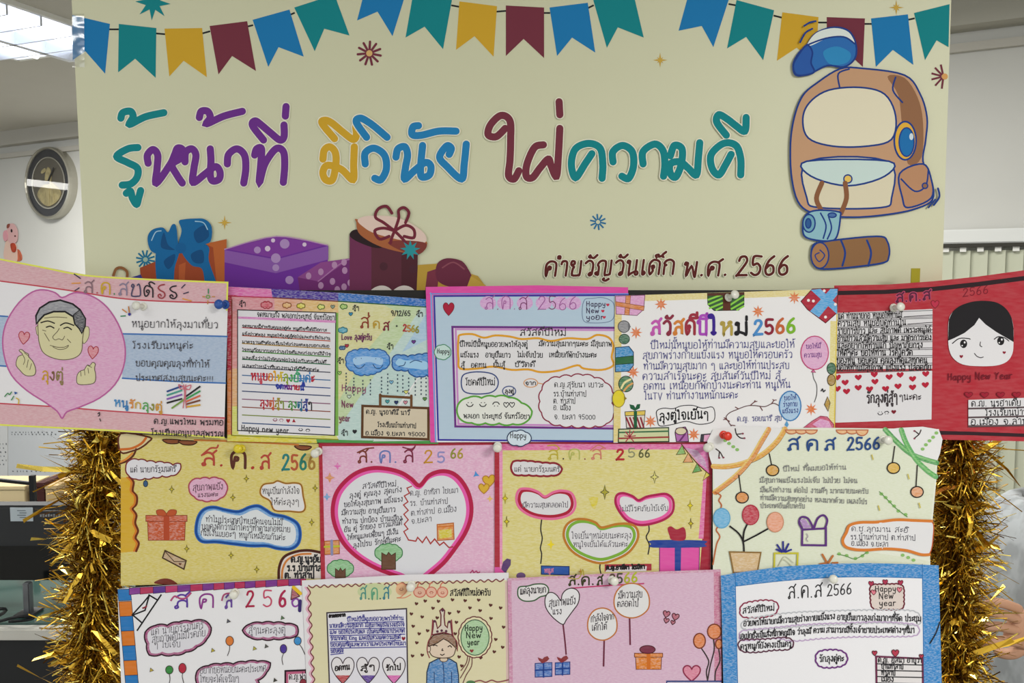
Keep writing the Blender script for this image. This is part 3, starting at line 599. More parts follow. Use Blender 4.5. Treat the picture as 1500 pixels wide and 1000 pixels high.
def burst(x, y, r, col, cen, n=11, w=3):
    Bn.lines('+printed_star', [[(x + r*.3*math.cos(a), y + r*.3*math.sin(a)), (x + r*math.cos(a), y + r*math.sin(a))] for a in [2*math.pi*k/n + .2 for k in range(n)]], col, w, False)
    if cen: Bn.fill('printed_star', ell(x, y, r*.27, r*.27), cen, 'vinyl')
burst(541, 78, 17, MAR, '#d8b070', 11, 3.4); burst(876, 325, 11, '#2a6f9c', '#cfcfb0', 10, 2.4); burst(213, 380, 13, '#1d6f92', '#9ab0a0', 12, 2.6); burst(522, 374, 8, '#9a4a78', None, 10, 1.6)
Bn.lines('+printed_star', [[(1382 + 4*math.cos(a), 112 + 4*math.sin(a)), (1382 + 17*math.cos(a), 112 + 17*math.sin(a))] for a in (1.7, 2.3, 2.9, 3.4, 3.95, 4.5)], MAR, 2.8, False); Bn.fill('printed_star', ell(1384, 112, 4.5, 4.5), '#d8a060', 'vinyl')
for x, y, r in ((329, 326, 11), (967, 88, 11), (1313, 11, 11)): Bn.fill('+printed_star', star_pts(x, y, r, r*.2, 4), '#c9a445', 'vinyl'); Bn.fill('printed_star', star_pts(x, y, r*.6, r*.15, 4, -45), '#c9a445', 'vinyl')
# slogan
SL = [(TEA, ['177,173 180,165 191,163 195,171 190,182 213,171 240,165', '202,216 187,218 171,229 187,238 201,246 201,259 192,269 179,271', '185,283 191,280 194,290 200,299 203,290 206,279']),
 (PUR, ['217,239 216,227 224,219 231,227 230,247 229,268 249,241 256,226 260,217 267,219 265,231 252,241 259,256 267,268', '271,237 272,223 281,218 287,227 284,247 283,267 300,255 315,244 322,251 321,262 312,265 308,257 309,236 308,218', '292,172 295,163 304,163 308,172 303,181 328,170 355,163',
        '333,240 335,226 347,218 358,227 360,247 357,268', '373,227 376,218 383,218 382,240 380,267 388,240 404,218 415,222 417,242 415,267', '386,205 370,184 374,177 384,184 397,195 410,205 416,200 416,183', '419,156 418,170']),
 (YEL, ['473,233 475,220 483,215 491,223 492,240 487,263 477,263 473,252 480,242 500,248 517,263 518,240 519,215', '490,203 472,181 476,176 486,180 503,194 517,204 522,198 521,185']),
 ('#217fb8', ['537,201 522,179 528,173 540,179 552,188 567,201', '535,240 535,224 548,217 563,227 566,247 558,263 549,261', '580,230 583,218 593,215 597,227 594,245 593,262 608,249 623,238 631,243 629,256 618,259 616,247 619,213', '613,184 605,186 604,197 617,198 643,192 668,192', '658,226 661,217 654,214 644,230 655,244 676,262 680,240 683,211']),
 (MAR, ['740,188 727,200 715,197 719,182 734,169 747,177 748,205 747,235 745,257 753,262 760,250', '796,212 783,216 772,240 771,258 780,260 791,246 803,233 807,242 815,258 818,227 820,188', '819,149 820,168']),
 (TEA, ['867,225 857,240 843,260 837,240 843,218 862,210 879,217 883,240 882,261', '898,237 898,222 912,213 926,222 928,243 921,261 911,258', '942,240 942,222 959,211 971,220 974,240 972,258', '982,228 988,213 999,218 998,240 990,259 982,254 982,240 996,237 1008,246 1020,256 1023,232 1025,209', '1071,226 1063,241 1053,256 1043,246 1042,226 1060,210 1078,213 1085,232 1085,256', '1064,198 1050,179 1053,168 1065,174 1078,184 1091,192 1093,172'])]
SLP = [(c_, [smooth2([tuple(map(float, p.split(','))) for p in s_.split()], 7) for s_ in ss]) for c_, ss in SL]
Bn.up()
for c_, ss in SLP:
    Bn.part('+slogan_word')
    for s_ in ss: Bn.ribbon_px('slogan_word', s_, 13.6, mat('#e9e6d2', 'vinyl'), Bn.lev, spread=20)
    Bn.lev += 22
    Bn.up()
    for s_ in ss: Bn.ribbon_px('slogan_word', s_, 10.6, mat(c_, 'vinyl'), Bn.lev, spread=20)
    Bn.lev += 22
Bn.text('date_lettering', 'คำขวัญวันเด็ก', 797, 404, 988, 401, 21, '#5b1f1c', 3.6, 0, '#e9e6d2', .12)
Bn.text('date_lettering', 'พ.ศ.', 1000, 404, 1066, 403, 20, '#5b1f1c', 3.6, 0, '#e9e6d2', .12)
Bn.text('date_lettering', '2566', 1078, 403, 1155, 402, 27, '#5b1f1c', 3.8, 0, '#e9e6d2', .12)
# printed gifts in the lower left corner
def B(part, pts, col, sm=False): Bn.fill(part, pts, col, 'vinyl', sm=sm)
B('+printed_gift', [(205,392),(240,378),(330,352),(332,420),(207,420)], '#9a4526'); B('printed_gift', [(300,357),(332,350),(331,420),(318,420),(312,362)], '#b5602f'); B('printed_gift', [(262,388),(272,384),(270,420),(262,420)], '#b3592f')
for q_ in ([(216,350),(222,337),(238,333),(246,340),(252,329),(258,331),(261,356),(264,366),(240,372),(222,368)], [(262,360),(266,338),(262,324),(270,321),(284,320),(300,321),(310,332),(309,352),(300,358),(280,364)], [(228,372),(240,366),(262,366),(256,392),(252,420),(232,420)], [(266,366),(290,356),(306,362),(306,382),(318,420),(302,420),(296,394),(280,388)]): B('printed_gift', q_, '#0f639b', True)
for q_ in ([(240,340),(246,358),(256,366),(236,362)], [(284,340),(300,330),(306,346),(290,356)], [(240,382),(256,372),(254,386),(246,394)], [(280,372),(296,366),(298,384),(284,384)]): B('printed_gift', q_, '#0b4a7d', True)
B('printed_gift', ell(265, 363, 8, 8), '#0e5c94'); Bn.line('printed_gift', [(222,352),(228,340),(236,338)], '#9fc4d8', 1.4); Bn.line('printed_gift', [(286,324),(298,326),(304,336)], '#9fc4d8', 1.4)
B('printed_gift', [(186,408),(206,402),(216,420),(186,420)], '#3a3a86'); Bn.line('printed_gift', [(166,404),(170,394),(178,392),(186,398),(186,408)], '#8a5a34', 4)
B('+printed_gift', [(329,364),(405,345),(480,358),(481,432),(329,432)], '#6a2d94'); B('printed_gift', [(329,364),(405,345),(480,358),(404,378)], '#7c3a98'); B('printed_gift', [(329,366),(404,380),(481,360),(481,380),(404,400),(329,384)], '#8656a4')
for x, y, r in ((377,366,5),(417,357,7),(404,378,7),(424,410,6),(404,392,5),(400,352,3),(392,364,4),(446,358,3)): B('printed_gift', ell(x, y, r, r), '#a988bb' if r > 4 else '#d3bfd6')
Bn.line('printed_gift', [(329,365),(405,346),(480,359)], '#b58fb5', 1.6)
B('+printed_gift', [(436,406),(466,398),(516,378),(526,432),(440,432)], '#6f2b6e'); B('printed_gift', [(436,406),(470,384),(514,378),(466,412)], '#8a4688'); Bn.line('printed_gift', [(466,412),(516,379),(526,432)], '#a872a4', 1.4)
for x, y in ((452,404),(470,398),(490,388),(504,384),(470,418),(487,412),(494,424),(505,396),(513,414),(504,420)): B('printed_gift', ell(x, y, 4, 5), '#b186ad')
B('+printed_gift', [(512,343),(560,356),(612,372),(611,432),(512,432)], '#6d2f52'); B('printed_gift', [(544,350),(612,372),(611,432),(544,432)], '#5a2a38'); B('printed_gift', [(588,364),(612,372),(611,432),(588,432)], '#4c222c')
B('printed_gift', [(512,343),(524,336),(556,350),(560,362),(545,362),(520,352)], '#2a1a1e', True); B('printed_gift', [(522,326),(527,322),(600,350),(625,354),(620,366),(606,372),(560,362),(528,344)], '#a5603a', True)
B('printed_gift', [(524,322),(540,316),(580,318),(610,332),(624,346),(620,356),(590,352),(550,342),(532,332)], '#ddc4b8', True); B('printed_gift', [(568,356),(590,352),(624,356),(618,370),(600,372)], '#7d3a34', True)
for q_ in ([(578,338),(562,326),(550,318),(554,306),(566,302),(574,312)], [(578,338),(584,320),(584,308),(592,304),(599,312),(594,326)], [(578,338),(562,334),(549,338),(556,350),(570,346)], [(578,338),(594,330),(606,336),(606,348),(592,346)], [(578,338),(574,348),(572,356)], [(578,338),(590,350),(596,358)]): Bn.line('printed_gift', q_, '#6f2436', 4.4)
for x, y in ((562,390),(605,394)): B('printed_gift', ell(x, y, 6, 6), '#4a2430')
B('printed_gift', star_pts(601, 366, 15, 7, 9), '#2a8f98')
B('+printed_gift', [(612,388),(640,386),(700,404),(712,420),(700,432),(610,432)], '#b8953c'); B('printed_gift', [(626,398),(644,392),(640,430),(622,430)], '#7a3244')
B('printed_gift', [(638,398),(642,384),(656,378),(676,382),(686,394),(692,408),(690,420),(660,420),(642,412)], '#6a2a40', True); Bn.line('printed_gift', [(648,392),(664,384),(680,394)], '#8a4a58', 2); B('printed_gift', [(690,404),(712,418),(694,430),(684,420)], '#c4a044')
for x in (559, 592): B('printed_gift', smooth2([(x-18,430),(x-12,422),(x,418),(x+12,422),(x+17,432),(x,430)], 4, True), '#d8cfc8')
# travel gear printed at the right: cap, rucksack and camera
NAV = '#1b3c86'
def O(part, pts, col, sm=True, w=2.6): Bn.fill(part, pts, col, 'vinyl', NAV, w, sm)
O('+printed_rucksack', [(1196,122),(1230,101),(1262,100),(1325,110),(1348,138),(1358,172),(1356,205),(1352,236),(1364,262),(1366,292),(1340,306),(1300,314),(1250,318),(1200,314),(1172,300),(1160,262),(1158,210),(1164,170),(1176,140)], '#c49a78')
B('printed_rucksack', smooth2([(1300,112),(1325,114),(1344,142),(1352,178),(1350,230),(1330,240),(1322,190),(1316,140)], 4, True), '#93684a')
O('printed_rucksack', [(1186,150),(1214,132),(1260,128),(1296,138),(1312,170),(1306,204),(1270,214),(1220,214),(1184,202),(1176,174)], '#e4dcc2')
O('printed_rucksack', [(1184,236),(1300,236),(1306,290),(1290,304),(1200,304),(1182,290)], '#dcd3b8'); O('printed_rucksack', [(1182,236),(1302,236),(1296,258),(1242,272),(1188,258)], '#c9dcd8'); O('printed_rucksack', ell(1242, 262, 6, 6, 16), '#e6c060', False, 2)
O('printed_rucksack', [(1318,254),(1352,240),(1364,262),(1364,290),(1330,304),(1322,290)], '#b98a68'); Bn.line('printed_rucksack', [(1320,262),(1340,280),(1356,272),(1360,248)], NAV, 2.4); O('printed_rucksack', ell(1355, 272, 4, 4, 14), '#93684a', False, 2)
Bn.line('printed_rucksack', [(1230,128),(1228,108),(1244,101)], NAV, 2.4); Bn.line('printed_rucksack', [(1312,113),(1308,132),(1322,150)], NAV, 2.4)
O('printed_rucksack', ell(1326, 206, 16, 28, 28), '#e0ae3e', False); O('printed_rucksack', ell(1328, 208, 11, 21, 28), '#1a6fb0', False, 2); B('printed_rucksack', ell(1335, 200, 3, 5), '#cfe0ea')
O('+printed_cap', [(1182,66),(1196,48),(1222,40),(1244,46),(1254,66),(1252,86),(1236,98),(1212,96),(1186,108),(1166,110),(1162,94),(1170,78)], '#2c6cb4'); B('printed_cap', [(1182,66),(1196,48),(1222,41),(1243,47),(1252,64),(1236,54),(1212,56),(1190,66)], '#dfe6e2', True)
O('printed_cap', [(1182,66),(1170,80),(1162,96),(1168,110),(1192,106),(1188,92),(1190,76)], '#2a5aa8'); Bn.line('printed_cap', [(1182,66),(1210,56),(1236,54),(1252,64)], NAV, 2.4); B('printed_cap', [(1206,76),(1226,68),(1246,78),(1240,92),(1216,94)], '#2f8ac2', True)
for q_ in ([(1172,62),(1180,48),(1190,42)], [(1178,38),(1186,33),(1195,31)]): Bn.line('printed_cap', q_, NAV, 2.6)
Bn.line('printed_rucksack', [(1368,300),(1376,288),(1374,276)], NAV, 3); Bn.line('printed_rucksack', [(1360,304),(1370,292)], NAV, 2.4)
Bn.line('+printed_camera', [(1202,306),(1196,290),(1204,268)], '#8a5a3c', 7); Bn.line('printed_camera', [(1232,312),(1240,290),(1238,268)], '#8a5a3c', 7)
O('printed_camera', [(1180,316),(1196,308),(1228,310),(1231,318),(1226,346),(1214,353),(1184,349),(1176,338)], '#8fbcc8'); O('printed_camera', ell(1185, 327, 9, 13, 20), '#6fa4b8', False, 2.2); O('printed_camera', ell(1184, 327, 4, 7, 16), '#2b5a94', False, 2); O('printed_camera', ell(1219, 315, 6, 3.4, 14), '#4a6fa8', False, 2)
Bn.line('printed_camera', [(1202,312),(1210,330),(1206,349)], NAV, 2.2); Bn.line('printed_camera', [(1214,318),(1218,334),(1212,350)], NAV, 2.2)
O('+printed_bedroll', [(1190,362),(1206,354),(1284,346),(1300,354),(1302,376),(1288,386),(1208,394),(1192,384)], '#8f6844'); O('printed_bedroll', ell(1201, 374, 13, 19, 20), '#a87a52', False, 2.2); Bn.line('printed_bedroll', [(1201,366),(1208,374),(1200,383),(1194,374),(1200,370)], NAV, 1.8)
for x in (1232, 1270): Bn.line('printed_bedroll', [(x, 352), (x + 6, 370), (x + 2, 389)], NAV, 3)
Bn.done()

# strip of clear tape over the banner's left edge
tpm = bpy.data.materials.new('clear_tape'); tpm.use_nodes = True; nt = tpm.node_tree; nt.nodes.remove(nt.nodes['Principled BSDF'])
tr = nt.nodes.new('ShaderNodeBsdfTransparent'); gs = nt.nodes.new('ShaderNodeBsdfGlossy'); gs.inputs['Roughness'].default_value = .12
mx = nt.nodes.new('ShaderNodeMixShader'); mx.inputs[0].default_value = .22; nt.links.new(tr.outputs[0], mx.inputs[1]); nt.links.new(gs.outputs[0], mx.inputs[2]); nt.links.new(mx.outputs[0], nt.nodes['Material Output'].inputs[0])
q = bmesh.new(); g = []; rnd = random.Random(4)
for i in range(15):
    g.append([q.verts.new(at_y(105.5 + i * .06 + j * 4.4, 20 + i * 5.6, -(Bn.d + .0012 + rnd.random() * .0016)) - Bn.root.location) for j in range(5)])
for i in range(14):
    for j in range(4): q.faces.new((g[i][j], g[i][j+1], g[i+1][j+1], g[i+1][j]))
o = from_bm('clear_tape', q, tpm, Bn.root, None, True); o['label'] = 'wrinkled clear tape'

# ------------------------------------------------------------------ the children's cards
BK = '#2b2a2e'; RED = '#a8283a'; INK = '#3c3a40'; BLI = '#4a4a78'
GRP = 'hand drawn new year cards pinned to the board'
def card(label, d, crop, pts, col='#e4e2e4', bend=None, ref=None):
    px = [(crop[0] + p[0]/crop[2], crop[1] + p[1]/crop[2]) for p in pts]
    r = (sum(p[0] for p in px)/len(px), sum(p[1] for p in px)/len(px))
    s = Sheet('greeting_card', d, label, 'greeting card', crop, GRP, bend, r); s.paper(pts, col); return s
def cloud(s, part, pts, fillc, outc, w=2.0, step=None, bulge=.45, tex='paper', inner=None, iw=5):
    P = smooth2(pts, 4, True)
    if step: P = scallop(around(P, step), bulge)
    if fillc: s.fill(part, P, fillc, tex)
    if inner:
        cx = sum(p[0] for p in P)/len(P); cy = sum(p[1] for p in P)/len(P); off = iw * .5 * s.k
        Q = []
        for x, y in P:
            l = math.hypot(x-cx, y-cy) or 1; Q.append((x - (x-cx)/l*off, y - (y-cy)/l*off))
        s.line(part, Q, inner, iw, False, True, 'pencil')
    s.line(part, P, outc, w, False, True)
def twinkle(s, x, y, r, ry, col, out=None, part='+star_drawing'):
    s.fill(part, star_pts(x, y, r, r*.34, 4) if r == ry else [(x + px*r, y + py*ry) for px, py in star_pts(0, 0, 1, .34, 4)], col, 'flat', out, .9)
def balloon(s, x, y, rx, ry, col, out, str_pts=None, part='+balloon_drawing', w=1.0, tex='pencil'):
    if str_pts: s.line(part, str_pts, '#3a3030', w); part = part.lstrip('+')
    s.fill(part, ell(x, y, rx, ry, 24), col, tex, out, w)
def gift(s, x0, y0, x1, y1, col, rib, out, part='+gift_drawing', bow=None):
    h = y1 - y0; wd = x1 - x0
    s.fill(part, [(x0 + wd*.04, y0 + h*.22), (x1 - wd*.04, y0 + h*.22), (x1 - wd*.06, y1), (x0 + wd*.06, y1)], col, 'crayon', out, 1.0); part = part.lstrip('+')
    s.fill(part, [(x0, y0), (x1, y0), (x1, y0 + h*.24), (x0, y0 + h*.24)], col, 'pencil', out, 1.0)
    m = (x0 + x1)/2; s.fill(part, [(m - wd*.07, y0), (m + wd*.07, y0), (m + wd*.07, y1), (m - wd*.07, y1)], rib, 'flat')
    if bow:
        for k in (-1, 1): s.fill(part, smooth2([(m, y0), (m + k*wd*.08, y0 - h*.22), (m + k*wd*.24, y0 - h*.2), (m + k*wd*.2, y0)], 4, True), bow, 'flat', out, .8)
def smile(s, part, x, y, r, col, w=.9, up=1):
    s.lines(part, [[(x - r*.5, y - r*.5*up), (x - r*.5 + .8, y - r*.5*up + .8)], [(x + r*.5, y - r*.5*up), (x + r*.5 + .8, y - r*.5*up + .8)], [(x - r, y), (x - r*.5, y + r*.6*up), (x + r*.5, y + r*.6*up), (x + r, y)]], col, w)

# --- top row, far left: the pink heart with a man's face
s = card('wide pink bordered card with a big pink heart around a drawn man\'s face', .0095, (0, 370, 3.571),
 [(-100, 6), (0, 30), (200, 68), (450, 115), (800, 137), (1195, 152), (1172, 972), (600, 935), (0, 905), (-100, 892)], '#e4e2e6', lambda x, y: .006 * max(0, (250 - x) / 250) ** 1.5)
s.fill('border', [(-100, 6), (0, 30), (200, 68), (450, 115), (800, 137), (1195, 152), (1192, 264), (900, 258), (640, 240), (400, 206), (200, 176), (0, 150), (-100, 138)], '#dba9b2')
s.fill('border', [(-100, 784), (0, 790), (300, 806), (640, 832), (1000, 856), (1175, 864), (1172, 972), (600, 935), (0, 905), (-100, 892)], '#dba9b2')
for q in ([(-100, 134), (0, 148), (200, 174), (420, 206), (640, 240), (900, 256), (1192, 262)], [(-100, 780), (0, 788), (300, 806), (500, 822), (640, 832), (1000, 856), (1175, 864)]): s.line('border', q, '#bf4756', 2.0)
s.fill('stripe', [(640, 425), (900, 430), (1188, 438), (1180, 682), (900, 672), (640, 657)], '#a9bcd8'); s.lines('stripe', [[(640, 424), (900, 430), (1188, 438)], [(640, 656), (900, 672), (1180, 682)]], '#3f70b4', 2.2); s.fill('+stripe', [(-100, 322), (0, 330), (40, 340), (40, 592), (0, 590), (-100, 584)], '#a9bcd8')
for q in ([(-100, 322), (40, 334)], [(-100, 584), (40, 594)]): s.line('stripe', q, '#3f70b4', 2.2)
for q in ([(-100, 9), (0, 34), (200, 72), (450, 119), (800, 141), (1192, 156)], [(1190, 156), (1186, 300)], [(-100, 888), (0, 900), (600, 930), (1172, 967)]): s.line('border', q, '#dfe25e', 2.4)
hp = [(325, 235), (290, 210), (230, 194), (170, 205), (100, 260), (40, 350), (15, 440), (22, 540), (60, 640), (140, 720), (240, 785), (300, 830), (325, 866), (350, 832), (420, 806), (520, 760), (600, 690), (645, 600), (655, 500), (630, 400), (580, 310), (520, 250), (450, 216), (385, 210)]
s.fill('heart', smooth2(hp, 3, True), '#e0a4cb', 'pencil', '#b9609c', 2.2)
SK = '#dcd5a8'
s.fill('face', [(435, 398), (462, 388), (467, 425), (455, 460), (434, 472)], SK, 'soft', '#6b6048', .9, True); s.fill('face', [(202, 375), (187, 390), (192, 425), (204, 440)], SK, 'soft', '#6b6048', .9)
s.fill('face', [(200, 350), (200, 420), (205, 470), (225, 520), (270, 548), (330, 560), (390, 550), (425, 518), (432, 450), (438, 360), (380, 310), (300, 300), (225, 320)], SK, 'soft', '#6b6048', 1.2, True)
s.fill('face', [(190, 372), (188, 330), (208, 290), (258, 258), (315, 248), (380, 268), (418, 298), (446, 345), (444, 385), (428, 420), (414, 395), (392, 372), (384, 335), (340, 308), (280, 308), (232, 325), (206, 352)], '#94949c', 'pencil', '#1f1d20', 2.6)
s.fill('face', [(384, 325), (418, 298), (446, 345), (444, 385), (428, 420), (414, 395), (392, 372)], '#5a5a60', 'crayon', '#1f1d20', 1.2)
s.lines('face', [[(214, 366), (250, 357), (285, 369)], [(316, 380), (345, 367), (386, 380)], [(242, 390), (262, 384), (282, 394)], [(334, 396), (354, 390), (374, 402)]], '#2a2622', 1.8)
s.lines('face', [[(310, 396), (300, 412), (276, 440), (288, 456), (308, 450), (326, 456), (338, 436)], [(262, 484), (300, 494), (335, 494), (358, 484), (345, 500), (308, 506), (276, 492)], [(222, 404), (240, 410)], [(232, 420), (258, 462)], [(352, 452), (370, 470)], [(232, 342), (290, 336), (350, 340)]], '#5b5040', .9)
s.heart('+small_heart', 125, 446, 56, 66, '#dd8a98', RED, 1.1, 'pencil', 6); s.heart('+small_heart', 486, 522, 54, 66, '#dd8a98', RED, 1.1, 'pencil', 6)
s.fill('+hand_drawing', [(84, 585), (94, 545), (118, 532), (100, 512), (112, 506), (130, 520), (148, 530), (150, 545), (172, 570), (186, 610), (178, 640), (135, 642), (102, 612)], SK, 'soft', '#5b5040', 1.0, True); s.lines('hand_drawing', [[(120, 536), (130, 560), (122, 585)], [(148, 560), (140, 600)], [(165, 580), (156, 612)], [(128, 524), (150, 540)]], '#5b5040', .9)
s.fill('+hand_drawing', [(404, 682), (404, 640), (422, 618), (440, 612), (456, 588), (470, 590), (484, 574), (498, 582), (494, 606), (500, 640), (492, 680), (440, 690)], SK, 'soft', '#5b5040', 1.0, True); s.lines('hand_drawing', [[(422, 622), (424, 645)], [(442, 614), (444, 640)], [(460, 604), (464, 630)], [(456, 588), (480, 600)]], '#5b5040', .9)
s.text('name_lettering', 'ลุงตู่', 218, 662, 330, 668, 46, ['#c79a2a', '#7a5a3c', '#8a7a4a'], 1.9)
s.text('heading', 'ส.ค.ส๒๕๖๖', 436, 208, 932, 242, 60, ['#8a6f78', '#b84a58', '#c9a52e', '#3c8a5c', '#8a7f96', '#4e4a66', '#2a272c', '#9c4048', '#2a272c'], 2.0)
s.lines('heading', [[(388, 112), (420, 134)], [(392, 198), (414, 184)], [(950, 184), (968, 166)], [(960, 214), (986, 206)]], '#3a3850', 1.6, False); s.lines('heading', [[(376, 160), (420, 158)], [(955, 240), (1000, 252)]], '#e09a3c', 1.6, False)
s.lines('heading', [[(672, 282), (676, 312)], [(640, 296), (662, 312)]], '#d08a40', 1.6, False); s.lines('heading', [[(632, 332), (656, 330)], [(1090, 190), (1090, 212)]], '#2f8a5a', 1.6, False); s.fill('heading', ell(677, 322, 8, 8, 12), '#3a3a9a', 'flat'); s.line('heading', ell(1088, 230, 9, 8, 12), '#7aa05a', 1.6, closed=True); s.lines('heading', [[(1110, 230), (1124, 230)], [(1060, 230), (1072, 230)], [(1088, 250), (1086, 268)]], '#c08a40', 1.4, False)
for t_, x0, y0, x1, y1, h in (('หนูอยากให้ลุงมาเที่ยว', 690, 388, 1140, 394, 30), ('โรงเรียนหนูค่ะ', 692, 500, 1010, 502, 28), ('ขอบคุณคุณลุงที่ทำให้', 710, 592, 1095, 600, 27), ('ประเทศสงบสุขนะคะ!!!', 710, 668, 1116, 672, 25)): s.text('message', t_, x0, y0, x1, y1, h, '#4a484e', 1.15)
s.text('message', 'หนูรักลุงตู่', 598, 802, 848, 828, 32, ['#4a8ac0', '#3f7ab4', '#d08a4a', '#c9a24a', '#5aa05a', '#8a8a3a', '#c8923a'], 1.9)
s.text('message', 'ด.ญ.แพรไหม พรมทอ', 805, 894, 1168, 902, 24, '#2c2a2e', 1.3); s.text('message', 'โรงเรียนอนุบาลสุพรรณ', 790, 952, 1168, 960, 24, '#2c2a2e', 1.3)
for k, c_ in enumerate(['#2f4a8a', '#4a9a8a', '#8a5ab0', '#2c2a2e', '#7a9a4a']): s.line('striped_gift' if k else '+striped_gift', [(875, 725 + k*20), (950, 698 + k*22)] if k < 4 else [(900, 812), (960, 770)], c_, 2.6, False)
for k, c_ in enumerate(['#2c2a2e', '#3a9a5a', '#d06a4a', '#7a4a3a', '#d0a03a']): s.line('striped_gift', [(975, 750 + k*14), (1045, 700 + k*24)], c_, 2.6, False)
s.lines('striped_gift', [[(960, 690), (966, 740), (958, 812)], [(972, 690), (970, 750), (975, 812)], [(962, 704), (935, 690), (945, 712), (966, 708)], [(966, 704), (998, 692), (990, 716), (966, 708)]], '#c86a7a', 1.4)
s.lines('squiggle', [[(25, 752), (40, 735), (50, 742), (60, 728)], [(60, 770), (72, 750)]], '#4a8a5a', 1.6); s.lines('squiggle', [[(85, 760), (98, 770), (96, 790)]], '#d0b03a', 1.6); s.fill('squiggle', [(74, 726), (92, 732), (78, 742)], '#2f5aa0', 'flat'); s.line('squiggle', [(512, 842), (520, 836), (520, 850), (514, 854)], BK, 1.4); s.line('squiggle', [(522, 868), (526, 880)], BK, 1.4)
s.done()

# --- top row: the letter in a rainbow frame with clouds
s = card('rainbow bordered card with a ruled letter on its left and two smiling blue clouds', .005, (330, 410, 4.168), [(12, 40), (700, 78), (1300, 122), (1300, 1000), (560, 990), (12, 980)], '#e2e0e2')
s.fill('border', [(12, 40), (280, 56), (290, 108), (12, 96)], '#dd6bb0'); s.fill('border', [(280, 54), (700, 78), (700, 130), (288, 106)], '#4a2f98', 'crayon'); s.fill('border', [(690, 78), (1300, 122), (1300, 168), (690, 128)], '#2f6fc0', 'crayon')
s.fill('border', [(12, 90), (75, 94), (40, 556), (12, 556)], '#c0304a', 'crayon'); s.fill('border', [(12, 550), (40, 550), (40, 975), (12, 975)], '#e0802f', 'pencil'); s.fill('border', [(12, 945), (40, 940), (570, 972), (560, 995), (12, 984)], '#ddd02e')
s.fill('border', [(555, 970), (780, 978), (1300, 970), (1300, 1000), (560, 992)], '#4a9a4a', 'soft')
s.fill('ground', [(40, 96), (300, 108), (300, 200), (40, 190)], '#d9909a'); s.fill('ground', [(300, 108), (480, 116), (480, 200), (300, 200)], '#dfa58a'); s.fill('ground', [(470, 116), (690, 128), (690, 210), (470, 200)], '#e2bb78')
s.fill('ground', [(45, 190), (82, 190), (72, 550), (42, 550)], '#dd9090'); s.fill('ground', [(42, 540), (78, 540), (74, 780), (40, 780)], '#e3ae78'); s.fill('ground', [(40, 770), (80, 770), (80, 945), (680, 950), (690, 972), (42, 945)], '#d8d86a'); s.fill('ground', [(668, 200), (690, 200), (690, 950), (664, 950)], '#7ab04a', 'soft')
s.fill('ground', [(690, 128), (960, 148), (1060, 200), (880, 420), (720, 700), (690, 760)], '#d9d59a'); s.fill('ground', [(960, 148), (1200, 166), (1300, 170), (720, 860), (690, 900), (690, 740), (720, 690), (880, 410), (1060, 200)], '#c0d4a4'); s.fill('ground', [(1200, 166), (1300, 172), (1300, 420), (900, 980), (690, 975), (690, 890), (720, 860)], '#bcd6d2'); s.fill('ground', [(1230, 200), (1300, 170), (1300, 330), (1080, 440)], '#a8c8e2'); s.fill('ground', [(980, 900), (1300, 420), (1300, 980), (900, 985)], '#cfdcd8')
for q, c_ in (([(12, 98), (300, 108)], '#b02a4a'), ([(290, 108), (690, 130)], '#7a3a3a'), ([(690, 130), (1300, 170)], '#2a5a3a'), ([(40, 120), (38, 945)], '#7a3a2a'), ([(38, 948), (690, 974)], '#8a8a2a')): s.line('border', q, c_, 1.6, False)
s.fill('letter', [(75, 182), (675, 200), (668, 948), (75, 918)], '#dcdae0', 'paper'); s.line('letter', [(75, 182), (675, 200), (668, 948), (75, 918)], BK, 1.5, False, True)
s.fill('letter', [(78, 222), (674, 246), (674, 262), (78, 236)], '#d884c4'); s.text('letter', 'จดหมายถึง พลเอกประยุทธ์ จันทร์โอชา', 195, 222, 668, 245, 24, BK, 1.2)
RL = ['จดหมายนี้สำหรับคุณลุงตู่ค่ะ หนูดีใจที่ได้มีโอกาส', 'แจ้งข่าวคะลุง หนูขอให้ลุงตู่สู้ต่อไปและสำเร็จในงาน', 'มาตรฐานดีๆต้องเรียนให้เก่งนะคะลุงบอกเสมอ', 'ใจหนูก็อยากบอกว่าลุงใจดีและเก่งมากมีน้ำใจ', 'และสั่งว่าไม่ให้คุณพ่อไปยุ่งกับคนที่ไม่ดี', 'และทำหน้าที่ของหนูให้ดีที่สุดค่ะ']
RC = ['#a83a4a', '#b0503a', '#a8863a', '#4a8a3a', '#2f6a4a', '#4a4a5a', '#3f6a9a', '#2a4a8a', '#2f3f6a', '#8a5a78', '#8a4a3a', '#7a8a3a', '#2a4a7a']
for k in range(13):
    y = 290 + k * 48.5; s.line('letter', [(104, y), (640, y + 34 - k*.6)], RC[k], 1.5, False)
    if k < 6: s.text('letter', RL[k], 104, y - 3, [620, 640, 635, 645, 615, 572][k], y + 25, 14, BK, 1.15)
s.text('letter', 'หนูขอให้ลุงยิ้มค่ะ', 158, 608, 545, 624, 40, ['#b02a3a', '#c04a5a', '#b02a3a', '#d07a2a', '#d8a02a', '#c8b02a', '#8aa02a', '#4a9a4a', '#3a9a6a', '#3a7ab4', '#3a7ab4'], 2.0)
s.text('letter', 'จดหมายนี้', 308, 662, 480, 672, 24, ['#2a3a9a', '#3a3a9a', '#5a2a8a', '#7a2a7a', '#b02a4a', '#b02a3a'], 2.0)
s.text('letter', 'ลุงตู่สู้ๆ ลุงตู่สู้ๆ', 212, 770, 530, 782, 36, ['#b02a3a', '#b03a4a', '#c05a3a', '#9a8a2a', '#7a8a2a', BK, '#4a8a3a', '#2f8a4a', '#2a6a8a', '#2a3a8a', BK], 1.8)
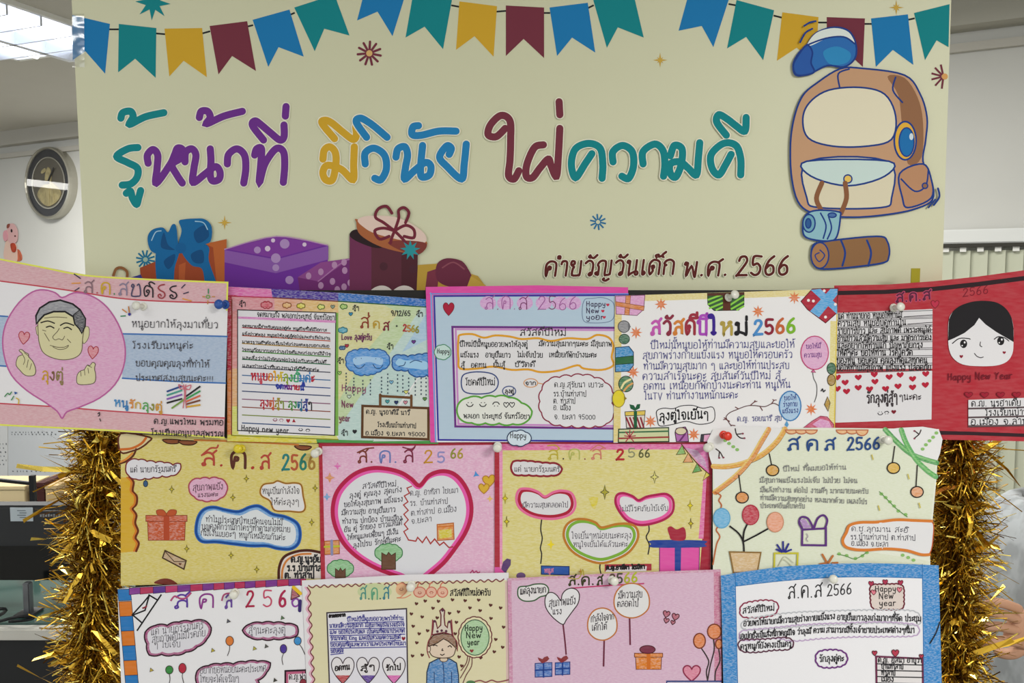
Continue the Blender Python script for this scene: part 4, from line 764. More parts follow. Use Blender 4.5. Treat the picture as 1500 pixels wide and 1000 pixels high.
smile(s, 'letter', 304, 852, 12, '#8a3a5a', 1.3); smile(s, 'letter', 342, 856, 12, '#b08a9a', 1.3, -1); s.heart('letter', 384, 860, 24, 24, '#a02a3a'); s.fill('letter', [(408, 868), (418, 846), (430, 868)], '#a02a3a', 'flat')
s.text('letter', 'Happy new year', 98, 918, 388, 935, 30, BK, 1.5); smile(s, 'letter', 460, 912, 12, BK, 1.2); smile(s, 'letter', 504, 918, 12, BK, 1.2, -1)
for x, y, w_, c_, o_ in ((252, 152, 68, '#d06070', '#9a2a3a'), (376, 154, 52, '#e2b06a', '#8a4a2a'), (462, 158, 50, '#dcd03a', '#7a6a2a'), (584, 164, 44, '#d8dc6a', '#5a6a2a'), (722, 162, 44, '#a8c86a', '#3a6a2a'), (718, 306, 54, '#5aaac0', '#2a6a7a'), (714, 414, 36, '#2f6a9a', '#1a3a6a')): cloud(s, '+small_cloud', ell(x, y, w_*.5, w_*.26, 8), c_, o_, 1.3, 22, .6, 'pencil')
for x, y, c_ in ((766, 208, '#3a8ab0'), (742, 402, '#b03a4a'), (1150, 378, '#6a3a8a'), (1014, 624, '#7ab0d0'), (756, 712, '#c0d0c0'), (990, 742, '#4a9aa0'), (1044, 748, '#2a3a6a'), (1100, 748, '#d08a9a'), (1104, 684, '#d8d87a'), (1218, 726, '#5a8a4a'), (656, 164, '#8a9a8a'), (698, 568, '#9ac06a'), (790, 926, BK)): s.heart('small_hearts', x, y, 24, 22, c_, BK, .7)
for t_, x, y in (('สู้ๆ', 84, 152), ('สู้ๆ', 776, 180), ('สู้ๆ', 1166, 214), ('สู้ๆ', 986, 412), ('สู้ๆ', 684, 500), ('สู้ๆ', 708, 940)): s.text('message', t_, x, y, x + 40, y + 2, 20, BK, 1.2)
s.text('heading', 'ส่', 822, 292, 882, 296, 62, '#8a3a2a', 2.0); s.text('heading', 'ค', 902, 292, 945, 296, 44, '#b8963a', 1.8); s.text('heading', 'ส', 962, 304, 1002, 308, 50, '#7a2a3a', 2.0); s.text('heading', '·', 1034, 300, 1060, 300, 40, BK, 2.4); s.text('heading', '2566', 1086, 308, 1182, 322, 38, ['#a8303a', '#b8803a', '#a8963a', '#8a8a3a'], 2.0)
s.text('message', '9/12/65', 1012, 216, 1130, 218, 30, BK, 1.4); s.text('message', 'Love ลุงตู่ครับ', 710, 362, 895, 366, 26, '#6a2a5a', 1.5)
for t_, y, x1 in (('Happy', 676, 860), ('New', 774, 782), ('year', 858, 762)): s.text('message', t_, 710 if y < 800 else 694, y, x1, y + 4, 34, '#8a4a6a' if y < 700 else '#7a3a5a', 1.5)
CB = [(740, 500), (742, 460), (775, 432), (820, 428), (860, 418), (890, 432), (940, 424), (985, 450), (1002, 490), (990, 530), (950, 548), (905, 572), (860, 575), (810, 578), (770, 545), (745, 535)]
cloud(s, '+cloud_drawing', CB, '#4a94dc', '#2a5a9a', 1.6, 40, .35, 'pencil'); s.fill('cloud_drawing', [(780, 480), (840, 466), (900, 470), (960, 480), (950, 520), (880, 500), (800, 520)], '#a8cdf0', 'soft', sm=True); s.lines('cloud_drawing', [[(786, 515), (805, 536), (830, 536), (852, 515)], [(902, 515), (920, 538), (945, 538), (962, 520)], [(796, 478), (797, 479)], [(830, 478), (831, 479)], [(918, 480), (919, 481)], [(950, 480), (951, 481)]], '#2a4a7a', 1.2)
cloud(s, '+cloud_drawing', [(1020, 505), (1026, 468), (1062, 456), (1100, 470), (1140, 462), (1190, 456), (1232, 452), (1300, 460), (1300, 590), (1235, 580), (1170, 590), (1125, 570), (1110, 545), (1050, 552), (1024, 535)], '#3a8ad4', '#1f4a8a', 1.6, 44, .3, 'pencil'); s.fill('cloud_drawing', [(1040, 510), (1060, 480), (1100, 490), (1160, 490), (1230, 500), (1230, 545), (1150, 540), (1080, 530)], '#a4d0f0', 'soft', sm=True); s.lines('cloud_drawing', [[(1060, 526), (1090, 520), (1100, 500)], [(1128, 505), (1160, 490), (1200, 500)]], '#2a4a7a', 1.2)
dr = [(738, 570 + k*20) for k in range(7)] + [(785, 600 + k*20) for k in range(6)] + [(840, 615 + k*21) for k in range(5)] + [(886, 610 + k*22) for k in range(5)] + [(954, 595 + k*22) for k in range(6)] + [(992, 575 + k*23) for k in range(6)] + [(1052, 580 + k*24) for k in range(5)] + [(1084, 585 + k*24) for k in range(5)] + [(1120, 600 + k*23) for k in range(5)] + [(1160, 605 + k*24) for k in range(5)] + [(1196, 600 + k*24) for k in range(5)] + [(1226, 600 + k*25) for k in range(5)]
s.fills('raindrops', [ell(x, y, 4, 6, 8) for x, y in dr], '#3a4a5a')
s.fill('sign_drawing', [(838, 770), (1300, 780), (1300, 975), (835, 960)], '#d6c8b0', 'soft'); s.line('sign_drawing', [(838, 768), (1240, 782), (1240, 972), (836, 958)], '#5a3a22', 3.6, False, True); s.lines('sign_drawing', [[(946, 700), (946, 768)], [(1136, 706), (1136, 775)], [(946, 708), (1136, 718)]], '#6a4628', 3.6, False)
for t_, x0, y, x1 in (('ด.ญ. นูรอาดีนี นาวี', 860, 815, 1125), ('โรงเรียนบ้านท่าสาป', 930, 895, 1165), ('อ.เมือง จ.ยะลา 95000', 856, 945, 1220)): s.text('sign_drawing', t_, x0, y, x1, y + 8, 22, BK, 1.3)
s.done()

# --- top row: light blue card with a pink edge
s = card('light blue card with a bright pink edge and a purple frame around clouds of writing', .0065, (620, 410, 4.166), [(15, 42), (700, 32), (1250, 44), (1250, 985), (44, 990)], '#e3e2e6')
s.fill('border', [(15, 42), (700, 32), (1250, 44), (1250, 90), (60, 96), (82, 990), (44, 990)], '#e24aa6', 'soft'); s.fill('ground', [(58, 92), (1250, 88), (1250, 985), (90, 978)], '#b9cfe2', 'soft')
s.line('border', [(44, 80), (48, 86), (76, 985)], '#7aa0d8', 2.4, False); s.line('border', [(1250, 92), (66, 98), (92, 975), (1250, 985)], '#3a2f98', 2.6, False); s.line('border', [(1250, 84), (50, 84)], '#6a8ad0', 1.8, False)
s.fill('inner_panel', [(178, 285), (1250, 292), (1250, 908), (196, 892)], '#dcdade', 'paper'); s.line('inner_panel', [(1250, 306), (198, 300), (214, 878), (1250, 892)], '#c48ac4', 3.0, False); s.line('inner_panel', [(1250, 292), (178, 286), (196, 893), (1250, 907)], '#6a2f80', 3.2, False)
s.heart('heart', 155, 178, 66, 78, '#a8203c', '#7a1a2a', 1.0)
for x in (395, 500, 620, 735, 835, 915): s.fill('heading', ell(x, 140, 50, 42, 14), '#d7a4d8', 'crayon')
s.text('heading', 'ส.ค.ส 2566', 372, 178, 940, 180, 74, ['#9a5a98', '#7a3a6a', '#a0609c'], 1.6)
cloud(s, '+bubble', [(970, 180), (985, 120), (1030, 112), (1100, 108), (1160, 140), (1165, 220), (1130, 255), (1040, 262), (980, 250)], None, '#6a7a9a', 1.0)
for k, t_ in enumerate(('Happy', 'New', 'your')): s.text('bubble', t_, 994, 160 + k*40, 1112 - 40*(k == 1) - 10*(k == 2), 160 + k*40, 26, '#3a2f50', 1.4); s.heart('bubble', 1126 - 30*(k == 1) - 22*(k == 2), 152 + k*38, 20, 18, '#c0304a')
s.text('message', 'สวัสดีปีใหม่', 590, 338, 872, 338, 34, '#3a3238', 1.6)
cloud(s, '+bubble', [(215, 360), (225, 335), (300, 330), (370, 352), (440, 338), (530, 345), (600, 360), (700, 355), (780, 372), (880, 355), (1000, 360), (1060, 335), (1130, 350), (1160, 400), (1150, 470), (1160, 520), (1090, 548), (980, 540), (940, 520), (830, 552), (720, 562), (640, 545), (540, 548), (430, 528), (330, 540), (225, 540), (215, 480), (212, 420)], None, '#d89a2a', 3.0)
for t_, x0, y0, x1 in (('ปีใหม่ปีนี้หนูขออวยพรให้ลุงตู่', 222, 405, 636), ('มีความสุขมากๆนะคะ มีสุขภาพ', 706, 402, 1150), ('แข็งแรง', 226, 470, 338), ('อายุยืนยาว', 380, 470, 532), ('ไม่เจ็บป่วย', 574, 470, 730), ('เหนื่อยก็พักบ้างนะคะ', 768, 470, 1058), ('สู้', 230, 532, 252), ('อดทน', 292, 532, 385), ('ยิ้มสู้', 428, 530, 498), ('ชีวิตดี', 560, 528, 680)): s.text('bubble', t_, x0, y0, x1, y0 + 2, 25, BK, 1.3)
cloud(s, '+bubble', [(232, 620), (250, 575), (330, 560), (420, 572), (456, 610), (448, 660), (400, 690), (300, 694), (245, 675)], None, '#3a4a80', 1.8); s.text('bubble', 'โชคดีปีใหม่', 258, 642, 438, 640, 32, BK, 1.3)
cloud(s, '+bubble', ell(524, 678, 40, 30, 12), None, '#4a5a8a', 1.6); s.text('bubble', 'ลุงตู่', 498, 690, 552, 690, 20, BK, 1.4)
cloud(s, '+bubble', ell(656, 628, 42, 26, 12), None, '#d09a6a', 1.4); s.text('bubble', 'จาก', 624, 640, 688, 640, 20, BK, 1.3); s.line('bubble', [(698, 628), (742, 636)], '#d09a6a', 1.4)
cloud(s, '+bubble', [(212, 760), (240, 720), (330, 722), (430, 712), (520, 716), (590, 745), (650, 780), (668, 825), (640, 860), (560, 878), (430, 872), (300, 872), (225, 850), (215, 800)], '#dfe0da', '#5aa03c', 2.6, 85, .25); s.text('bubble', 'พลเอก ประยุทธ์ จันทร์โอชา', 246, 842, 650, 846, 24, BK, 1.3)
for x, u_ in ((284, 1), (364, 1), (444, -1)): smile(s, 'bubble', x, 758, 20, '#3a3a3a', 1.5, u_)
for x in (506, 542): s.line('bubble', heart_pts(x, 762, 30, 30), BK, 1.2, False, True)
cloud(s, '+bubble', [(712, 740), (722, 680), (740, 630), (800, 598), (880, 592), (960, 580), (1050, 598), (1130, 640), (1158, 700), (1150, 770), (1160, 830), (1110, 880), (1010, 892), (900, 888), (800, 878), (730, 835), (722, 780)], '#dddce0', '#8a2a44', 1.8, 72, .35)
for t_, x0, y, x1 in (('ด.ญ.สุรัยนา เยาวะ', 800, 652, 1100), ('รร.บ้านท่าสาป', 795, 708, 995), ('ต. ท่าสาป', 795, 752, 928), ('อ. เมือง', 795, 792, 900), ('จ. ยะลา 95000', 800, 848, 1050)): s.text('bubble', t_, x0, y, x1, y + 2, 26, BK, 1.15)
cloud(s, '+bubble', ell(118, 440, 50, 44, 12), '#c0d8d4', '#4a8a6a', 1.3, 42, .35); s.text('bubble', 'Happy', 84, 446, 160, 446, 24, BK, 1.2); cloud(s, '+bubble', ell(584, 965, 76, 44, 12), '#cfdce8', '#2a3a5a', 1.5, 54, .35); s.text('bubble', 'Happy', 530, 962, 628, 964, 30, BK, 1.3)
s.done()

# --- top row: white card with orange stars and gifts round the edge
s = card('white card with gift drawings, orange stars and multicoloured greeting lettering across its top', .0078, (890, 410, 4.166), [(45, 95), (700, 78), (1408, 52), (1382, 905), (1380, 980), (36, 992)], '#e6e4e6')
s.fill('border', [(46, 96), (1406, 54), (1404, 92), (48, 134)], '#e6d694', 'crayon'); s.fill('border', [(45, 100), (88, 100), (78, 985), (36, 990)], '#e4cf80', 'pencil'); s.fill('border', [(1360, 250), (1402, 250), (1384, 900), (1350, 900)], '#e6d890', 'crayon'); s.line('border', [(1402, 120), (1384, 900)], '#d8c04a', 1.6, False)
s.fill('+gift_drawing', [(48, 98), (228, 92), (220, 180), (180, 216), (52, 208)], '#dfa0d0', 'crayon', '#7a4a6a', 1.0); s.fill('gift_drawing', [(112, 96), (140, 95), (132, 214), (104, 212)], '#d9803a', 'pencil', '#8a4a2a', .8); s.fill('gift_drawing', [(50, 132), (224, 160), (220, 186), (50, 158)], '#d9803a', 'pencil', '#8a4a2a', .8)
s.fill('+gift_drawing', [(610, 82), (832, 76), (832, 150), (800, 184), (650, 186), (612, 150)], '#2f5a30', 'soft', '#1f2a1a', 1.2)
for q in ([(615, 120), (690, 92)], [(616, 148), (700, 112)], [(622, 172), (702, 140)], [(664, 182), (702, 164)], [(752, 150), (830, 98)], [(756, 176), (830, 134)], [(790, 182), (830, 160)]): s.line('gift_drawing', q, '#8acb4a', 2.6, False)
s.fill('gift_drawing', [(704, 80), (750, 79), (750, 186), (704, 186)], '#5a2f22', 'flat'); s.fill('gift_drawing', [(610, 82), (832, 76), (832, 90), (610, 97)], '#5a3228', 'flat')
s.fill('+gift_drawing', [(1180, 130), (1250, 54), (1406, 50), (1400, 200), (1330, 262), (1220, 180)], '#b01f38', 'soft', '#5a1a22', 1.2); s.fill('gift_drawing', [(1240, 60), (1300, 54), (1400, 150), (1402, 210)], '#4aa4e0', 'pencil'); s.fill('gift_drawing', [(1360, 54), (1404, 54), (1402, 90), (1290, 228), (1236, 190)], '#4aa4e0', 'pencil')
s.fills('gift_drawing', [ell(x, y, 9, 9, 10) for x, y in ((1226, 124), (1256, 128), (1322, 66), (1390, 148), (1330, 226))], '#e8e0e0')
for x, y in ((326, 148), (1140, 108), (918, 192), (174, 320), (156, 562), (262, 862), (526, 942), (1242, 788)): s.fill('+star_drawing', star_pts(x, y, 40, 17, 8), '#e0742a', 'pencil')
s.fill('+bauble_drawing', ell(100, 284, 36, 36), '#8a8a90', 'pencil', '#3a3a3a', 1.0); s.fill('bauble_drawing', [(126, 262), (142, 284), (126, 306)], '#6a6a70', 'flat'); s.fill('+bauble_drawing', ell(102, 360, 32, 30), '#2f6a4a', 'pencil', '#1f3a2a', 1.0)
s.fill('+gift_drawing', [(48, 412), (130, 405), (158, 440), (158, 520), (130, 556), (48, 560)], '#3a90cc', 'crayon', '#1f3a5a', 1.2); s.fill('gift_drawing', [(48, 474), (158, 462), (158, 508), (48, 516)], '#2a6a40', 'soft', '#1a3a22', .9)
s.fill('+bauble_drawing', ell(112, 634, 44, 48), '#3a7a4a', 'pencil', '#1f3a2a', 1.2); s.line('bauble_drawing', [(84, 660), (104, 626), (140, 606)], '#e4d8a0', 3); s.line('bauble_drawing', [(100, 676), (124, 648), (152, 630)], '#d8a060', 2.6)
s.fill('+bauble_drawing', ell(68, 724, 38, 52), '#e6d32c', 'soft', '#8a7a2a', 1.0); s.fill('bauble_drawing', [(100, 706), (118, 722), (100, 738)], '#8a7a2a', 'flat')
s.fill('+gift_drawing', [(110, 822), (228, 818), (220, 902), (116, 902)], '#e2d8d0', 'soft', BK, 1.0)
for k in range(5): s.line('gift_drawing', [(114 + k*22, 840), (140 + k*20, 898)], '#8a2a3a', 2.6, False)
s.fill('gift_drawing', [(106, 804), (230, 796), (228, 824), (108, 828)], '#e0c02c', 'pencil', BK, .9); s.fill('gift_drawing', [(160, 800), (180, 798), (180, 900), (160, 900)], '#1f5a3a', 'flat'); s.fill('gift_drawing', [(168, 798), (140, 784), (134, 758), (160, 764), (170, 780), (180, 758), (200, 756), (196, 782)], '#1f5a3a', 'flat')
s.fill('+gift_drawing', [(68, 910), (372, 900), (374, 985), (66, 990)], '#d0d4a4', 'soft', '#2a3a2a', 1.6); s.line('gift_drawing', [(70, 966), (374, 958)], '#9a3a3a', 2.4, False); s.line('gift_drawing', [(70, 930), (372, 922)], '#3a6a4a', 2.2, False); s.lines('gift_drawing', [[(135, 956), (110, 926)], [(135, 956), (160, 922)], [(135, 956), (136, 915)], [(135, 956), (104, 950)], [(135, 956), (170, 950)], [(135, 956), (112, 984)], [(135, 956), (158, 984)]], '#a83a4a', 1.6, False)
s.fill('+gift_drawing', [(412, 930), (420, 906), (474, 896), (488, 920), (494, 985), (420, 985)], '#b06ab0', 'soft', '#4a2a3a', 1.2); s.fill('gift_drawing', ell(448, 922, 34, 22), '#ddd0b0', 'soft', '#4a2a3a', 1.2); s.line('gift_drawing', [(440, 982), (472, 940)], '#6a2a6a', 2.6, False)
s.fill('+gift_drawing', [(572, 942), (662, 935), (660, 985), (566, 985)], '#3a3a44', 'soft', BK, 1.0); s.fill('gift_drawing', [(590, 946), (632, 942), (630, 985), (586, 985)], '#e29ac4', 'pencil')
s.text('heading', 'สวัสดีปี', 262, 334, 612, 330, 82, ['#c05ab0', '#8a2f44', '#d0803a', '#9a3040', '#a84ab8'], 4.0, .2); s.text('heading', 'ใ', 616, 330, 672, 330, 84, '#3a1f8a', 4.4, 0); s.text('heading', 'หม่', 690, 334, 858, 330, 74, ['#b09a4a', '#1f1d22'], 4.0, .2); s.text('heading', '2566', 892, 332, 1148, 318, 84, ['#4a8ac8', '#8a2438', '#c0623a', '#7ab02e'], 4.0, .2)
for t_, x0, y0, x1, y1 in (('ปีใหม่นี้หนูขอให้ท่านมีความสุขและขอให้', 262, 418, 1142, 412), ('สุขภาพร่างกายแข็งแรง หนูขอให้ครอบครัว', 214, 480, 1128, 474), ('ท่านมีความสุขมาก ๆ และขอให้ท่านประสบ', 220, 545, 1110, 540), ('ความสำเร็จนะคะ สุขสันต์วันปีใหม่ สู้', 214, 608, 1056, 602), ('อดทน เหนื่อยก็พักบ้างนะคะท่าน หนูเห็น', 220, 668, 1116, 656), ('ในTV ท่านทำงานหนักนะคะ', 224, 728, 796, 720)): s.text('message', t_, x0, y0, x1, y1, 36, '#55558c', 1.2)
cloud(s, '+bubble', [(300, 800), (340, 782), (400, 785), (450, 768), (520, 765), (580, 782), (640, 775), (655, 820), (640, 865), (560, 880), (480, 862), (400, 880), (320, 890), (305, 850)], '#e6e4e6', '#2a282c', 1.2); s.text('bubble', 'ลุงตู่ใจเย็นๆ', 315, 858, 615, 842, 44, '#1f1d22', 1.9)
s.line('+twig_drawing', [(755, 890), (735, 860), (724, 835), (745, 810), (790, 790), (850, 768), (900, 766), (960, 772), (1010, 752), (1045, 765)], '#5a3a3a', 1.2); s.lines('twig_drawing', [[(745, 862), (722, 850), (708, 852)], [(724, 846), (712, 840)], [(800, 786), (780, 775)], [(870, 766), (895, 745), (912, 740)], [(895, 745), (900, 735)], [(930, 770), (945, 795)], [(1000, 756), (1016, 735), (1030, 732)], [(1016, 735), (1008, 728)], [(755, 885), (778, 888)]], '#6a3a3a', 1.3)
s.text('message', 'ด.ญ. รอยนารี สุข', 792, 862, 1062, 856, 26, '#5a5a8c', 1.1)
s.line('+balloon_drawing', [(1252, 562), (1258, 600), (1276, 640), (1276, 700), (1262, 745)], '#4a4a4a', 1.0); s.fill('balloon_drawing', ell(1264, 444, 84, 102), '#e0a8d0', 'pencil', '#c04a7a', 1.6); s.fill('balloon_drawing', [(1242, 562), (1256, 546), (1270, 564)], '#d06a9a', 'flat', '#8a2a4a', .8); s.text('balloon_drawing', 'ขอให้มี', 1212, 418, 1300, 414, 22, '#7a4a8a', 1.2); s.text('balloon_drawing', 'ความสุข', 1200, 472, 1306, 468, 22, '#7a4a8a', 1.2)
s.fill('+balloon_drawing', ell(1114, 768, 66, 90), '#a4c6e6', 'pencil', '#3a7ab4', 1.8); s.fill('balloon_drawing', [(1080, 884), (1094, 858), (1106, 882), (1096, 898)], '#5a9ac8', 'flat')
for k, t_ in enumerate(('ขอให้', 'ร่างกาย', 'แข็งแรง')): s.text('balloon_drawing', t_, 1078 - 6*k, 732 + 40*k, 1152 + 6*k, 728 + 40*k, 22, '#3a4a8a', 1.2)
s.fill('+bauble_drawing', ell(1366, 540, 26, 34), '#2f6a4a', 'pencil', '#1f3a2a', 1.0); s.fill('+bauble_drawing', ell(1366, 610, 24, 34), '#a8822e', 'pencil', '#4a3a1a', 1.0); s.fill('+bauble_drawing', [(1342, 712), (1358, 750), (1346, 800), (1324, 760)], '#b8923a', 'crayon', '#4a3a1a', 1.0); s.lines('squiggle', [[(1304, 676), (1312, 664), (1318, 682), (1328, 672)]], BK, 1.6)
s.fill('+gift_drawing', [(1196, 900), (1250, 860), (1300, 830), (1340, 835), (1380, 880), (1380, 905)], '#c8406a', 'pencil', '#8a2a4a', 1.0); s.fill('gift_drawing', [(1250, 880), (1300, 846), (1350, 860), (1370, 904), (1290, 904)], '#dc9ac8', 'crayon')
s.done()

# --- top row, far right: the red card with a black haired face
s = card('red card with a paper cut girl\'s face and black hair, at the far right', .0058, (1210, 390, 3.845), [(46, 108), (350, 102), (600, 84), (850, 58), (1115, 22), (1230, 4), (1230, 990), (1115, 985), (640, 975), (40, 930)], '#b01f38', lambda x, y: .010 * max(0, (x - 1330) / 230) ** 1.6)
s.fill('ground', [(46, 108), (350, 102), (600, 84), (850, 58), (1115, 22), (1230, 4), (1230, 990), (1115, 985), (640, 975), (40, 930)], '#b52a38', 'soft')
s.fill('border', [(60, 138), (330, 132), (600, 115), (850, 88), (1115, 54), (1230, 38), (1230, 64), (1115, 80), (850, 114), (600, 140), (330, 156), (60, 162)], '#2a1a20', 'flat'); s.fill('+border', [(636, 926), (800, 930), (1230, 945), (1230, 965), (800, 950), (636, 948)], '#2f1a22', 'flat')
s.text('heading', 'ส.ค.ส', 392, 202, 590, 186, 44, '#5a1f3a', 2.4, .2, '#b8486a'); s.part('+heading'); s.text('heading', '2566', 770, 170, 915, 152, 44, '#7a1a2a', 1.6); s.heart('heading', 614, 214, 44, 44, '#b8304a', '#7a1a2a', 1.0)
s.fill('writing_panel', [(62, 262), (600, 240), (598, 576), (52, 580)], '#d8d6da', 'paper')
RT = ['แด่ ท่านนายกฯ หนูขอให้ท่านมี', 'ความสุข หนูชอบดูท่านใน', 'รายการข่าว และ สุขภาพดี เพราะหนูได้', 'อ่านข่าวแล้วมีความสุข และ มาตรการของ', 'และอยากให้ท่านแก้ ปัญหาภัยกรุง', 'ให้ดีๆค่ะ ขอให้ท่าน โรคโควิด', 'ของหนู ขอบคุณ คุณลุงที่ดูแลทุกคน', 'ขอให้ท่านมีสุขภาพ แข็งแรง ปลอดภัย']
for k in range(8):
    y = 296 + k*41.5; s.lines('writing_panel', [[(62 - k, y + 6), (599, y - 12 + k*2)], [(62 - k, y - 30), (599, y - 48 + k*2.4)]], '#5a5658', .9, False); s.text('writing_panel', RT[k], 68 - k, y, [428, 450, 590, 594, 545, 488, 570, 592][k], y - 10 + k, 26, '#2a272a', 1.5)
    if k < 3: s.line('writing_panel', [(440 + 20*k, y - 12), (598, y - 22)], '#4a4648', 1.2, False)
s.fill('heart_panel', [(58, 604), (598, 588), (594, 862), (52, 880)], '#dad8dc', 'paper')
for x, y in ((64, 626), (182, 626), (272, 610), (356, 624), (418, 612), (488, 634), (562, 606), (108, 655), (276, 650), (64, 690), (182, 684), (116, 705), (246, 692), (336, 690), (406, 676), (488, 682), (560, 668)): s.heart('heart_panel', x, y, 40, 32, '#b01f38', rot=-4)
s.text('heart_panel', 'รักลุงตู่สู้ๆ', 230, 768, 402, 764, 44, '#3a3236', 1.8); s.text('heart_panel', 'ๆนะคะ', 412, 752, 536, 750, 28, '#3a3236', 1.3); smile(s, 'heart_panel', 306, 826, 14, BK, 1.0); smile(s, 'heart_panel', 342, 824, 12, BK, 1.0, -1); s.heart('heart_panel', 382, 820, 26, 22, '#7a1a2a')
FP = [(692, 300), (715, 255), (760, 220), (830, 198), (900, 194), (965, 205), (1015, 240), (1045, 290), (1056, 350), (1056, 430), (1050, 490), (1020, 535), (960, 558), (860, 562), (770, 552), (715, 515), (692, 460), (688, 380)]
s.fill('face', smooth2(FP, 4, True), '#dedce0', 'paper'); s.fill('hair', smooth2([(692, 300), (715, 255), (760, 220), (830, 198), (900, 194), (965, 205), (1015, 240), (1045, 290), (1056, 350)], 4) + [(1057, 426), (1020, 405), (960, 370), (900, 328), (862, 290), (836, 330), (780, 375), (720, 405), (688, 418), (690, 340)], '#1c1a1e', 'flat')
for x in (775, 984):
    s.fill('face', ell(x, 436 if x < 900 else 420, 20, 24), '#1c1a1e', 'flat'); s.fill('face', ell(x + 6, 428 if x < 900 else 412, 5, 6), '#e8e6ea', 'flat'); s.fill('face', ell(x - 8, 446 if x < 900 else 430, 4, 4), '#e8e6ea', 'flat')
s.lines('face', [[(712, 434), (750, 406), (800, 406), (812, 410)], [(948, 410), (970, 396), (1005, 402), (1030, 420)]], '#2a272a', 1.4); s.lines('face', [[(870, 426), (868, 446), (878, 452)], [(836, 490), (850, 506), (870, 514), (886, 510)]], '#3a3236', 1.2)
s.fills('face', [heart_pts(762, 508, 20, 18), heart_pts(1004, 486, 18, 16)], '#8a1f34')
s.text('message', 'Happy New Year', 686, 640, 1050, 632, 34, '#6f1226', 1.5)
for x in (804, 894, 984, 1074): s.heart('message', x, 724, 44, 30, '#9a1a30', '#7a1224', 1.0)
s.fill('name_panel', [(802, 752), (1230, 736), (1230, 892), (802, 894)], '#d8d6da', 'paper')
for k, (t_, x0, x1) in enumerate((('ด.ญ. นูรฮาเดีย เจะ', 818, 1180), ('โรงเรียนบ้านตา', 896, 1190), ('อ.เมือง จ.ลำปาง', 816, 1190))): s.text('name_panel', t_, x0, 788 + k*52, x1, 782 + k*52, 28, BK, 1.5); s.fill('name_panel', [(802, 796 + k*50), (1230, 786 + k*50), (1230, 796 + k*50), (802, 806 + k*50)], '#5a4a4e', 'flat')
s.done()

# --- middle row, first: yellow card with brown scalloped edge
s = card('yellow card with brown scalloped edges, an orange gift and a blue cloud of writing', .002, (170, 630, 4.348), [(30, 20), (700, 50), (1330, 88), (1330, 950), (1180, 955), (30, 990)], '#dcd89a')
s.fill('ground', [(30, 20), (700, 50), (1330, 88), (1330, 950), (1180, 955), (30, 990)], '#dac866', 'pencil')
s.fill('border', smooth2([(30, 20), (215, 45), (205, 75), (160, 110), (110, 130), (30, 140)], 4, True), '#e0cfa0', 'soft', '#5a2a1a', 2.6); s.line('border', [(30, 122), (100, 115), (160, 85), (190, 50)], '#c8682a', 3.6)
for q in ([(30, 210), (70, 195), (110, 160), (128, 120)],): s.line('border', q, '#5a2a1a', 3.0); s.line('border', [(30, 200), (66, 182), (104, 146)], '#d88a3a', 3.0)
sc = [(84, 300), (112, 330), (106, 385), (132, 420), (130, 470), (106, 500), (130, 540), (122, 590), (140, 640), (124, 685), (145, 720), (128, 770)]
s.fill('border', [(30, 300)] + sc + [(30, 780)], '#dcae2e', 'soft'); s.line('border', sc, '#6a2a14', 3.2); s.line('border', [(x - 14, y) for x, y in sc], '#d07a2a', 2.6)
for x0, x1, y in ((300, 410, 58), (400, 510, 66), (1140, 1240, 98)): s.fill('border', smooth2([(x0, y), (x0 + 20, y + 22), ((x0+x1)/2, y + 28), (x1 - 15, y + 24), (x1, y + 4)], 4, True), '#8a4a22', 'soft', '#3a1a10', 1.6)
s.fill('border', smooth2([(245, 975), (280, 948), (330, 944), (370, 960), (385, 985)], 4, True), '#7a2a1a', 'soft')
s.line('border', [(500, 62), (800, 72), (1160, 92)], '#c87a3a', 2.6)
cloud(s, '+bubble', [(62, 235), (75, 195), (150, 188), (230, 205), (300, 205), (360, 222), (405, 205), (408, 250), (375, 285), (300, 290), (220, 302), (110, 310), (75, 280)], '#dcdae0', '#7a2a30', 2.0, 55, .3, 'paper'); s.text('bubble', 'แด่ นายกรัฐมนตรี', 90, 268, 380, 262, 30, '#5a565c', 1.3)
s.line('drop', [(188, 305), (188, 322)], BK, 1.0); s.fill('drop', ell(188, 340, 14, 20), '#3a5a80', 'flat', BK, 1.0)
s.text('heading', 'ส.', 540, 222, 690, 228, 84, ['#b0483a', '#a83a2e'], 3.2, .2); s.line('heading', [(545, 160), (600, 115), (640, 112), (650, 95)], '#b0483a', 2.6); s.text('heading', 'ค.', 728, 238, 892, 242, 100, ['#5a2f24', '#a83a2e'], 4.2, .2); s.text('heading', 'ส', 914, 246, 985, 246, 84, '#b0483a', 3.0, .2)
s.text('heading', '2566', 1058, 250, 1270, 246, 94, ['#2a7a78', '#b0583a', '#2f7a6a', '#a07a3a'], 3.4, .2)
cloud(s, '+bubble', [(465, 375), (470, 330), (520, 310), (590, 308), (650, 305), (695, 330), (712, 370), (690, 410), (650, 440), (580, 448), (520, 438), (475, 400)], '#e0a8c8', '#a84a5a', 2.2, 60, .3, 'pencil'); s.text('bubble', 'สุขภาพแข็ง', 488, 384, 682, 374, 32, '#6a4a5a', 1.3); s.text('bubble', 'แรงนะคะ', 520, 424, 650, 420, 22, '#6a4a5a', 1.2)
cloud(s, '+bubble', [(918, 385), (940, 345), (1000, 335), (1030, 322), (1080, 338), (1140, 335), (1180, 350), (1192, 420), (1205, 490), (1180, 520), (1100, 515), (1010, 510), (980, 450), (930, 420)], '#dcdadc', '#c08a3a', 2.8); s.line('bubble', [(918, 385), (940, 345), (1000, 335), (1030, 322), (1080, 338), (1140, 335), (1180, 350), (1192, 420), (1205, 490), (1180, 520), (1100, 515), (1010, 510), (980, 450), (930, 420)], '#6a4a20', 1.0, True, True)
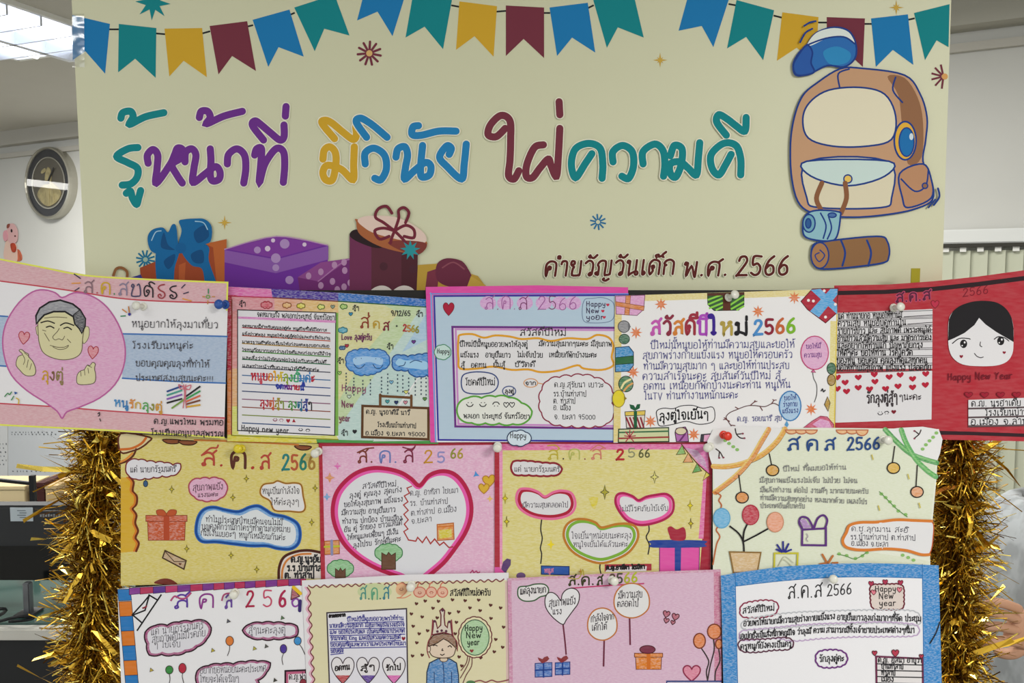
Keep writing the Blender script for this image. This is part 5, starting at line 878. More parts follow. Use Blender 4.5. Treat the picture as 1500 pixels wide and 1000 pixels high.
s.text('bubble', 'หนูเป็นกำลังใจ', 932, 404, 1168, 402, 32, '#5a5658', 1.2); s.text('bubble', 'ให้ค่ะลุงๆ', 985, 474, 1165, 476, 32, '#5a5658', 1.2)
BC = [(510, 620), (525, 550), (560, 505), (620, 490), (700, 508), (780, 518), (850, 490), (905, 482), (950, 505), (1000, 535), (1080, 552), (1150, 590), (1172, 650), (1160, 720), (1110, 755), (1030, 752), (960, 735), (860, 735), (740, 722), (640, 710), (550, 708), (515, 670)]
cloud(s, '+bubble', BC, '#d6dade', '#1f4a9a', 2.6, inner='#6aa0d8', iw=6); s.line('bubble', BC, '#2a66b4', 5.0, True, True); s.line('bubble', BC, '#163f86', 2.0, True, True)
for t_, x0, y0, x1, y1 in (('ทำไมประเทศไทยมีคนจนไม่มี', 572, 582, 1060, 605), ('บุญคงดีกว่านี้ถ้าใครๆทำตามกฎหมาย', 545, 628, 1110, 648), ('ก็มีเงินเยอะๆ หนูก็เหมือนกันค่ะ', 540, 668, 1078, 700)): s.text('bubble', t_, x0, y0, x1, y1, 30, '#55525a', 1.2)
gift(s, 190, 542, 452, 700, '#c8582e', '#b0482a', '#8a3a22', bow='#b8542e')
for x, y in ((830, 308), (354, 376), (744, 428), (1268, 368), (1246, 586), (450, 754), (732, 796), (896, 886)): twinkle(s, x, y, 16, 24, '#c8b83a', '#5a5020')
s.fill('+envelope_drawing', [(312, 766), (446, 830), (432, 884), (296, 812)], '#c0a078', 'pencil', '#4a3424', 2.0); s.line('envelope_drawing', [(312, 770), (370, 836), (440, 836)], '#4a3424', 1.2, False); s.heart('envelope_drawing', 408, 852, 18, 16, '#6a3a2a')
s.fill('name_panel', smooth2([(1040, 945), (1040, 860), (1075, 800), (1150, 770), (1240, 765), (1310, 772), (1328, 780), (1328, 945)], 3), '#d8cfc8', 'paper'); s.line('name_panel', [(1036, 948), (1040, 870), (1072, 805), (1150, 772), (1230, 765), (1310, 780)], '#4a2014', 4.0); s.line('name_panel', [(1056, 940), (1062, 880), (1092, 825), (1160, 792), (1240, 786)], '#c87a3a', 3.0)
for t_, x0, y, x1 in (('ด.ญ.นูรอัย', 1115, 838, 1306), ('ร.ร บ้านท่าส', 1090, 894, 1310), ('ต. ท่าสาป', 1075, 940, 1262)): s.text('name_panel', t_, x0, y, x1, y, 32, BK, 2.2)
s.done()

# --- middle row, second: pink card with one big white heart
s = card('pink card with one big white heart split by a red zigzag line', .0032, (460, 630, 4.348), [(30, 84), (1200, 72), (1200, 960), (60, 960)], '#dd9ac0')
s.fill('ground', [(30, 84), (1200, 72), (1200, 960), (60, 960)], '#e4b0cf', 'crayon'); s.fill('border', [(30, 80), (1200, 70), (1200, 92), (700, 98), (30, 102)], '#a81f38', 'soft'); s.fill('border', [(30, 84), (52, 100), (72, 950), (44, 950)], '#b02238', 'soft')
for t_, x0, x1, c_, h in (('ส.', 276, 380, '#7a3a30', 76), ('ค.', 415, 535, '#6a7ab4', 70), ('ส', 565, 640, '#7a2a44', 76), ('2', 700, 758, '#c08a2a', 72), ('5', 782, 836, '#8a8ac0', 66), ('66', 868, 950, ['#8a8a3a', '#a8923a'], 56)): s.text('heading', t_, x0, 206 if h > 60 else 178, x1, 204 if h > 60 else 176, h, c_, 2.4, .2)
s.line('heading', [(276, 142), (330, 118), (380, 112)], '#7a3a30', 2.0); s.line('heading', [(565, 108), (620, 120), (645, 100)], '#7a2a44', 2.0)
HP = [(672, 352), (620, 310), (560, 272), (480, 248), (380, 240), (290, 262), (215, 310), (150, 385), (122, 470), (122, 560), (150, 650), (200, 735), (280, 810), (380, 870), (490, 915), (560, 940), (620, 975), (690, 955), (750, 910), (830, 840), (900, 750), (960, 660), (995, 570), (1002, 480), (980, 390), (930, 310), (870, 268), (800, 262), (730, 290)]
P2 = [(563 + (x-563)*.955, 580 + (y-580)*.955) for x, y in HP]
s.fill('heart', smooth2(HP, 4, True), '#d8d8de', 'paper'); s.line('heart', P2, '#e05aa8', 6.5, True, True); s.line('heart', HP, '#b01f48', 6.0, True, True)
s.line('heart', [(622, 356), (592, 368), (608, 400), (575, 418), (598, 455), (570, 475), (600, 510), (572, 535), (600, 570), (575, 598), (598, 628), (572, 645), (600, 695)], '#a83a3a', 1.8, False); s.line('heart', [(600, 698), (648, 706), (660, 682), (690, 715), (715, 678), (742, 722), (768, 692), (800, 732), (826, 712), (858, 746), (884, 742)], '#a83a3a', 2.0, False)
for t_, x0, y0, x1, y1 in (('สวัสดีปีใหม่', 308, 372, 524, 356), ('ลุงตู่ คุณลุง สุดเก่ง', 226, 432, 560, 392), ('ขอให้ลุงสุขภาพ แข็งแรง', 192, 488, 566, 452), ('มีความสุข อายุยืนยาว', 176, 540, 518, 518), ('ทำงาน ปกป้อง บ้านเมือง', 180, 596, 560, 572), ('ฉัน คู่ รักของ ชาวแสนดี', 192, 648, 560, 602), ('ให้หนูและเพื่อนๆ มีเงิน', 212, 700, 536, 658), ('ลุงไปรบ รักษ์ดีนะคะ', 250, 748, 552, 706)): s.text('message', t_, x0, y0, x1, y1, 26, '#54525a', 1.3)
for t_, x0, y0, x1, y1 in (('ด.ญ. อาทิสา ไชยมา', 612, 416, 918, 396), ('รร. บ้านท่าสาป', 612, 480, 852, 466), ('ต.ท่าสาป อ.เมือง', 618, 544, 908, 516), ('จ.ยะลา', 620, 596, 750, 578)): s.text('message', t_, x0, y0, x1, y1, 28, '#6a6870', 1.2)
s.fill('+gift_drawing', [(784, 600), (888, 590), (892, 694), (786, 702)], '#dd8a2c', 'pencil', '#b0602a', 1.4); s.fill('gift_drawing', [(796, 636), (876, 628), (878, 680), (798, 690)], '#d8c83a', 'crayon'); s.line('gift_drawing', [(784, 616), (890, 608)], '#c86a2a', 1.6, False)
s.fill('+gift_drawing', [(66, 706), (160, 700), (162, 786), (68, 792)], '#d8883a', 'pencil', '#9a4a2a', 1.2); s.line('gift_drawing', [(68, 742), (160, 738)], '#b8b83a', 3.0, False); s.line('gift_drawing', [(112, 704), (114, 790)], '#8a8ab0', 4.0, False)
def tree(x, y, r, tw, th):
    cloud(s, '+tree_drawing', ell(x, y, r, r*.62, 12), '#8ac08a', '#3a7a4a', 1.4, r*.5, .35, 'pencil'); s.fill('tree_drawing', [(x - tw, y), (x - tw*.3, y + r*.2), (x, y - r*.04), (x + tw*.4, y + r*.2), (x + tw, y), (x + tw, y + th), (x - tw, y + th)], '#6a4630', 'soft', '#4a2f1f', 1.2)
tree(475, 780, 88, 44, 105); tree(168, 880, 84, 32, 60)
for x, y, r, c_ in ((150, 228, 26, '#e26ab8'), (100, 302, 34, '#d98a4a'), (82, 424, 26, '#5a9ad0')): s.fill('+star_drawing', star_pts(x, y, r, r*.42, 4), c_, 'pencil')
s.fill('+star_drawing', star_pts(1032, 282, 24, 9, 3, 20), '#4a90d0', 'flat'); s.heart('+small_heart', 1116, 322, 80, 70, '#dcb02e', '#b07a2a', 1.4, 'soft', -8); s.heart('+small_heart', 1082, 372, 66, 62, '#dcb02e', '#b07a2a', 1.4, 'soft'); s.fill('+star_drawing', star_pts(1120, 436, 22, 9, 4), '#e0b86a', 'flat'); s.lines('squiggle', [[(996, 908), (1010, 892), (1018, 906), (1034, 896), (1042, 908), (1056, 902)]], '#b03a6a', 1.6)
s.done()

# --- middle row, third: yellow card with three heart balloons
s = card('yellow card with three heart shaped message balloons and a pink gift', .0046, (720, 630, 4.412), [(20, 66), (1438, 72), (1425, 960), (20, 960)], '#ded890')
s.fill('ground', [(20, 66), (1438, 72), (1425, 960), (20, 960)], '#dccf7e', 'pencil')
s.fill('border', [(20, 66), (1438, 72), (1436, 92), (20, 88)], '#a01f38', 'soft'); s.fill('border', [(50, 88), (1410, 90), (1400, 122), (70, 130)], '#e26aa8', 'pencil'); s.fill('border', [(20, 88), (52, 88), (56, 960), (20, 960)], '#b02438', 'soft'); s.fill('border', [(50, 110), (72, 125), (70, 960), (54, 960)], '#e88ab8', 'pencil'); s.fill('border', [(1386, 90), (1430, 90), (1414, 960), (1340, 960), (1380, 500)], '#a81f38', 'soft'); s.fill('border', [(1370, 300), (1390, 300), (1370, 700), (1338, 700)], '#e26aa8', 'pencil'); s.line('border', [(1435, 76), (1420, 958)], '#1f1a1c', 2.2, False)
s.fill('+corner_fold', [(1232, 90), (1396, 94), (1406, 278), (1340, 220)], '#e06ab0', 'pencil'); s.fill('corner_fold', [(1250, 110), (1330, 130), (1380, 190), (1395, 255), (1340, 210)], '#c89ac0', 'crayon')
s.line('+bunting_drawing', [(1228, 90), (1270, 145), (1330, 215), (1408, 284)], '#5a2a2a', 1.6)
for q, c_ in (([(1232, 96), (1194, 158), (1254, 152)], '#7ab04a'), ([(1272, 146), (1238, 208), (1304, 206)], '#e09a5a'), ([(1328, 214), (1298, 276), (1358, 262)], '#5aa04a'), ([(1388, 268), (1366, 324), (1412, 290)], '#dcc82e')): s.fill('bunting_drawing', q, c_, 'pencil', '#6a5a2a', 1.2)
for t_, x0, x1, c_, h in (('ส.', 360, 480, ['#b8a83a', BK], 64), ('ค.', 496, 620, ['#b0b060', '#8a4a3a'], 62), ('ส', 640, 720, '#c87a6a', 66), ('2', 806, 858, '#b02a34', 62), ('5', 880, 930, '#8a8a6a', 52), ('66', 950, 1024, '#5a5a3a', 54)): s.text('heading', t_, x0, 188 if h > 55 else 174, x1, 188 if h > 55 else 172, h, c_, 3.2 if t_ == '2' else 2.0, .2)
s.line('heading', [(362, 100), (410, 96), (440, 118)], '#c0a03a', 1.8); s.line('heading', [(640, 130), (690, 96), (736, 118)], '#c87a6a', 1.8)
cloud(s, '+bubble', [(126, 245), (135, 205), (180, 198), (260, 202), (340, 212), (430, 218), (456, 250), (438, 284), (340, 294), (230, 288), (150, 288)], '#d8d6da', '#8a2430', 3.0, 48, .18); s.text('bubble', 'แด่ นายกรัฐมนตรี', 146, 266, 440, 266, 26, '#6a6468', 1.2)
def hb(pts, o1, o2, txts, string):
    s.line('+heart_balloon', string, '#2a2426', 1.8); s.fill('heart_balloon', smooth2(pts, 4, True), '#d8d6da', 'paper')
    cx = sum(p[0] for p in pts)/len(pts); cy = sum(p[1] for p in pts)/len(pts)
    s.line('heart_balloon', [(cx + (x-cx)*.9, cy + (y-cy)*.86) for x, y in pts], o2, 4.5, True, True); s.line('heart_balloon', pts, o1, 3.6, True, True)
    for a in txts: s.text('heart_balloon', *a, '#66626a', 1.15)
hb([(345, 428), (300, 398), (240, 378), (180, 384), (160, 440), (180, 500), (240, 545), (320, 568), (420, 570), (510, 540), (542, 480), (520, 410), (460, 390), (400, 400)], '#de6a98', '#a81f38', [('มีความสุขตลอดไป', 200, 498, 495, 496, 26)], [(325, 570), (318, 640), (328, 700), (316, 760), (324, 800), (318, 860)])
hb([(950, 452), (910, 425), (850, 406), (810, 420), (802, 470), (830, 530), (880, 585), (960, 612), (1050, 600), (1130, 568), (1172, 520), (1172, 450), (1130, 412), (1060, 418), (1000, 430)], '#a81f50', '#e05aa0', [('ไม่มีโรคภัยไข้เจ็บ', 826, 524, 1142, 518, 28)], [(1016, 610), (1018, 650), (1000, 690), (1020, 740), (1012, 800)])
hb([(712, 628), (670, 595), (600, 574), (530, 580), (480, 620), (468, 690), (510, 770), (590, 825), (700, 858), (800, 835), (890, 785), (945, 700), (935, 630), (880, 604), (800, 608)], '#b8762c', '#7aa83a', [('ใจเย็นๆหน่อยนะคะลุง', 518, 700, 905, 696, 32), ('หนูใจเย็นได้แล้วนะคะ', 530, 752, 880, 752, 28)], [(704, 856), (700, 890), (708, 930)])
for x, y, rx, ry, c_, o_ in ((732, 400, 28, 48, '#a8a03a', '#2a2620'), (1054, 302, 26, 40, '#d8d07a', '#2a2620'), (88, 440, 18, 36, '#d8c82c', '#8a7a2a'), (98, 590, 16, 36, '#d8c82c', '#6a5a2a'), (1284, 486, 18, 36, '#d8c82c', '#8a7a2a'), (1288, 602, 16, 34, '#c8b82c', '#5a4a2a'), (384, 738, 26, 38, '#e6d02c', None), (576, 912, 14, 22, '#c8923a', None)): twinkle(s, x, y, rx, ry, c_, o_)
s.fill('+star_drawing', [(626, 440), (660, 428), (690, 432), (684, 470), (668, 512), (650, 500), (640, 470)], '#dcca2e', 'pencil')
s.fill('+gift_drawing', [(1086, 750), (1344, 756), (1340, 960), (1086, 960)], '#e254a8', 'soft', '#6a2a6a', 1.2); s.fill('gift_drawing', smooth2([(1040, 710), (1370, 712), (1376, 735), (1365, 755), (1045, 758), (1032, 735)], 3, True), '#1f3f98', 'soft'); s.fill('gift_drawing', [(1184, 750), (1226, 750), (1222, 960), (1184, 960)], '#1f3f98', 'soft'); s.fill('gift_drawing', [(1196, 640), (1160, 620), (1138, 635), (1150, 680), (1166, 708), (1246, 710), (1256, 660), (1240, 626)], '#a8203a', 'soft', sm=True)
s.fill('+rabbit_drawing', [(62, 900), (75, 850), (100, 828), (125, 835), (124, 870), (96, 912), (110, 950), (20, 960), (20, 890), (40, 882)], '#5a3a72', 'soft'); s.fill('rabbit_drawing', [(20, 884), (50, 884), (90, 925), (80, 960), (20, 960)], '#e25aa8', 'soft'); s.fill('rabbit_drawing', ell(190, 940, 30, 22), '#6a4a7a', 'soft')
s.fill('+box_drawing', [(322, 876), (502, 880), (502, 935), (322, 930)], '#1f54a8', 'soft', '#1a2a5a', 1.2); s.text('box_drawing', 'หนูส', 342, 920, 400, 918, 24, '#c87a9a', 1.6)
s.fill('+name_panel', [(732, 866), (1034, 862), (1034, 905), (732, 915)], '#a8283a', 'soft'); s.fill('name_panel', [(752, 884), (1004, 878), (1000, 910), (735, 915)], '#dcd6d8', 'paper'); s.text('name_panel', 'ด.ญ.อานีตา ไซมิหา', 742, 900, 990, 894, 22, '#1f1a1c', 2.0)
s.done()

# --- middle row, fourth: pale green card with baubles on cords
s = card('pale green card with orange and green ribbons, baubles and a flowerpot of balloons', .009, (1030, 620, 4.167), [(58, 36), (700, 26), (1440, 34), (1425, 330), (1398, 620), (1400, 700), (1385, 800), (1390, 960), (60, 960)], '#dfe2d4', lambda x, y: .006 * max(0, (x - 1290) / 80) ** 1.4 * max(0, min(1, (y - 640) / 130)))
s.fill('ground', [(60, 40), (1430, 40), (1415, 330), (1390, 590), (900, 600), (870, 760), (1380, 840), (1380, 950), (70, 950)], '#dfe4cc', 'pencil')
s.fill('corner', smooth2([(60, 38), (490, 32), (430, 120), (340, 200), (250, 250), (150, 268), (60, 268)], 3, True), '#e0dfe0', 'paper'); s.fill('+corner', [(62, 275), (240, 255), (160, 340), (70, 420)], '#dfdfde', 'paper'); s.fill('+corner', smooth2([(1110, 38), (1438, 36), (1424, 240), (1340, 225), (1240, 160), (1160, 90)], 3, True), '#e2e1e2', 'paper')
for pts, c1, c2 in (([(500, 34), (450, 110), (360, 190), (250, 240), (150, 262), (62, 262)], '#e0a02c', '#3a2a1a'), ([(400, 36), (350, 120), (290, 220), (200, 320), (72, 420)], '#dd8f34', '#3a2a1a'), ([(1112, 38), (1180, 110), (1260, 180), (1340, 215), (1425, 240)], '#3f9a44', '#1f5a2a'), ([(1210, 40), (1240, 120), (1300, 220), (1370, 290), (1420, 325)], '#4aa84a', '#1f5a2a')): s.line('+ribbon_drawing', [(x + 6, y + 10) for x, y in pts], c2, 3.0); s.line('ribbon_drawing', pts, c1, 7.4, tex='pencil'); s.line('ribbon_drawing', [(x - 8, y - 8) for x, y in pts], '#e6c05a' if c1[1] == 'e' or c1[1] == 'd' else '#7ac06a', 2.4, tex='pencil')
s.line('twig_drawing', [(196, 32), (204, 66), (228, 88), (250, 90)], '#2a2224', 1.6); s.lines('twig_drawing', [[(206, 66), (240, 62)], [(78, 155), (104, 176), (120, 205)], [(100, 172), (96, 205)], [(1330, 40), (1318, 66), (1292, 88)], [(1318, 66), (1292, 46)]], '#3a2a2a', 1.6); s.fills('twig_drawing', [ell(x, y, 7, 6, 10) for x, y in ((242, 62), (252, 90), (98, 210), (124, 208), (1290, 92), (1290, 46))], '#8a4a5a')
s.fills('leaf_drawing', [ell(x, y, 12, 10, 10) for x, y in ((135, 104), (158, 122), (184, 142), (208, 160), (1424, 58), (1404, 84), (1382, 106), (1360, 130), (1340, 156), (1088, 430), (1114, 452), (1140, 478), (1166, 504), (1192, 534), (1236, 556), (830, 796), (876, 806), (930, 824), (972, 808), (1000, 788), (1218, 804), (1252, 818), (1284, 834))], '#8ab86a'); s.lines('leaf_drawing', [[(1076, 416), (1130, 470), (1180, 520), (1246, 570)], [(818, 798), (870, 808), (930, 826), (1004, 784)]], '#5a8a4a', 1.2)
for k in range(6): s.fill('edge_scallop', ell(540 + (k % 3)*60 + (k // 3)*310, 40, 36, 24 if k != 5 else 34, 14, 0, 180), '#e8b47a', 'pencil', '#b86a4a', 1.6)
s.line('edge_scallop', [(72, 420), (108, 440), (96, 470), (112, 500), (98, 540)], '#b8663a', 2.0); s.line('edge_scallop', [(100, 620), (80, 650), (102, 690), (82, 740), (60, 860)], '#b8663a', 2.0)
for (x0, y0, x1, y1), c_ in (((404, 184, 424, 286), '#d8a03a'), ((218, 315, 238, 452), '#dd8f3a'), ((1170, 140, 1162, 272), '#dcb03a'), ((1308, 256, 1306, 418), '#e2a070')):
    s.line('+bauble_drawing', [(x0, y0), (x1 - 6, y1 - 34)], '#2a2420', 1.6, False); s.fill('bauble_drawing', ell(x1, y1, 38, 33), c_, 'pencil', '#2a2420', 1.7)
for t_, x0, x1, h in (('ส', 512, 592, 64), ('ค', 632, 706, 62), ('ส', 740, 808, 64)): s.text('heading', t_, x0, 164, x1, 162, h, '#2a4a84', 2.8, .2)
s.text('heading', '2566', 880, 160, 1080, 156, 68, '#2a4a84', 2.8, .2)
for t_, x0, y0, x1, y1 in (('ปีใหม่ ที่ผมขอให้ท่าน', 488, 292, 874, 280), ('มีสุขภาพแข็งแรงไม่เจ็บ ไม่ป่วย ไม่จน', 346, 360, 942, 362), ('มีพลังทำงาน ต่อไป งานดีๆ มากมายนะครับ', 350, 418, 1010, 428), ('ท่านมีความสุขทุกอย่าง หลงมากด้วย เพลงโปร', 350, 466, 1002, 492), ('ประเทศอันดับ1ครับ', 350, 515, 622, 518)): s.text('message', t_, x0, y0, x1, y1, 24, '#7c7c7e', 1.0)
s.lines('+flowerpot_drawing', [[(250, 780), (244, 720), (216, 670), (164, 628)], [(244, 720), (250, 660), (268, 618)], [(246, 722), (310, 690), (394, 644)]], '#1f1a1c', 2.4)
for x, y, c_, o_ in ((114, 578, '#6ab4e0', '#5aa0c8'), (290, 558, '#c02440', '#a8203a'), (440, 602, '#e8a080', '#c88a6a')): s.fill('flowerpot_drawing', ell(x, y, 50, 60), c_, 'pencil', o_, 1.4)
s.fill('flowerpot_drawing', [(162, 784), (352, 788), (330, 910), (186, 910)], '#d8b88a', 'crayon', '#8a6a3a', 2.2)
s.line('+gift_drawing', [(606, 648), (604, 742), (750, 744), (750, 640), (606, 648)], '#5a2f78', 3.0, False); s.line('gift_drawing', [(672, 636), (640, 580), (600, 572), (586, 605), (606, 646)], '#5a2f78', 3.0); s.line('gift_drawing', [(678, 636), (700, 580), (735, 560), (758, 590), (745, 640)], '#5a2f78', 3.0); s.fill('gift_drawing', [(590, 590), (620, 580), (660, 634), (612, 640)], '#b08ac0', 'crayon'); s.line('gift_drawing', [(632, 672), (640, 690), (630, 705), (640, 720)], '#9a8aa0', 1.0)
s.line('+plant_drawing', [(434, 880), (436, 792), (578, 792), (574, 880)], '#c0b83a', 2.6, False); s.lines('plant_drawing', [[(490, 784), (488, 722)], [(482, 784), (452, 740)], [(498, 784), (522, 735)], [(478, 784), (448, 768)], [(504, 784), (538, 770)]], '#2a2f88', 2.6, False); s.lines('plant_drawing', [[(460, 870), (490, 830), (540, 870)], [(470, 850), (500, 812), (550, 850)]], '#b8b8a0', 1.0)
s.lines('twig_drawing', [[(728, 800), (760, 856)], [(792, 808), (762, 856)], [(715, 858), (760, 850)], [(790, 852), (820, 850)]], '#b8703a', 3.0, False)
for x, y in ((1034, 206), (1254, 324), (1074, 516), (1322, 500)): s.line('fleck', [(x - 4, y - 14), (x + 4, y + 14)], '#c8b84a', 1.6, False)
cloud(s, '+bubble', [(870, 660), (890, 620), (960, 605), (1060, 606), (1180, 590), (1290, 596), (1396, 598), (1404, 690), (1385, 790), (1330, 805), (1240, 775), (1120, 765), (1000, 770), (900, 765), (850, 720)], '#dedde0', '#b8562a', 1.6); s.line('bubble', [(1396, 596), (1290, 592), (1180, 588), (1060, 602), (960, 604), (895, 622), (875, 665), (852, 712), (868, 750), (920, 768), (1000, 772), (1120, 765), (1240, 775), (1330, 800), (1382, 800)], '#d07a34', 4.2)
for t_, x0, y, x1 in (('ด.ช.ลุกมาน สะอิ', 905, 656, 1250), ('รร.บ้านท่าสาป ต.ท่าสาป', 900, 706, 1296), ('อ.เมือง จ.ยะลา', 905, 744, 1130)): s.text('bubble', t_, x0, y, x1, y + 8, 26, '#5a5860', 1.2)
s.done()

# --- bottom row, first: white card with a striped orange, blue and purple edge
s = card('white card with an orange, blue and purple block edge and plum outlined clouds', .0075, (160, 830, 5.0), [(60, 162), (150, 152), (700, 118), (1240, 90), (1440, 84), (1440, 1180), (100, 1180)], '#e4e3e7')
for k in range(16):
    y0 = 165 + k * 108 * (1 if k < 1 else 1) - (18 if k else 0); y1 = y0 + (84 if k == 0 else 108); x = 60 + k * 9
    if y0 < 1170: s.fill('border', [(x, y0), (x + 94, y0 - 4), (x + 104, min(y1, 1176) - 4), (x + 9, min(y1, 1176))], '#1f78c0' if k % 2 == 0 else '#dd7a22', 'soft', '#2a2438', .8)
xs = [146, 226, 322, 412, 500, 594, 684, 765, 842, 918, 994, 1070, 1146, 1230, 1314, 1400, 1440]
ty = lambda x: 155 - (x - 146) * .056 if x < 1240 else 92 - (x - 1240) * .03
for k in range(len(xs) - 1):
    a, b_ = xs[k], xs[k+1]; s.fill('border', [(a, ty(a)), (b_, ty(b_)), (b_, ty(b_) + 46), (a, ty(a) + 50)], ('#7a2f90', '#b82a58')[k % 2] if k > 3 else ('#8a3a98', '#b8305a', '#5a2a90', '#c03a70')[k], 'soft', '#3a1f3a', .7)
s.lines('+envelope_drawing', [[(205, 465), (380, 205)], [(175, 355), (240, 410)], [(290, 205), (352, 242)], [(168, 352), (250, 262), (294, 208)], [(180, 350), (262, 318), (292, 212)]], '#1f1c20', 2.2, False); s.line('envelope_drawing', [(246, 302), (262, 296), (272, 288)], '#8a2a3a', 2.4)
for t_, x0, x1, c_, h in (('ส', 470, 590, ['#5a3a9a'], 95), ('ค', 655, 775, ['#8a3a8a'], 100), ('ส', 845, 905, ['#6a4a9a'], 92)): s.text('heading', t_, x0, 305, x1, 296, h, c_, 2.6, .1)
s.line('heading', [(452, 246), (480, 215), (520, 232), (560, 228), (598, 192)], '#b04a78', 2.6); s.line('heading', [(825, 245), (840, 205), (880, 195), (905, 225)], '#b0507a', 2.4)
for t_, x0, x1, c_, w_ in (('2', 1002, 1064, '#a8284a', 3.0), ('5', 1120, 1198, '#c04a68', 2.2), ('6', 1240, 1298, '#a82a50', 3.4), ('6', 1330, 1400, '#8a4aa0', 2.6)): s.text('heading', t_, x0, 290, x1, 288, 112, c_, w_, .1)
def pc(pts, txts):
    cloud(s, '+bubble', pts, '#d8d6de', '#3a1a2a', 1.8, 90, .22, inner='#a84a80', iw=4.2); s.line('bubble', scallop(around(smooth2(pts, 4, True), 90), .22), '#2f1420', 2.0, False, True)
    for a in txts: s.text('bubble', *a, '#6a6870', 1.15)
pc([(262, 480), (300, 440), (370, 425), (450, 428), (500, 405), (590, 402), (650, 395), (720, 392), (745, 420), (742, 500), (700, 540), (640, 590), (560, 625), (480, 645), (380, 640), (300, 650), (265, 600), (285, 530)], [('แด่ นายกรัฐมนตรี', 305, 500, 690, 446, 40), ('สุขภาพดีไม่มีโรคภัย', 312, 555, 705, 505, 42), ('ๆ ไข้เจ็บ', 330, 592, 522, 585, 36)])
pc([(975, 465), (990, 425), (1060, 415), (1150, 408), (1260, 412), (1370, 430), (1400, 462), (1380, 500), (1280, 522), (1150, 530), (1040, 520), (990, 500)], [('สู้ๆนะคะลุงตู่', 1020, 488, 1290, 486, 42)])
pc([(645, 760), (700, 730), (800, 712), (900, 712), (1000, 695), (1100, 692), (1180, 702), (1188, 750), (1120, 790), (1090, 830), (1110, 900), (1000, 960), (800, 970), (670, 950), (640, 860)], [('อยากขอหน่อยนะคะประเทศ', 665, 780, 1150, 765, 40), ('ไทยจะได้เจริญๆ', 665, 845, 950, 842, 40)])
s.fill('+name_panel', [(1290, 762), (1440, 756), (1440, 1100), (1290, 1100)], '#c05a80', 'soft', '#2a1420', 2.6); s.fill('name_panel', [(1312, 786), (1440, 780), (1440, 1080), (1312, 1080)], '#dcd6dc', 'paper'); s.text('name_panel', 'ด.ญ.ฟา', 1318, 825, 1438, 825, 36, BK, 1.3)
for x, y, rx, ry, c_, st_ in ((882, 542, 28, 34, '#dd7a2c', [(882, 575), (880, 610), (866, 650)]), (1276, 600, 24, 32, '#4a2f98', [(1278, 632), (1265, 670), (1272, 715)]), (1380, 542, 26, 30, '#3a90d0', [(1395, 570), (1415, 600), (1432, 640)]), (440, 754, 27, 30, '#2f8a3a', [(440, 785), (445, 820), (438, 860)]), (536, 742, 27, 36, '#b8203c', [(538, 780), (535, 805), (548, 860)]), (1420, 850, 24, 30, '#8a2438', None)): balloon(s, x, y, rx, ry, c_, '#3a2a2a', st_, tex='soft')
for x, y, c_ in ((758, 612, '#b8a83a'), (1064, 598, '#b8b04a'), (308, 756, '#c0a84a'), (872, 398, '#5a5a6a'), (1268, 374, '#5a7a5a'), (1150, 582, '#5a5a5a'), (1214, 830, '#3a3a3a')): s.fill('fleck', star_pts(x, y, 17, 8, 3, 10), c_, 'flat', '#4a4430', .7)
s.fill('+party_hat_drawing', [(1340, 150), (1395, 215), (1330, 240)], '#a84a58', 'pencil', '#3a1a1a', 1.2); s.line('party_hat_drawing', [(1350, 150), (1400, 195)], '#e0b82c', 5, False); s.line('party_hat_drawing', [(1398, 250), (1395, 320)], '#3a2a6a', 5, False)
s.done()

# --- bottom row, second: pale yellow card with a crowned boy
s = card('pale yellow card with a drawn boy in a crown holding a green balloon', .0087, (430, 830, 4.545), [(55, 90), (760, 52), (1432, 38), (1445, 1040), (100, 1040)], '#dddade')
s.fill('ground', [(95, 130), (700, 98), (1420, 88), (1432, 1040), (148, 1040)], '#e0d8b2', 'soft')
wv = [(x, 132 - (x - 100) * .033 + 8 * (1 if k % 2 else -1)) for k, x in enumerate(range(100, 1420, 26))]; s.line('border', wv, '#7a3a40', 1.8)
wl = [(100 + (y - 130) * .05 + 10 * (1 if k % 2 else -1), y) for k, y in enumerate(range(136, 1040, 36))]; s.line('border', [(x - 12, y) for x, y in wl], '#dca8bc', 2.6); s.line('border', wl, '#7a3a40', 1.8); s.fill('border', [(1408, 96), (1430, 96), (1438, 1040), (1420, 1040)], '#d8b8b4', 'soft')
s.fill('heading', ell(540, 165, 115, 55), '#c8d0a0', 'soft'); s.text('heading', 'ส.ค.ส', 440, 218, 640, 212, 78, ['#4a8a80', '#2a5a54', '#5a9a7a', '#2a4a5a', '#3a7a8a'], 1.9, .2)
s.fill('heading', ell(720, 150, 40, 40), '#e6b48a', 'soft'); s.line('heading', [(688, 122), (720, 108), (750, 130), (748, 165), (715, 200), (690, 206), (740, 205), (780, 185)], '#d08a6a', 1.6); smile(s, 'heading', 718, 148, 12, '#a86a5a', 1.2)
for x in (840, 918, 992): s.fill('heading', ell(x, 168, 34 if x > 850 else 40, 34), '#e6b8a0', 'soft', '#c86a5a', 1.5); smile(s, 'heading', x, 172, 11, '#b0584a', 1.2, 1 if x != 918 else -1); s.line('heading', [(x - 18, 142), (x - 8, 112), (x + 6, 106)], '#c86a5a', 1.6)
s.text('message', 'สวัสดีปีใหม่_ครับ', 1042, 192, 1312, 188, 34, '#2a2422', 1.6)
s.fill('+writing_panel', [(222, 306), (752, 276), (764, 1040), (248, 1040)], '#dbd9e2', 'paper'); s.line('writing_panel', [(248, 1040), (222, 306), (752, 278), (764, 1040)], '#3a2f3a', 2.0, False)
s.text('writing_panel', 'อวยพรจาก', 236, 336, 345, 328, 16, '#1f1a1c', 2.0)
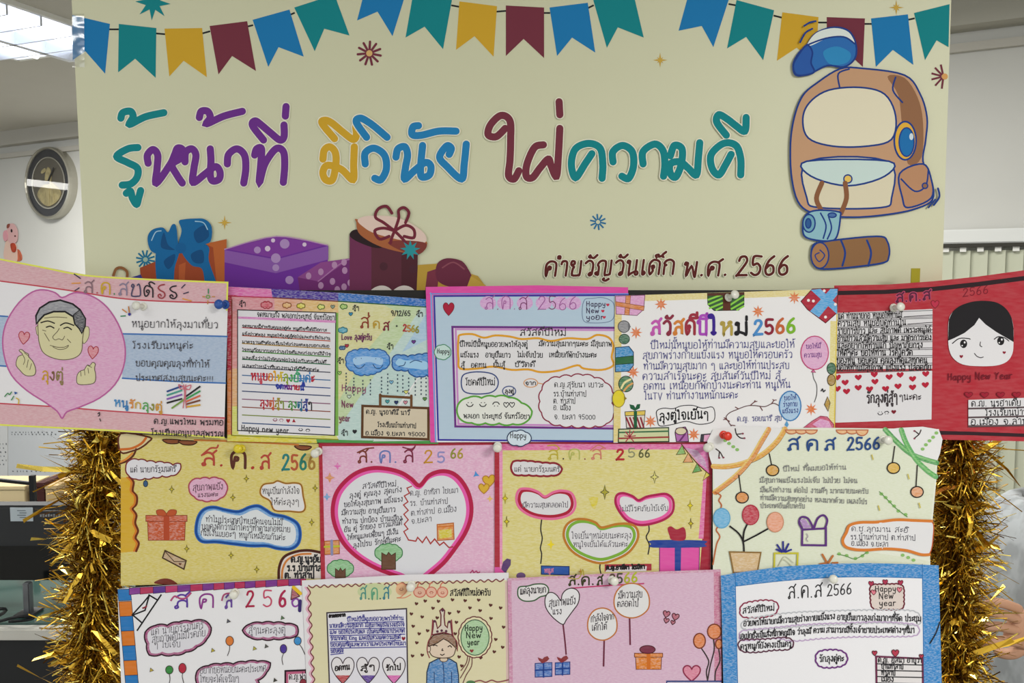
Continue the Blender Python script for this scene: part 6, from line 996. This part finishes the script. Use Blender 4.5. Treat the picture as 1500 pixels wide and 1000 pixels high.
for k, (t_, x0, x1) in enumerate((('ปีใหม่ปีนี้ผมขออวยพรให้ท่าน', 356, 732), ('นายกมีความสุขมาก มีสุขภาพแข็งแรงแข็งใจ', 240, 738), ('และ ขอให้ประสบผล เป็นคนที่พัฒนาประเทศ', 242, 740), ('รักมากคับ King และเป็นห่วงแค่ความสุขดี', 246, 712), ('ขอบคุณที่ดูแลพวกเราและประเทศไทยมา', 246, 748), ('ขอบคุณ', 248, 332))):
    y = 366 + k*42; s.text('writing_panel', t_, x0, y - 4, x1, y - 10 - (x1 - x0)*.008, 22, '#3f3f8a', 1.4); s.line('writing_panel', [(x0, y + 8), (x1, y - 2)], '#55559a', 1.6, False)
s.heart('writing_panel', 732, 478, 26, 26, '#8a2034')
for x, t_, c_ in ((328, 'อดทน', '#b8303c'), (496, 'สู้ๆ', '#5a2f98'), (668, 'รักไป', '#d85ab0')):
    H = heart_pts(x, 690, 150, 176); cut_ = [p for p in H if p[1] > 690]; s.fill('+heart', H, '#dcd8dc', 'paper'); s.fill('heart', sorted([p for p in H if p[1] > 712 and p[0] <= x], key=lambda p: p[1]) + sorted([p for p in H if p[1] > 712 and p[0] > x], key=lambda p: -p[1]), c_, 'pencil'); s.line('heart', H, '#3a2a34', 1.3, False, True); s.text('heart', t_, x - 52, 690, x + 46, 682, 28, '#2a2224', 1.8)
hs = [(818, 246), (876, 228), (964, 230), (1058, 220), (1142, 226), (1232, 222), (1312, 256), (1378, 274), (928, 276), (1038, 310), (1098, 300), (1174, 274), (1242, 292), (1314, 344), (784, 314), (856, 334), (956, 340), (796, 396), (1084, 370), (836, 446), (892, 426), (1076, 446), (1398, 402), (1346, 484), (820, 506), (1392, 536), (1336, 566), (792, 594), (856, 588), (1102, 600), (1246, 606), (1120, 660)]
s.fills('small_hearts', [heart_pts(x, y, 24, 22, 10) for x, y in hs], '#5a2f2a')
s.fill('+boy_drawing', [(880, 1040), (888, 700), (905, 640), (960, 612), (1040, 612), (1085, 640), (1098, 720), (1108, 1040)], '#4a84c0', 'crayon', '#1f2f4a', 1.6); s.lines('boy_drawing', [[(992, 620), (1000, 700), (1002, 800), (1005, 1000)], [(936, 700), (938, 850)], [(1052, 700), (1055, 850)]], '#1f3a6a', 1.2)
s.fill('boy_drawing', ell(1000, 616, 26, 16), '#dcc8b0', 'soft', '#4a3424', 1.0)
s.fill('boy_drawing', [(904, 520), (912, 490), (1000, 470), (1080, 500), (1076, 560), (1056, 596), (1000, 606), (935, 598), (908, 570)], '#e2cdb8', 'soft', '#4a3424', 1.3, True); s.fill('boy_drawing', ell(900, 545, 12, 22), '#e2cdb8', 'soft', '#4a3424', 1.0)
s.fill('boy_drawing', [(900, 530), (902, 490), (930, 456), (990, 444), (1050, 450), (1080, 485), (1084, 545), (1060, 520), (1030, 495), (998, 478), (960, 505), (925, 520)], '#8a6244', 'pencil', '#3a2418', 1.4)
s.lines('boy_drawing', [[(930, 524), (944, 520), (956, 526)], [(1028, 532), (1042, 524), (1052, 534)], [(992, 545), (988, 556), (996, 556)], [(978, 582), (990, 588), (1004, 580)]], '#3a2a24', 1.5)
s.fill('+crown_drawing', [(942, 448), (922, 452), (930, 400), (932, 360), (948, 366), (958, 410), (980, 388), (982, 320), (974, 292), (992, 276), (1006, 292), (1002, 330), (1008, 388), (1024, 405), (1028, 372), (1044, 360), (1050, 410), (1056, 452), (1000, 436)], '#dbd0c0', 'soft', '#6a2a34', 1.8); s.fills('crown_drawing', [ell(x, y, 9, 9, 12) for x, y in ((992, 290), (940, 362), (1036, 366), (958, 430), (986, 424), (1016, 428))], '#5a3044')
ol = [(905, 605), (890, 560), (896, 500), (918, 452), (926, 352)]; s.line('crown_drawing', ol, '#8a3a44', 1.4); s.line('crown_drawing', [(1090, 560), (1088, 500), (1062, 455), (1052, 352)], '#8a3a44', 1.4)
s.lines('+balloon_drawing', [[(1174, 595), (1165, 640), (1140, 690), (1110, 740)], [(1188, 595), (1185, 660), (1150, 720), (1125, 780)], [(1160, 590), (1150, 640), (1115, 690)]], '#6a3a3a', 1.3); cloud(s, 'balloon_drawing', ell(1208, 468, 108, 134, 20), '#dcd5b0', '#6a2a34', 1.6, 44, .3); s.fill('balloon_drawing', ell(1208, 470, 94, 118, 28), '#a8cc9c', 'pencil', '#3a5a44', 1.4)
for k, t_ in enumerate(('Happy', 'New', 'year')): s.text('balloon_drawing', t_, 1140 + 8*k, 425 + 48*k, 1258 - 10*k, 422 + 48*k, 34, '#1f2a20', 1.6)
s.heart('balloon_drawing', 1186, 560, 26, 22, '#8a3034'); s.line('border', [(1190, 770), (1240, 756), (1280, 768), (1320, 754), (1360, 766), (1430, 752)], '#8a4a50', 1.8); s.fill('leaf_drawing', ell(1180, 772, 30, 16), '#4a7a4a', 'soft')
s.done()

# --- bottom row, third: pink card with round message signs on sticks
s = card('lilac pink card with one heart and two round messages on sticks above gifts', .0098, (730, 820, 4.412), [(60, 118), (760, 84), (1436, 60), (1446, 1030), (75, 1030)], '#dcb8cc')
s.fill('ground', [(60, 118), (760, 84), (1436, 60), (1446, 1030), (75, 1030)], '#d6aec9', 'pencil'); s.fill('border', [(1392, 62), (1436, 60), (1446, 1030), (1398, 1030)], '#c87a9a', 'crayon'); s.fill('border', [(60, 118), (84, 116), (98, 1030), (75, 1030)], '#cc8aac', 'crayon'); s.fill('border', [(60, 118), (760, 84), (1436, 60), (1436, 76), (760, 100), (62, 134)], '#cf98b4', 'crayon')
for t_, x0, x1, h in (('ส.', 452, 528, 56), ('ค.', 536, 622, 56), ('ส', 636, 676, 54)): s.text('heading', t_, x0, 164, x1, 158, h, '#3a3a20', 2.4, .2)
s.line('heading', [(452, 116), (520, 118), (545, 62), (552, 100)], '#a8983a', 1.6); s.text('heading', '2566', 716, 152, 900, 140, 58, ['#5a4a3a', '#4a4a3a', '#a8a83a', '#a8b02e'], 2.6, .2); s.line('heading', [(470, 182), (700, 165), (940, 152)], '#b83a6a', 2.0)
cloud(s, '+bubble', [(125, 215), (135, 175), (190, 168), (240, 155), (300, 158), (325, 190), (312, 225), (270, 238), (230, 262), (170, 265), (135, 245)], '#dcd8da', '#3a5a3a', 1.9); s.text('bubble', 'แด่ลุงนายก', 140, 222, 308, 208, 34, '#3a343a', 1.5)
s.line('+heart_sign', [(418, 415), (430, 520), (438, 608)], '#6a2a40', 2.4); s.fill('heart_sign', smooth2([(404, 262), (380, 230), (350, 210), (320, 215), (302, 250), (305, 300), (330, 345), (372, 388), (418, 416), (440, 385), (480, 330), (515, 280), (524, 225), (505, 192), (470, 182), (435, 195), (412, 225)], 4, True), '#dcdade', 'paper', '#3a2a30', 1.5); s.text('heart_sign', 'สุขภาพแข็ง', 326, 302, 500, 282, 38, '#4a444a', 1.3); s.text('heart_sign', 'แรง', 350, 352, 410, 348, 32, '#4a444a', 1.3)
for x, y, rx, ry, st_, tx in ((672, 414, 98, 104, [(684, 512), (682, 600), (680, 684)], (('กำลังใจจาก', 598, 402, 748, 380, 34), ('เด็กใต้', 604, 456, 702, 448, 34))), (862, 262, 118, 112, [(848, 372), (850, 460), (852, 545)], (('มีความสุข', 776, 248, 930, 240, 36), ('ตลอดไป', 768, 302, 905, 298, 34)))):
    s.line('+round_sign', st_, '#6a2a40', 2.6); s.fill('round_sign', smooth2([(x + rx*1.0*math.cos(a)*(1.02 if math.sin(a*3) > 0 else .97), y + ry*math.sin(a)) for a in [k*.5236 for k in range(12)]], 4, True), '#dad8da', 'paper', '#b8703a', 2.0)
    for a in tx: s.text('round_sign', *a, '#4a444a', 1.3)
for x, y, w_ in ((1086, 350, 44), (1144, 368, 46), (1086, 392, 34), (1128, 404, 28)): s.heart('small_hearts', x, y, w_, w_*.95, '#b0506a', '#4a1a28', 1.3, 'pencil', 12)
for x0, y0, x1, y1 in ((238, 668, 346, 756), (368, 664, 462, 742)):
    s.fill('+gift_drawing', [(x0, y0), (x1, y0 - 6), (x1, y1 - 4), (x0, y1)], '#4a74c0', 'crayon', '#2a3a7a', 1.3); m = (x0+x1)/2; s.lines('gift_drawing', [[(m, y0), (m, y1)], [(x0, (y0+y1)/2), (x1, (y0+y1)/2 - 4)]], '#20408a', 2.4, False); s.fill('gift_drawing', [(m - 8, y0), (m - 30, y0 - 20), (m - 38, y0 - 40), (m - 8, y0 - 28), (m + 4, y0 - 40), (m + 26, y0 - 48), (m + 38, y0 - 30), (m + 22, y0 - 14)], '#8a2a30', 'soft')
gift(s, 880, 602, 1062, 706, '#dd8028', '#c86a22', '#6a3018'); s.fill('gift_drawing', ell(964, 578, 50, 26), '#7a2a44', 'soft', '#4a1a24', 1.2)
s.heart('+heart', 1250, 732, 110, 100, '#d87a98', '#8a2a4a', 2.0, 'pencil')
for x, y, rx, ry, st_ in ((1300, 522, 38, 48, [(1312, 570), (1345, 620), (1360, 660), (1345, 720), (1352, 775)]), (1396, 462, 44, 48, [(1390, 510), (1395, 580), (1370, 680), (1352, 780)]), (1426, 542, 22, 30, [(1424, 575), (1432, 650), (1404, 720), (1400, 780)])): balloon(s, x, y, rx, ry, '#dd7a34', '#7a3a24', st_, w=1.9)
s.line('+box_drawing', [(1440, 784), (1090, 784), (1092, 1020)], '#2a3a7a', 2.4, False); s.fill('box_drawing', [(1092, 788), (1440, 788), (1440, 1020), (1095, 1020)], '#cfc4d4', 'soft')
s.done()

# --- bottom row, fourth: white card with a broad blue edge
s = card('white card with a broad light blue crayon edge and outlined lines of writing', .0125, (1040, 810, 4.286), [(68, 140), (200, 118), (450, 84), (750, 66), (1000, 62), (1250, 68), (1436, 76), (1462, 1080), (90, 1080)], '#e6e5ea', lambda x, y: .004 * math.sin(max(0, min(1, (x - 1057) / 320)) * math.pi))
s.fill('border', [(68, 140), (200, 118), (450, 84), (750, 66), (1000, 62), (1250, 68), (1436, 76), (1438, 156), (1250, 152), (1000, 148), (750, 152), (450, 172), (200, 205), (72, 218)], '#2d86cc', 'crayon'); s.fill('border', [(70, 200), (158, 208), (180, 1080), (90, 1080)], '#2d86cc', 'crayon'); s.fill('border', [(1332, 150), (1438, 150), (1462, 1080), (1346, 1080)], '#2d86cc', 'crayon')
s.lines('border', [[(158, 140), (160, 205), (180, 1080)], [(1334, 90), (1334, 160), (1346, 1080)], [(160, 207), (450, 174), (750, 153), (1000, 149), (1335, 156)]], '#2a6aa8', 1.0)
s.text('heading', 'ส.ค.ส', 488, 286, 705, 272, 76, '#2a282c', 1.8, .2); s.text('heading', '2566', 736, 266, 890, 254, 66, '#3a383c', 1.8, .2)
s.fill('+sign_drawing', scallop(around([(1006, 215), (1020, 198), (1200, 194), (1216, 215), (1216, 335), (1200, 352), (1030, 352), (1012, 330)], 26), .35), '#e0d2cc', 'soft', '#6a2434', 2.2)
for x, y in ((1012, 192), (1100, 182), (1196, 186), (1028, 246), (1190, 230)): s.heart('sign_drawing', x, y, 32, 32, '#a83450' if y < 200 else '#d87a8a', '#5a1a2a', .9)
for k, (t_, x0, x1) in enumerate((('Happy', 1036, 1168), ('New', 1060, 1152), ('year', 1062, 1168))): s.text('sign_drawing', t_, x0, 240 + k*45, x1, 240 + k*45, 32, '#2a2628', 1.4)
def wb(part, pts, c_, txts, w_=1.9):
    cloud(s, part, pts, None, c_, w_, 34, .4)
    for a in txts: s.text(part.lstrip('+'), *a, '#1f1d22', 1.4)
wb('+bubble', [(190, 360), (210, 320), (280, 305), (350, 298), (420, 310), (424, 350), (400, 385), (320, 398), (240, 402), (195, 390)], '#8a2a4a', [('สวัสดีปีใหม่', 205, 378, 405, 358, 30)])
wb('+bubble', [(210, 430), (300, 405), (500, 378), (700, 368), (1000, 360), (1250, 362), (1310, 385), (1325, 420), (1300, 450), (1100, 432), (900, 440), (600, 452), (400, 470), (215, 475)], '#b8bac0', [('อวยพรให้นายกมีความสุขร่างกายแข็งแรง', 212, 458, 786, 412, 30), ('อายุยืนยาวลุงเก่งมากๆที่จัด ประชุม', 800, 418, 1325, 428, 30)], 1.6)
wb('+bubble', [(185, 520), (205, 490), (400, 472), (600, 452), (900, 440), (1100, 436), (1290, 452), (1308, 480), (1290, 515), (1100, 520), (900, 522), (700, 532), (520, 548), (420, 530), (200, 545)], '#b9a0c4', [('เอเปกซึ่งเป็นสิ่งที่ภาคภูมิใจ ว่าลุงมี ความ', 186, 538, 720, 496, 28), ('สามารถมีทั้งเจ้าชายประเทศต่างๆที่มา', 730, 498, 1285, 500, 30)], 1.6)
wb('+bubble', [(182, 590), (190, 550), (260, 545), (360, 542), (460, 532), (515, 545), (522, 580), (490, 602), (400, 605), (300, 618), (210, 615)], '#5a2f44', [('ครูหนูก็ยังคงเป็นครู', 192, 604, 512, 584, 30)])
wb('+bubble', [(666, 660), (680, 622), (740, 610), (810, 612), (855, 635), (858, 680), (830, 705), (760, 715), (700, 712), (672, 690)], '#6a2f7a', [('รักลุงตู่คะ', 688, 682, 842, 678, 32)], 2.2)
s.fill('+name_panel', [(1045, 645), (1338, 655), (1340, 1080), (1050, 1080)], '#dcd8da', 'paper'); s.line('name_panel', [(1340, 1070), (1334, 662), (1044, 648), (1050, 1070)], '#6a2a4a', 2.8, False)
for x, y, w_ in ((1034, 628, 30), (1164, 628, 44), (1328, 648, 26)): s.heart('name_panel', x, y, w_, w_, '#b03a50', '#4a1a24', 1.0)
for k, (t_, x1) in enumerate((('ด.ญ. ฮุสนา อาบูวา', 1330), ('บ้านท่าสาป', 1214), ('ท่าสาป', 1164), ('เมือง', 1154), ('ยะลา', 1150))): y = 684 + k*40; s.line('name_panel', [(1050, y + 10), (1336, y + 18 - 1*k)], BK, 1.6, False); s.text('name_panel', t_, 1056 + 20*(k > 0), y, x1, y + 2, 26, BK, 1.6)
s.line('pen_stroke', [(1444, 432), (1420, 500), (1382, 566)], '#24201e', 1.6)
s.done()

# ------------------------------------------------------------------ push pins
def pin(px, py, d, col, label, lean=(0, 0)):
    base = at_y(px, py, -d); t = empty('push_pin', base, label, 'push pin', 'push pins holding the cards')
    ax = Vector((lean[0], -1, lean[1])).normalized(); R = .0062 if col != '#1f4fa0' else .0068
    def part(n, prof, m):
        bm = bmesh.new(); bm_lathe(bm, prof, (0, 0, 0), ax, 20); return from_bm(n, bm, m, t, None, True)
    m = mat(col, 'flat', .3, 0, 0, .5)
    part('collar', [(R*.2, .0032), (R*.9, .0034), (R, .0042), (R, .0052), (R*.85, .0062), (R*.62, .0068)], m)
    part('grip', [(R*.6, .0062), (R*.5, .009), (R*.52, .013), (R*.75, .0165), (R*1.02, .0185), (R*1.05, .020), (R*.9, .0222), (R*.45, .0232), (R*.05, .0234)], m)
    part('needle', [(.0003, -.004), (.0006, 0), (.0006, .004)], mat('#b8babc', 'flat', .25, .9))
WHT = '#dddcd2'
for px, py, d, c_, lb, ln in (
 (213, 449, .0100, WHT, 'white push pin in the pink heart card\'s heading', (-.25, .1)), (333, 446, .0096, '#1f4fa0', 'blue push pin between the pink heart card and the rainbow card', (-.3, .05)),
 (1064, 437, .0082, WHT, 'white push pin on the striped green gift drawing', (.45, .35)), (1306, 451, .0062, WHT, 'white push pin on the red card above its writing', (.2, .12)),
 (355, 657, .0054, '#d8c420', 'yellow push pin on the brown scalloped yellow card', (0, .2)), (468, 660, .0050, WHT, 'white push pin where the scalloped yellow card meets the pink card', (-.1, 0)),
 (729, 652, .0068, WHT, 'white push pin between the pink card and the heart balloon card', (0, 0)), (1041, 653, .0092, WHT, 'white push pin just below the red push pin', (-.5, .05)),
 (1058, 636, .0092, '#d8341f', 'red push pin at the top left of the pale green card', (.15, .05)), (1291, 643, .0092, WHT, 'white push pin beside the green ribbon drawing', (.05, .1)),
 (345, 866, .0078, WHT, 'white push pin on the block edged white card', (.2, .1)), (603, 855, .0090, WHT, 'white push pin through the boy card\'s heading', (.05, .1)),
 (895, 848, .0102, WHT, 'white push pin through the lilac card\'s heading', (.15, .2)), (1219, 845, .0168, WHT, 'white push pin in the broad blue edge', (-.3, .2))): pin(px, py, d, c_, lb, ln)

# ------------------------------------------------------------------ gold tinsel garlands at both sides of the board
GOLD = [mat('#dcb040', 'flat', .3, 1.0), mat('#a88026', 'flat', .35, 1.0), mat('#f5da6c', 'flat', .22, 1.0), mat('#583a10', 'flat', .38, .9)]
def garland(pts, label, n, r0, seed, clear):
    rnd = random.Random(seed); P = [Vector(p) for p in pts]; base = P[-1].copy(); t = empty('tinsel_garland', base, label, 'tinsel garland')
    L = [0]
    for a, b_ in zip(P, P[1:]): L.append(L[-1] + (b_ - a).length)
    def at(u):
        d = u * L[-1]
        for i in range(len(P) - 1):
            if d <= L[i+1]: f = (d - L[i]) / (L[i+1] - L[i]); return P[i].lerp(P[i+1], f), (P[i+1] - P[i]).normalized()
        return P[-1], (P[-1] - P[-2]).normalized()
    bm = bmesh.new(); bm_tube(bm, [p - base for p in P], .003, 8); from_bm('cord', bm, GOLD[1], t)
    for nm, cnt, wide in (('foil_strands', n, False), ('foil_flakes', n // 45, True)):
        bm = bmesh.new()
        for k in range(cnt):
            p, ax = at(rnd.random()); a = rnd.uniform(0, 2*math.pi); o = ax.orthogonal().normalized(); b_ = ax.cross(o); d = (o*math.cos(a) + b_*math.sin(a) + ax*rnd.uniform(-1.2, 1.2)).normalized()
            l = r0 * rnd.uniform(.35, 1.2) * (1.25 if wide else 1); w_ = rnd.uniform(.003, .006) if wide else rnd.uniform(.0005, .0014)
            sd = d.cross(Vector((rnd.uniform(-1, 1), rnd.uniform(-1, 1), rnd.uniform(-1, 1)))).normalized(); curl = Vector((rnd.uniform(-1, 1), rnd.uniform(-1, 1), rnd.uniform(-1.1, .9))) * l * .6
            mi = rnd.choices((0, 1, 2, 3), (4, 4, 2, 4))[0] if not wide else rnd.choices((0, 2), (2, 1))[0]; pr = None; seg = 4
            for j in range(seg + 1):
                f = j / seg; c = p - base + d*l*f*(1 - .12*f) + curl*f*f; tw = sd * math.cos(f * 1.6) + d.cross(sd) * math.sin(f * 1.6) * .8
                if wide and f < .35: c = p - base + d*l*.35*(f/.35); w2 = w_*.2
                else: w2 = w_
                lo = clear(c.x + base.x) + rnd.random() * .008; c.y = max(c.y, lo - base.y)
                cur = (bm.verts.new(c + tw*w2), bm.verts.new(c - tw*w2))
                if pr: fc = bm.faces.new((pr[0], cur[0], cur[1], pr[1])); fc.material_index = mi
                pr = cur
        o = from_bm(nm, bm, GOLD, t); o['kind'] = 'stuff'
    return t
def back(x): return .026 if b0.x - .012 < x < b1.x + .012 else .004
def gp(px, py, y): return at_y(px, py, y)
garland([gp(152, 618, .042), gp(150, 680, .042), gp(138, 760, .042), gp(146, 830, .042), gp(134, 900, .042), gp(138, 985, .042), gp(132, 1080, .042)], 'gold tinsel garland hanging down the left side of the display board', 8500, .058, 3, back)
garland([gp(1402, 625, .042), gp(1404, 700, .042), gp(1400, 770, .042), gp(1392, 850, .042), gp(1398, 930, .042), gp(1394, 1080, .042)], 'gold tinsel garland hanging down the right side of the display board', 8500, .058, 5, back)
tt = at_y(1341, 408, -.004)
q = bmesh.new(); bm_box(q, (0, 0, 0), (.013, .0012, .03), None); tag(from_bm('foil_tag', q, mat('#8a7f22', 'flat', .35, .7), None, (tt.x, .024 if False else -.0035, tt.z)), 'small olive gold foil tag sticking up behind the red card', 'foil tag')

# ------------------------------------------------------------------ things at the right edge behind the tinsel
cx = at_y(1452, 790, .78); hz_ = at_y(1440, 846, .7).z
tb = empty('side_table', (cx.x + .1, .86, 0), 'dark side table behind the right tinsel carrying a grey box', 'table')
box('table_top', (0, 0, hz_ - .015), (.5, .36, .03), mat('#2b2c30', 'flat', .4), tb, bevel=.004)
for sx in (-1, 1):
    for sy in (-1, 1): box('leg', (sx * .22, sy * .15, (hz_ - .03) / 2), (.035, .035, hz_ - .03), mat('#232427', 'flat', .5), tb)
box('back_panel', (0, -.12, hz_ * .6), (.44, .015, hz_ * .6), mat('#18191c', 'flat', .5), tb)
bx = at_y(1420, 800, .76); by = at_y(1464, 800, .76); bz = at_y(1440, 786, .76).z
t = empty('document_box', ((bx.x + by.x) / 2, .84, hz_), 'grey document box on the dark side table behind the right tinsel', 'box')
box('box_body', (0, 0, (bz - hz_) * .45), (by.x - bx.x, .14, (bz - hz_) * .9), mat('#767a78', 'flat', .6), t, bevel=.004); box('lid', (0, 0, (bz - hz_) * .92), (by.x - bx.x + .006, .146, (bz - hz_) * .16), mat('#8a8e8c', 'flat', .6), t, bevel=.003)
cp = at_y(1459, 786, .8); top = at_y(1459, 744, .8).z
t = empty('potted_cactus', (cp.x, .82, bz), 'slim grey green cactus standing on the grey document box', 'plant')
bm = bmesh.new(); bm_lathe(bm, [(.006, 0), (.012, .002), (.013, .012), (.011, .014)], (0, 0, 0), (0, 0, 1), 16); from_bm('pot', bm, mat('#6a5a4a', 'flat', .6), t)
bm = bmesh.new(); H = top - bz; bm_lathe(bm, [(.006, .01), (.010, H*.2), (.012, H*.35), (.009, H*.5), (.011, H*.62), (.009, H*.75), (.007, H*.84), (.008, H*.92), (.004, H)], (0, 0, 0), (0.02, 0, 1), 14); from_bm('stem', bm, mat('#566244', 'cloth', .8), t, None, True)

# ------------------------------------------------------------------ the person sitting at the right edge, one hand reaching to the tinsel
def skin_mesh(name, verts, edges, m, parent, sub=2, root=0):
    me = bpy.data.meshes.new(name); me.from_pydata([v[0] for v in verts], edges, []); o = bpy.data.objects.new(name, me); COL.objects.link(o)
    o.parent = parent
    md = o.modifiers.new('skin', 'SKIN'); md.use_smooth_shade = True
    for i, v in enumerate(verts):
        sv = me.skin_vertices[0].data[i]; r = v[1]; sv.radius = r if isinstance(r, tuple) else (r, r); sv.use_root = (i == root)
    sd = o.modifiers.new('sub', 'SUBSURF'); sd.levels = sub; sd.render_levels = sub
    dg = bpy.context.evaluated_depsgraph_get(); bpy.context.view_layer.update(); ev = o.evaluated_get(dg); nm = bpy.data.meshes.new_from_object(ev)
    o.modifiers.clear(); o.data = nm; nm.materials.clear(); nm.materials.append(m)
    for p in nm.polygons: p.use_smooth = True
    return o
hy = .19                                            # distance of the hand behind the board's face
wr = at_y(1513, 930, hy); ps = Vector((1.12, .34, 0))
pt = empty('person', ps, 'person in a marbled grey blue top reaching a hand to the tinsel', 'person')
SKIN = mat('#b98d72', 'skin', .55, 0, 0, .35); CL = mat('#b4b9bd', 'cloth', .9)
v = lambda x, y, z: (Vector((x, y, z)) - ps)
sh = v(.99, .30, 1.0); el = v(1.08, .22, .86); W3 = wr - ps
vs = [(v(1.1, .36, .54), (.11, .10)), (v(1.1, .36, .72), (.10, .09)), (v(1.07, .35, .92), (.10, .08)), (v(1.07, .345, 1.05), (.06, .055)), (v(1.10, .34, 1.13), .045), (v(1.115, .34, 1.2), (.066, .075)), (v(1.115, .34, 1.29), (.085, .092)), (v(1.12, .34, 1.36), .05),
 (v(1.06, .22, 1.0), .045), (v(1.10, .15, .86), .04), (W3 + Vector((.06, 0, 0)), .033), (W3, (.027, .034)),
 (v(1.06, .50, 1.0), .045), (v(1.04, .56, .82), .043), (v(.88, .54, .72), .034), (v(.82, .53, .71), .028),
 (v(.95, .26, .5), .075), (v(.74, .25, .5), .055), (v(.75, .25, .26), .044), (v(.75, .25, .07), .034), (v(.66, .25, .04), .03),
 (v(.95, .46, .5), .075), (v(.74, .47, .5), .055), (v(.75, .47, .26), .044), (v(.75, .47, .07), .034), (v(.66, .47, .04), .03)]
es = [(0, 1), (1, 2), (2, 3), (3, 4), (4, 5), (5, 6), (6, 7), (2, 8), (8, 9), (9, 10), (10, 11), (2, 12), (12, 13), (13, 14), (14, 15), (0, 16), (16, 17), (17, 18), (18, 19), (19, 20), (0, 21), (21, 22), (22, 23), (23, 24), (24, 25)]
skin_mesh('body', vs, es, SKIN, pt)
skin_mesh('shirt', [(v(1.1, .36, .5), (.185, .16)), (v(1.1, .36, .72), (.165, .15)), (v(1.07, .35, .92), (.16, .14)), (v(1.07, .345, 1.05), (.11, .10)), (v(1.09, .342, 1.10), .062), (v(1.06, .22, 1.0), .08), (v(1.09, .165, .90), .066), (v(1.06, .5, 1.0), .08), (v(1.045, .54, .89), .066)], [(0, 1), (1, 2), (2, 3), (3, 4), (2, 5), (5, 6), (2, 7), (7, 8)], CL, pt)
skin_mesh('trousers', [(v(1.1, .36, .5), (.18, .15)), (v(.95, .26, .5), .11), (v(.74, .25, .5), .082), (v(.75, .25, .26), .066), (v(.75, .25, .09), .052), (v(.95, .46, .5), .11), (v(.74, .47, .5), .082), (v(.75, .47, .26), .066), (v(.75, .47, .09), .052)], [(0, 1), (1, 2), (2, 3), (3, 4), (0, 5), (5, 6), (6, 7), (7, 8)], mat('#2a2c34', 'cloth', .9), pt)
bm = bmesh.new(); bmesh.ops.create_uvsphere(bm, u_segments=24, v_segments=14, radius=1)
for w_ in bm.verts:
    x, y, z = w_.co; f = 1.0 if x > -.35 or z > .45 else .8
    w_.co = Vector((x * .108 * f + .018, y * .102 * f, z * .108 + (.02 if x < -.2 else 0))) + v(1.12, .34, 1.325)
from_bm('hair', bm, mat('#1c1816', 'flat', .6), pt, None, True)
skin_mesh('nose', [(v(1.045, .34, 1.30), .010), (v(1.025, .34, 1.278), .013), (v(1.03, .34, 1.262), .010)], [(0, 1), (1, 2)], SKIN, pt)
for k in (-1, 1):
    skin_mesh('ear', [(v(1.12, .34 + k * .088, 1.305), (.006, .016)), (v(1.125, .34 + k * .094, 1.28), (.006, .018)), (v(1.12, .34 + k * .088, 1.255), (.005, .010))], [(0, 1), (1, 2)], SKIN, pt)
    bm = bmesh.new(); bmesh.ops.create_uvsphere(bm, u_segments=12, v_segments=8, radius=.011)
    for w_ in bm.verts: w_.co += v(1.045, .34 + k * .034, 1.298)
    from_bm('eye', bm, mat('#241c1a', 'flat', .2), pt, None, True)
skin_mesh('mouth', [(v(1.038, .315, 1.232), .004), (v(1.032, .34, 1.230), .006), (v(1.038, .365, 1.232), .004)], [(0, 1), (1, 2)], mat('#8d5148', 'flat', .5), pt)
# the hand: palm, four bent fingers and the thumb, knuckles towards the viewer
def HP(px, py, dy=0.0): return at_y(px, py, hy + dy) - ps
skin_mesh('hand', [(HP(1522, 930, .01), (.026, .033)), (HP(1504, 925, .006), (.019, .037)), (HP(1488, 917, .002), (.014, .036)), (HP(1476, 912, 0), (.010, .034))], [(0, 1), (1, 2), (2, 3)], SKIN, pt)
for ch in ([(1496, 893, -.002), (1472, 884, -.016), (1452, 881, -.018), (1441, 888, .0), (1438, 894, .016)], [(1494, 908, -.004), (1468, 899, -.020), (1447, 896, -.023), (1436, 903, -.004), (1434, 909, .012)], [(1494, 924, -.004), (1464, 917, -.018), (1443, 917, -.021), (1431, 923, -.002), (1430, 928, .014)], [(1494, 940, 0), (1468, 938, -.012), (1449, 939, -.014), (1438, 943, .004), (1436, 947, .016)]):
    skin_mesh('finger', [(HP(*p), (.0088, .0092, .0082, .0074, .0062)[k]) for k, p in enumerate(ch)], [(k, k+1) for k in range(4)], SKIN, pt)
skin_mesh('thumb', [(HP(1502, 945, .01), .013), (HP(1482, 958, .014), .0115), (HP(1466, 957, .02), .010), (HP(1455, 952, .026), .008)], [(0, 1), (1, 2), (2, 3)], SKIN, pt)
t = empty('stool', (1.1, .36, 0), 'dark stool under the seated person at the right edge', 'stool')
bm = bmesh.new(); bm_lathe(bm, [(.02, .28), (.17, .285), (.18, .30), (.17, .315), (.02, .32)], (0, 0, 0), (0, 0, 1), 24); from_bm('seat', bm, mat('#222428', 'flat', .5), t)
for k in range(4):
    bm = bmesh.new(); a = k * math.pi / 2 + .6; bm_tube(bm, [(math.cos(a) * .1, math.sin(a) * .1, .285), (math.cos(a) * .17, math.sin(a) * .17, 0)], .012, 8); from_bm('leg', bm, mat('#55585c', 'flat', .4, .6), t)
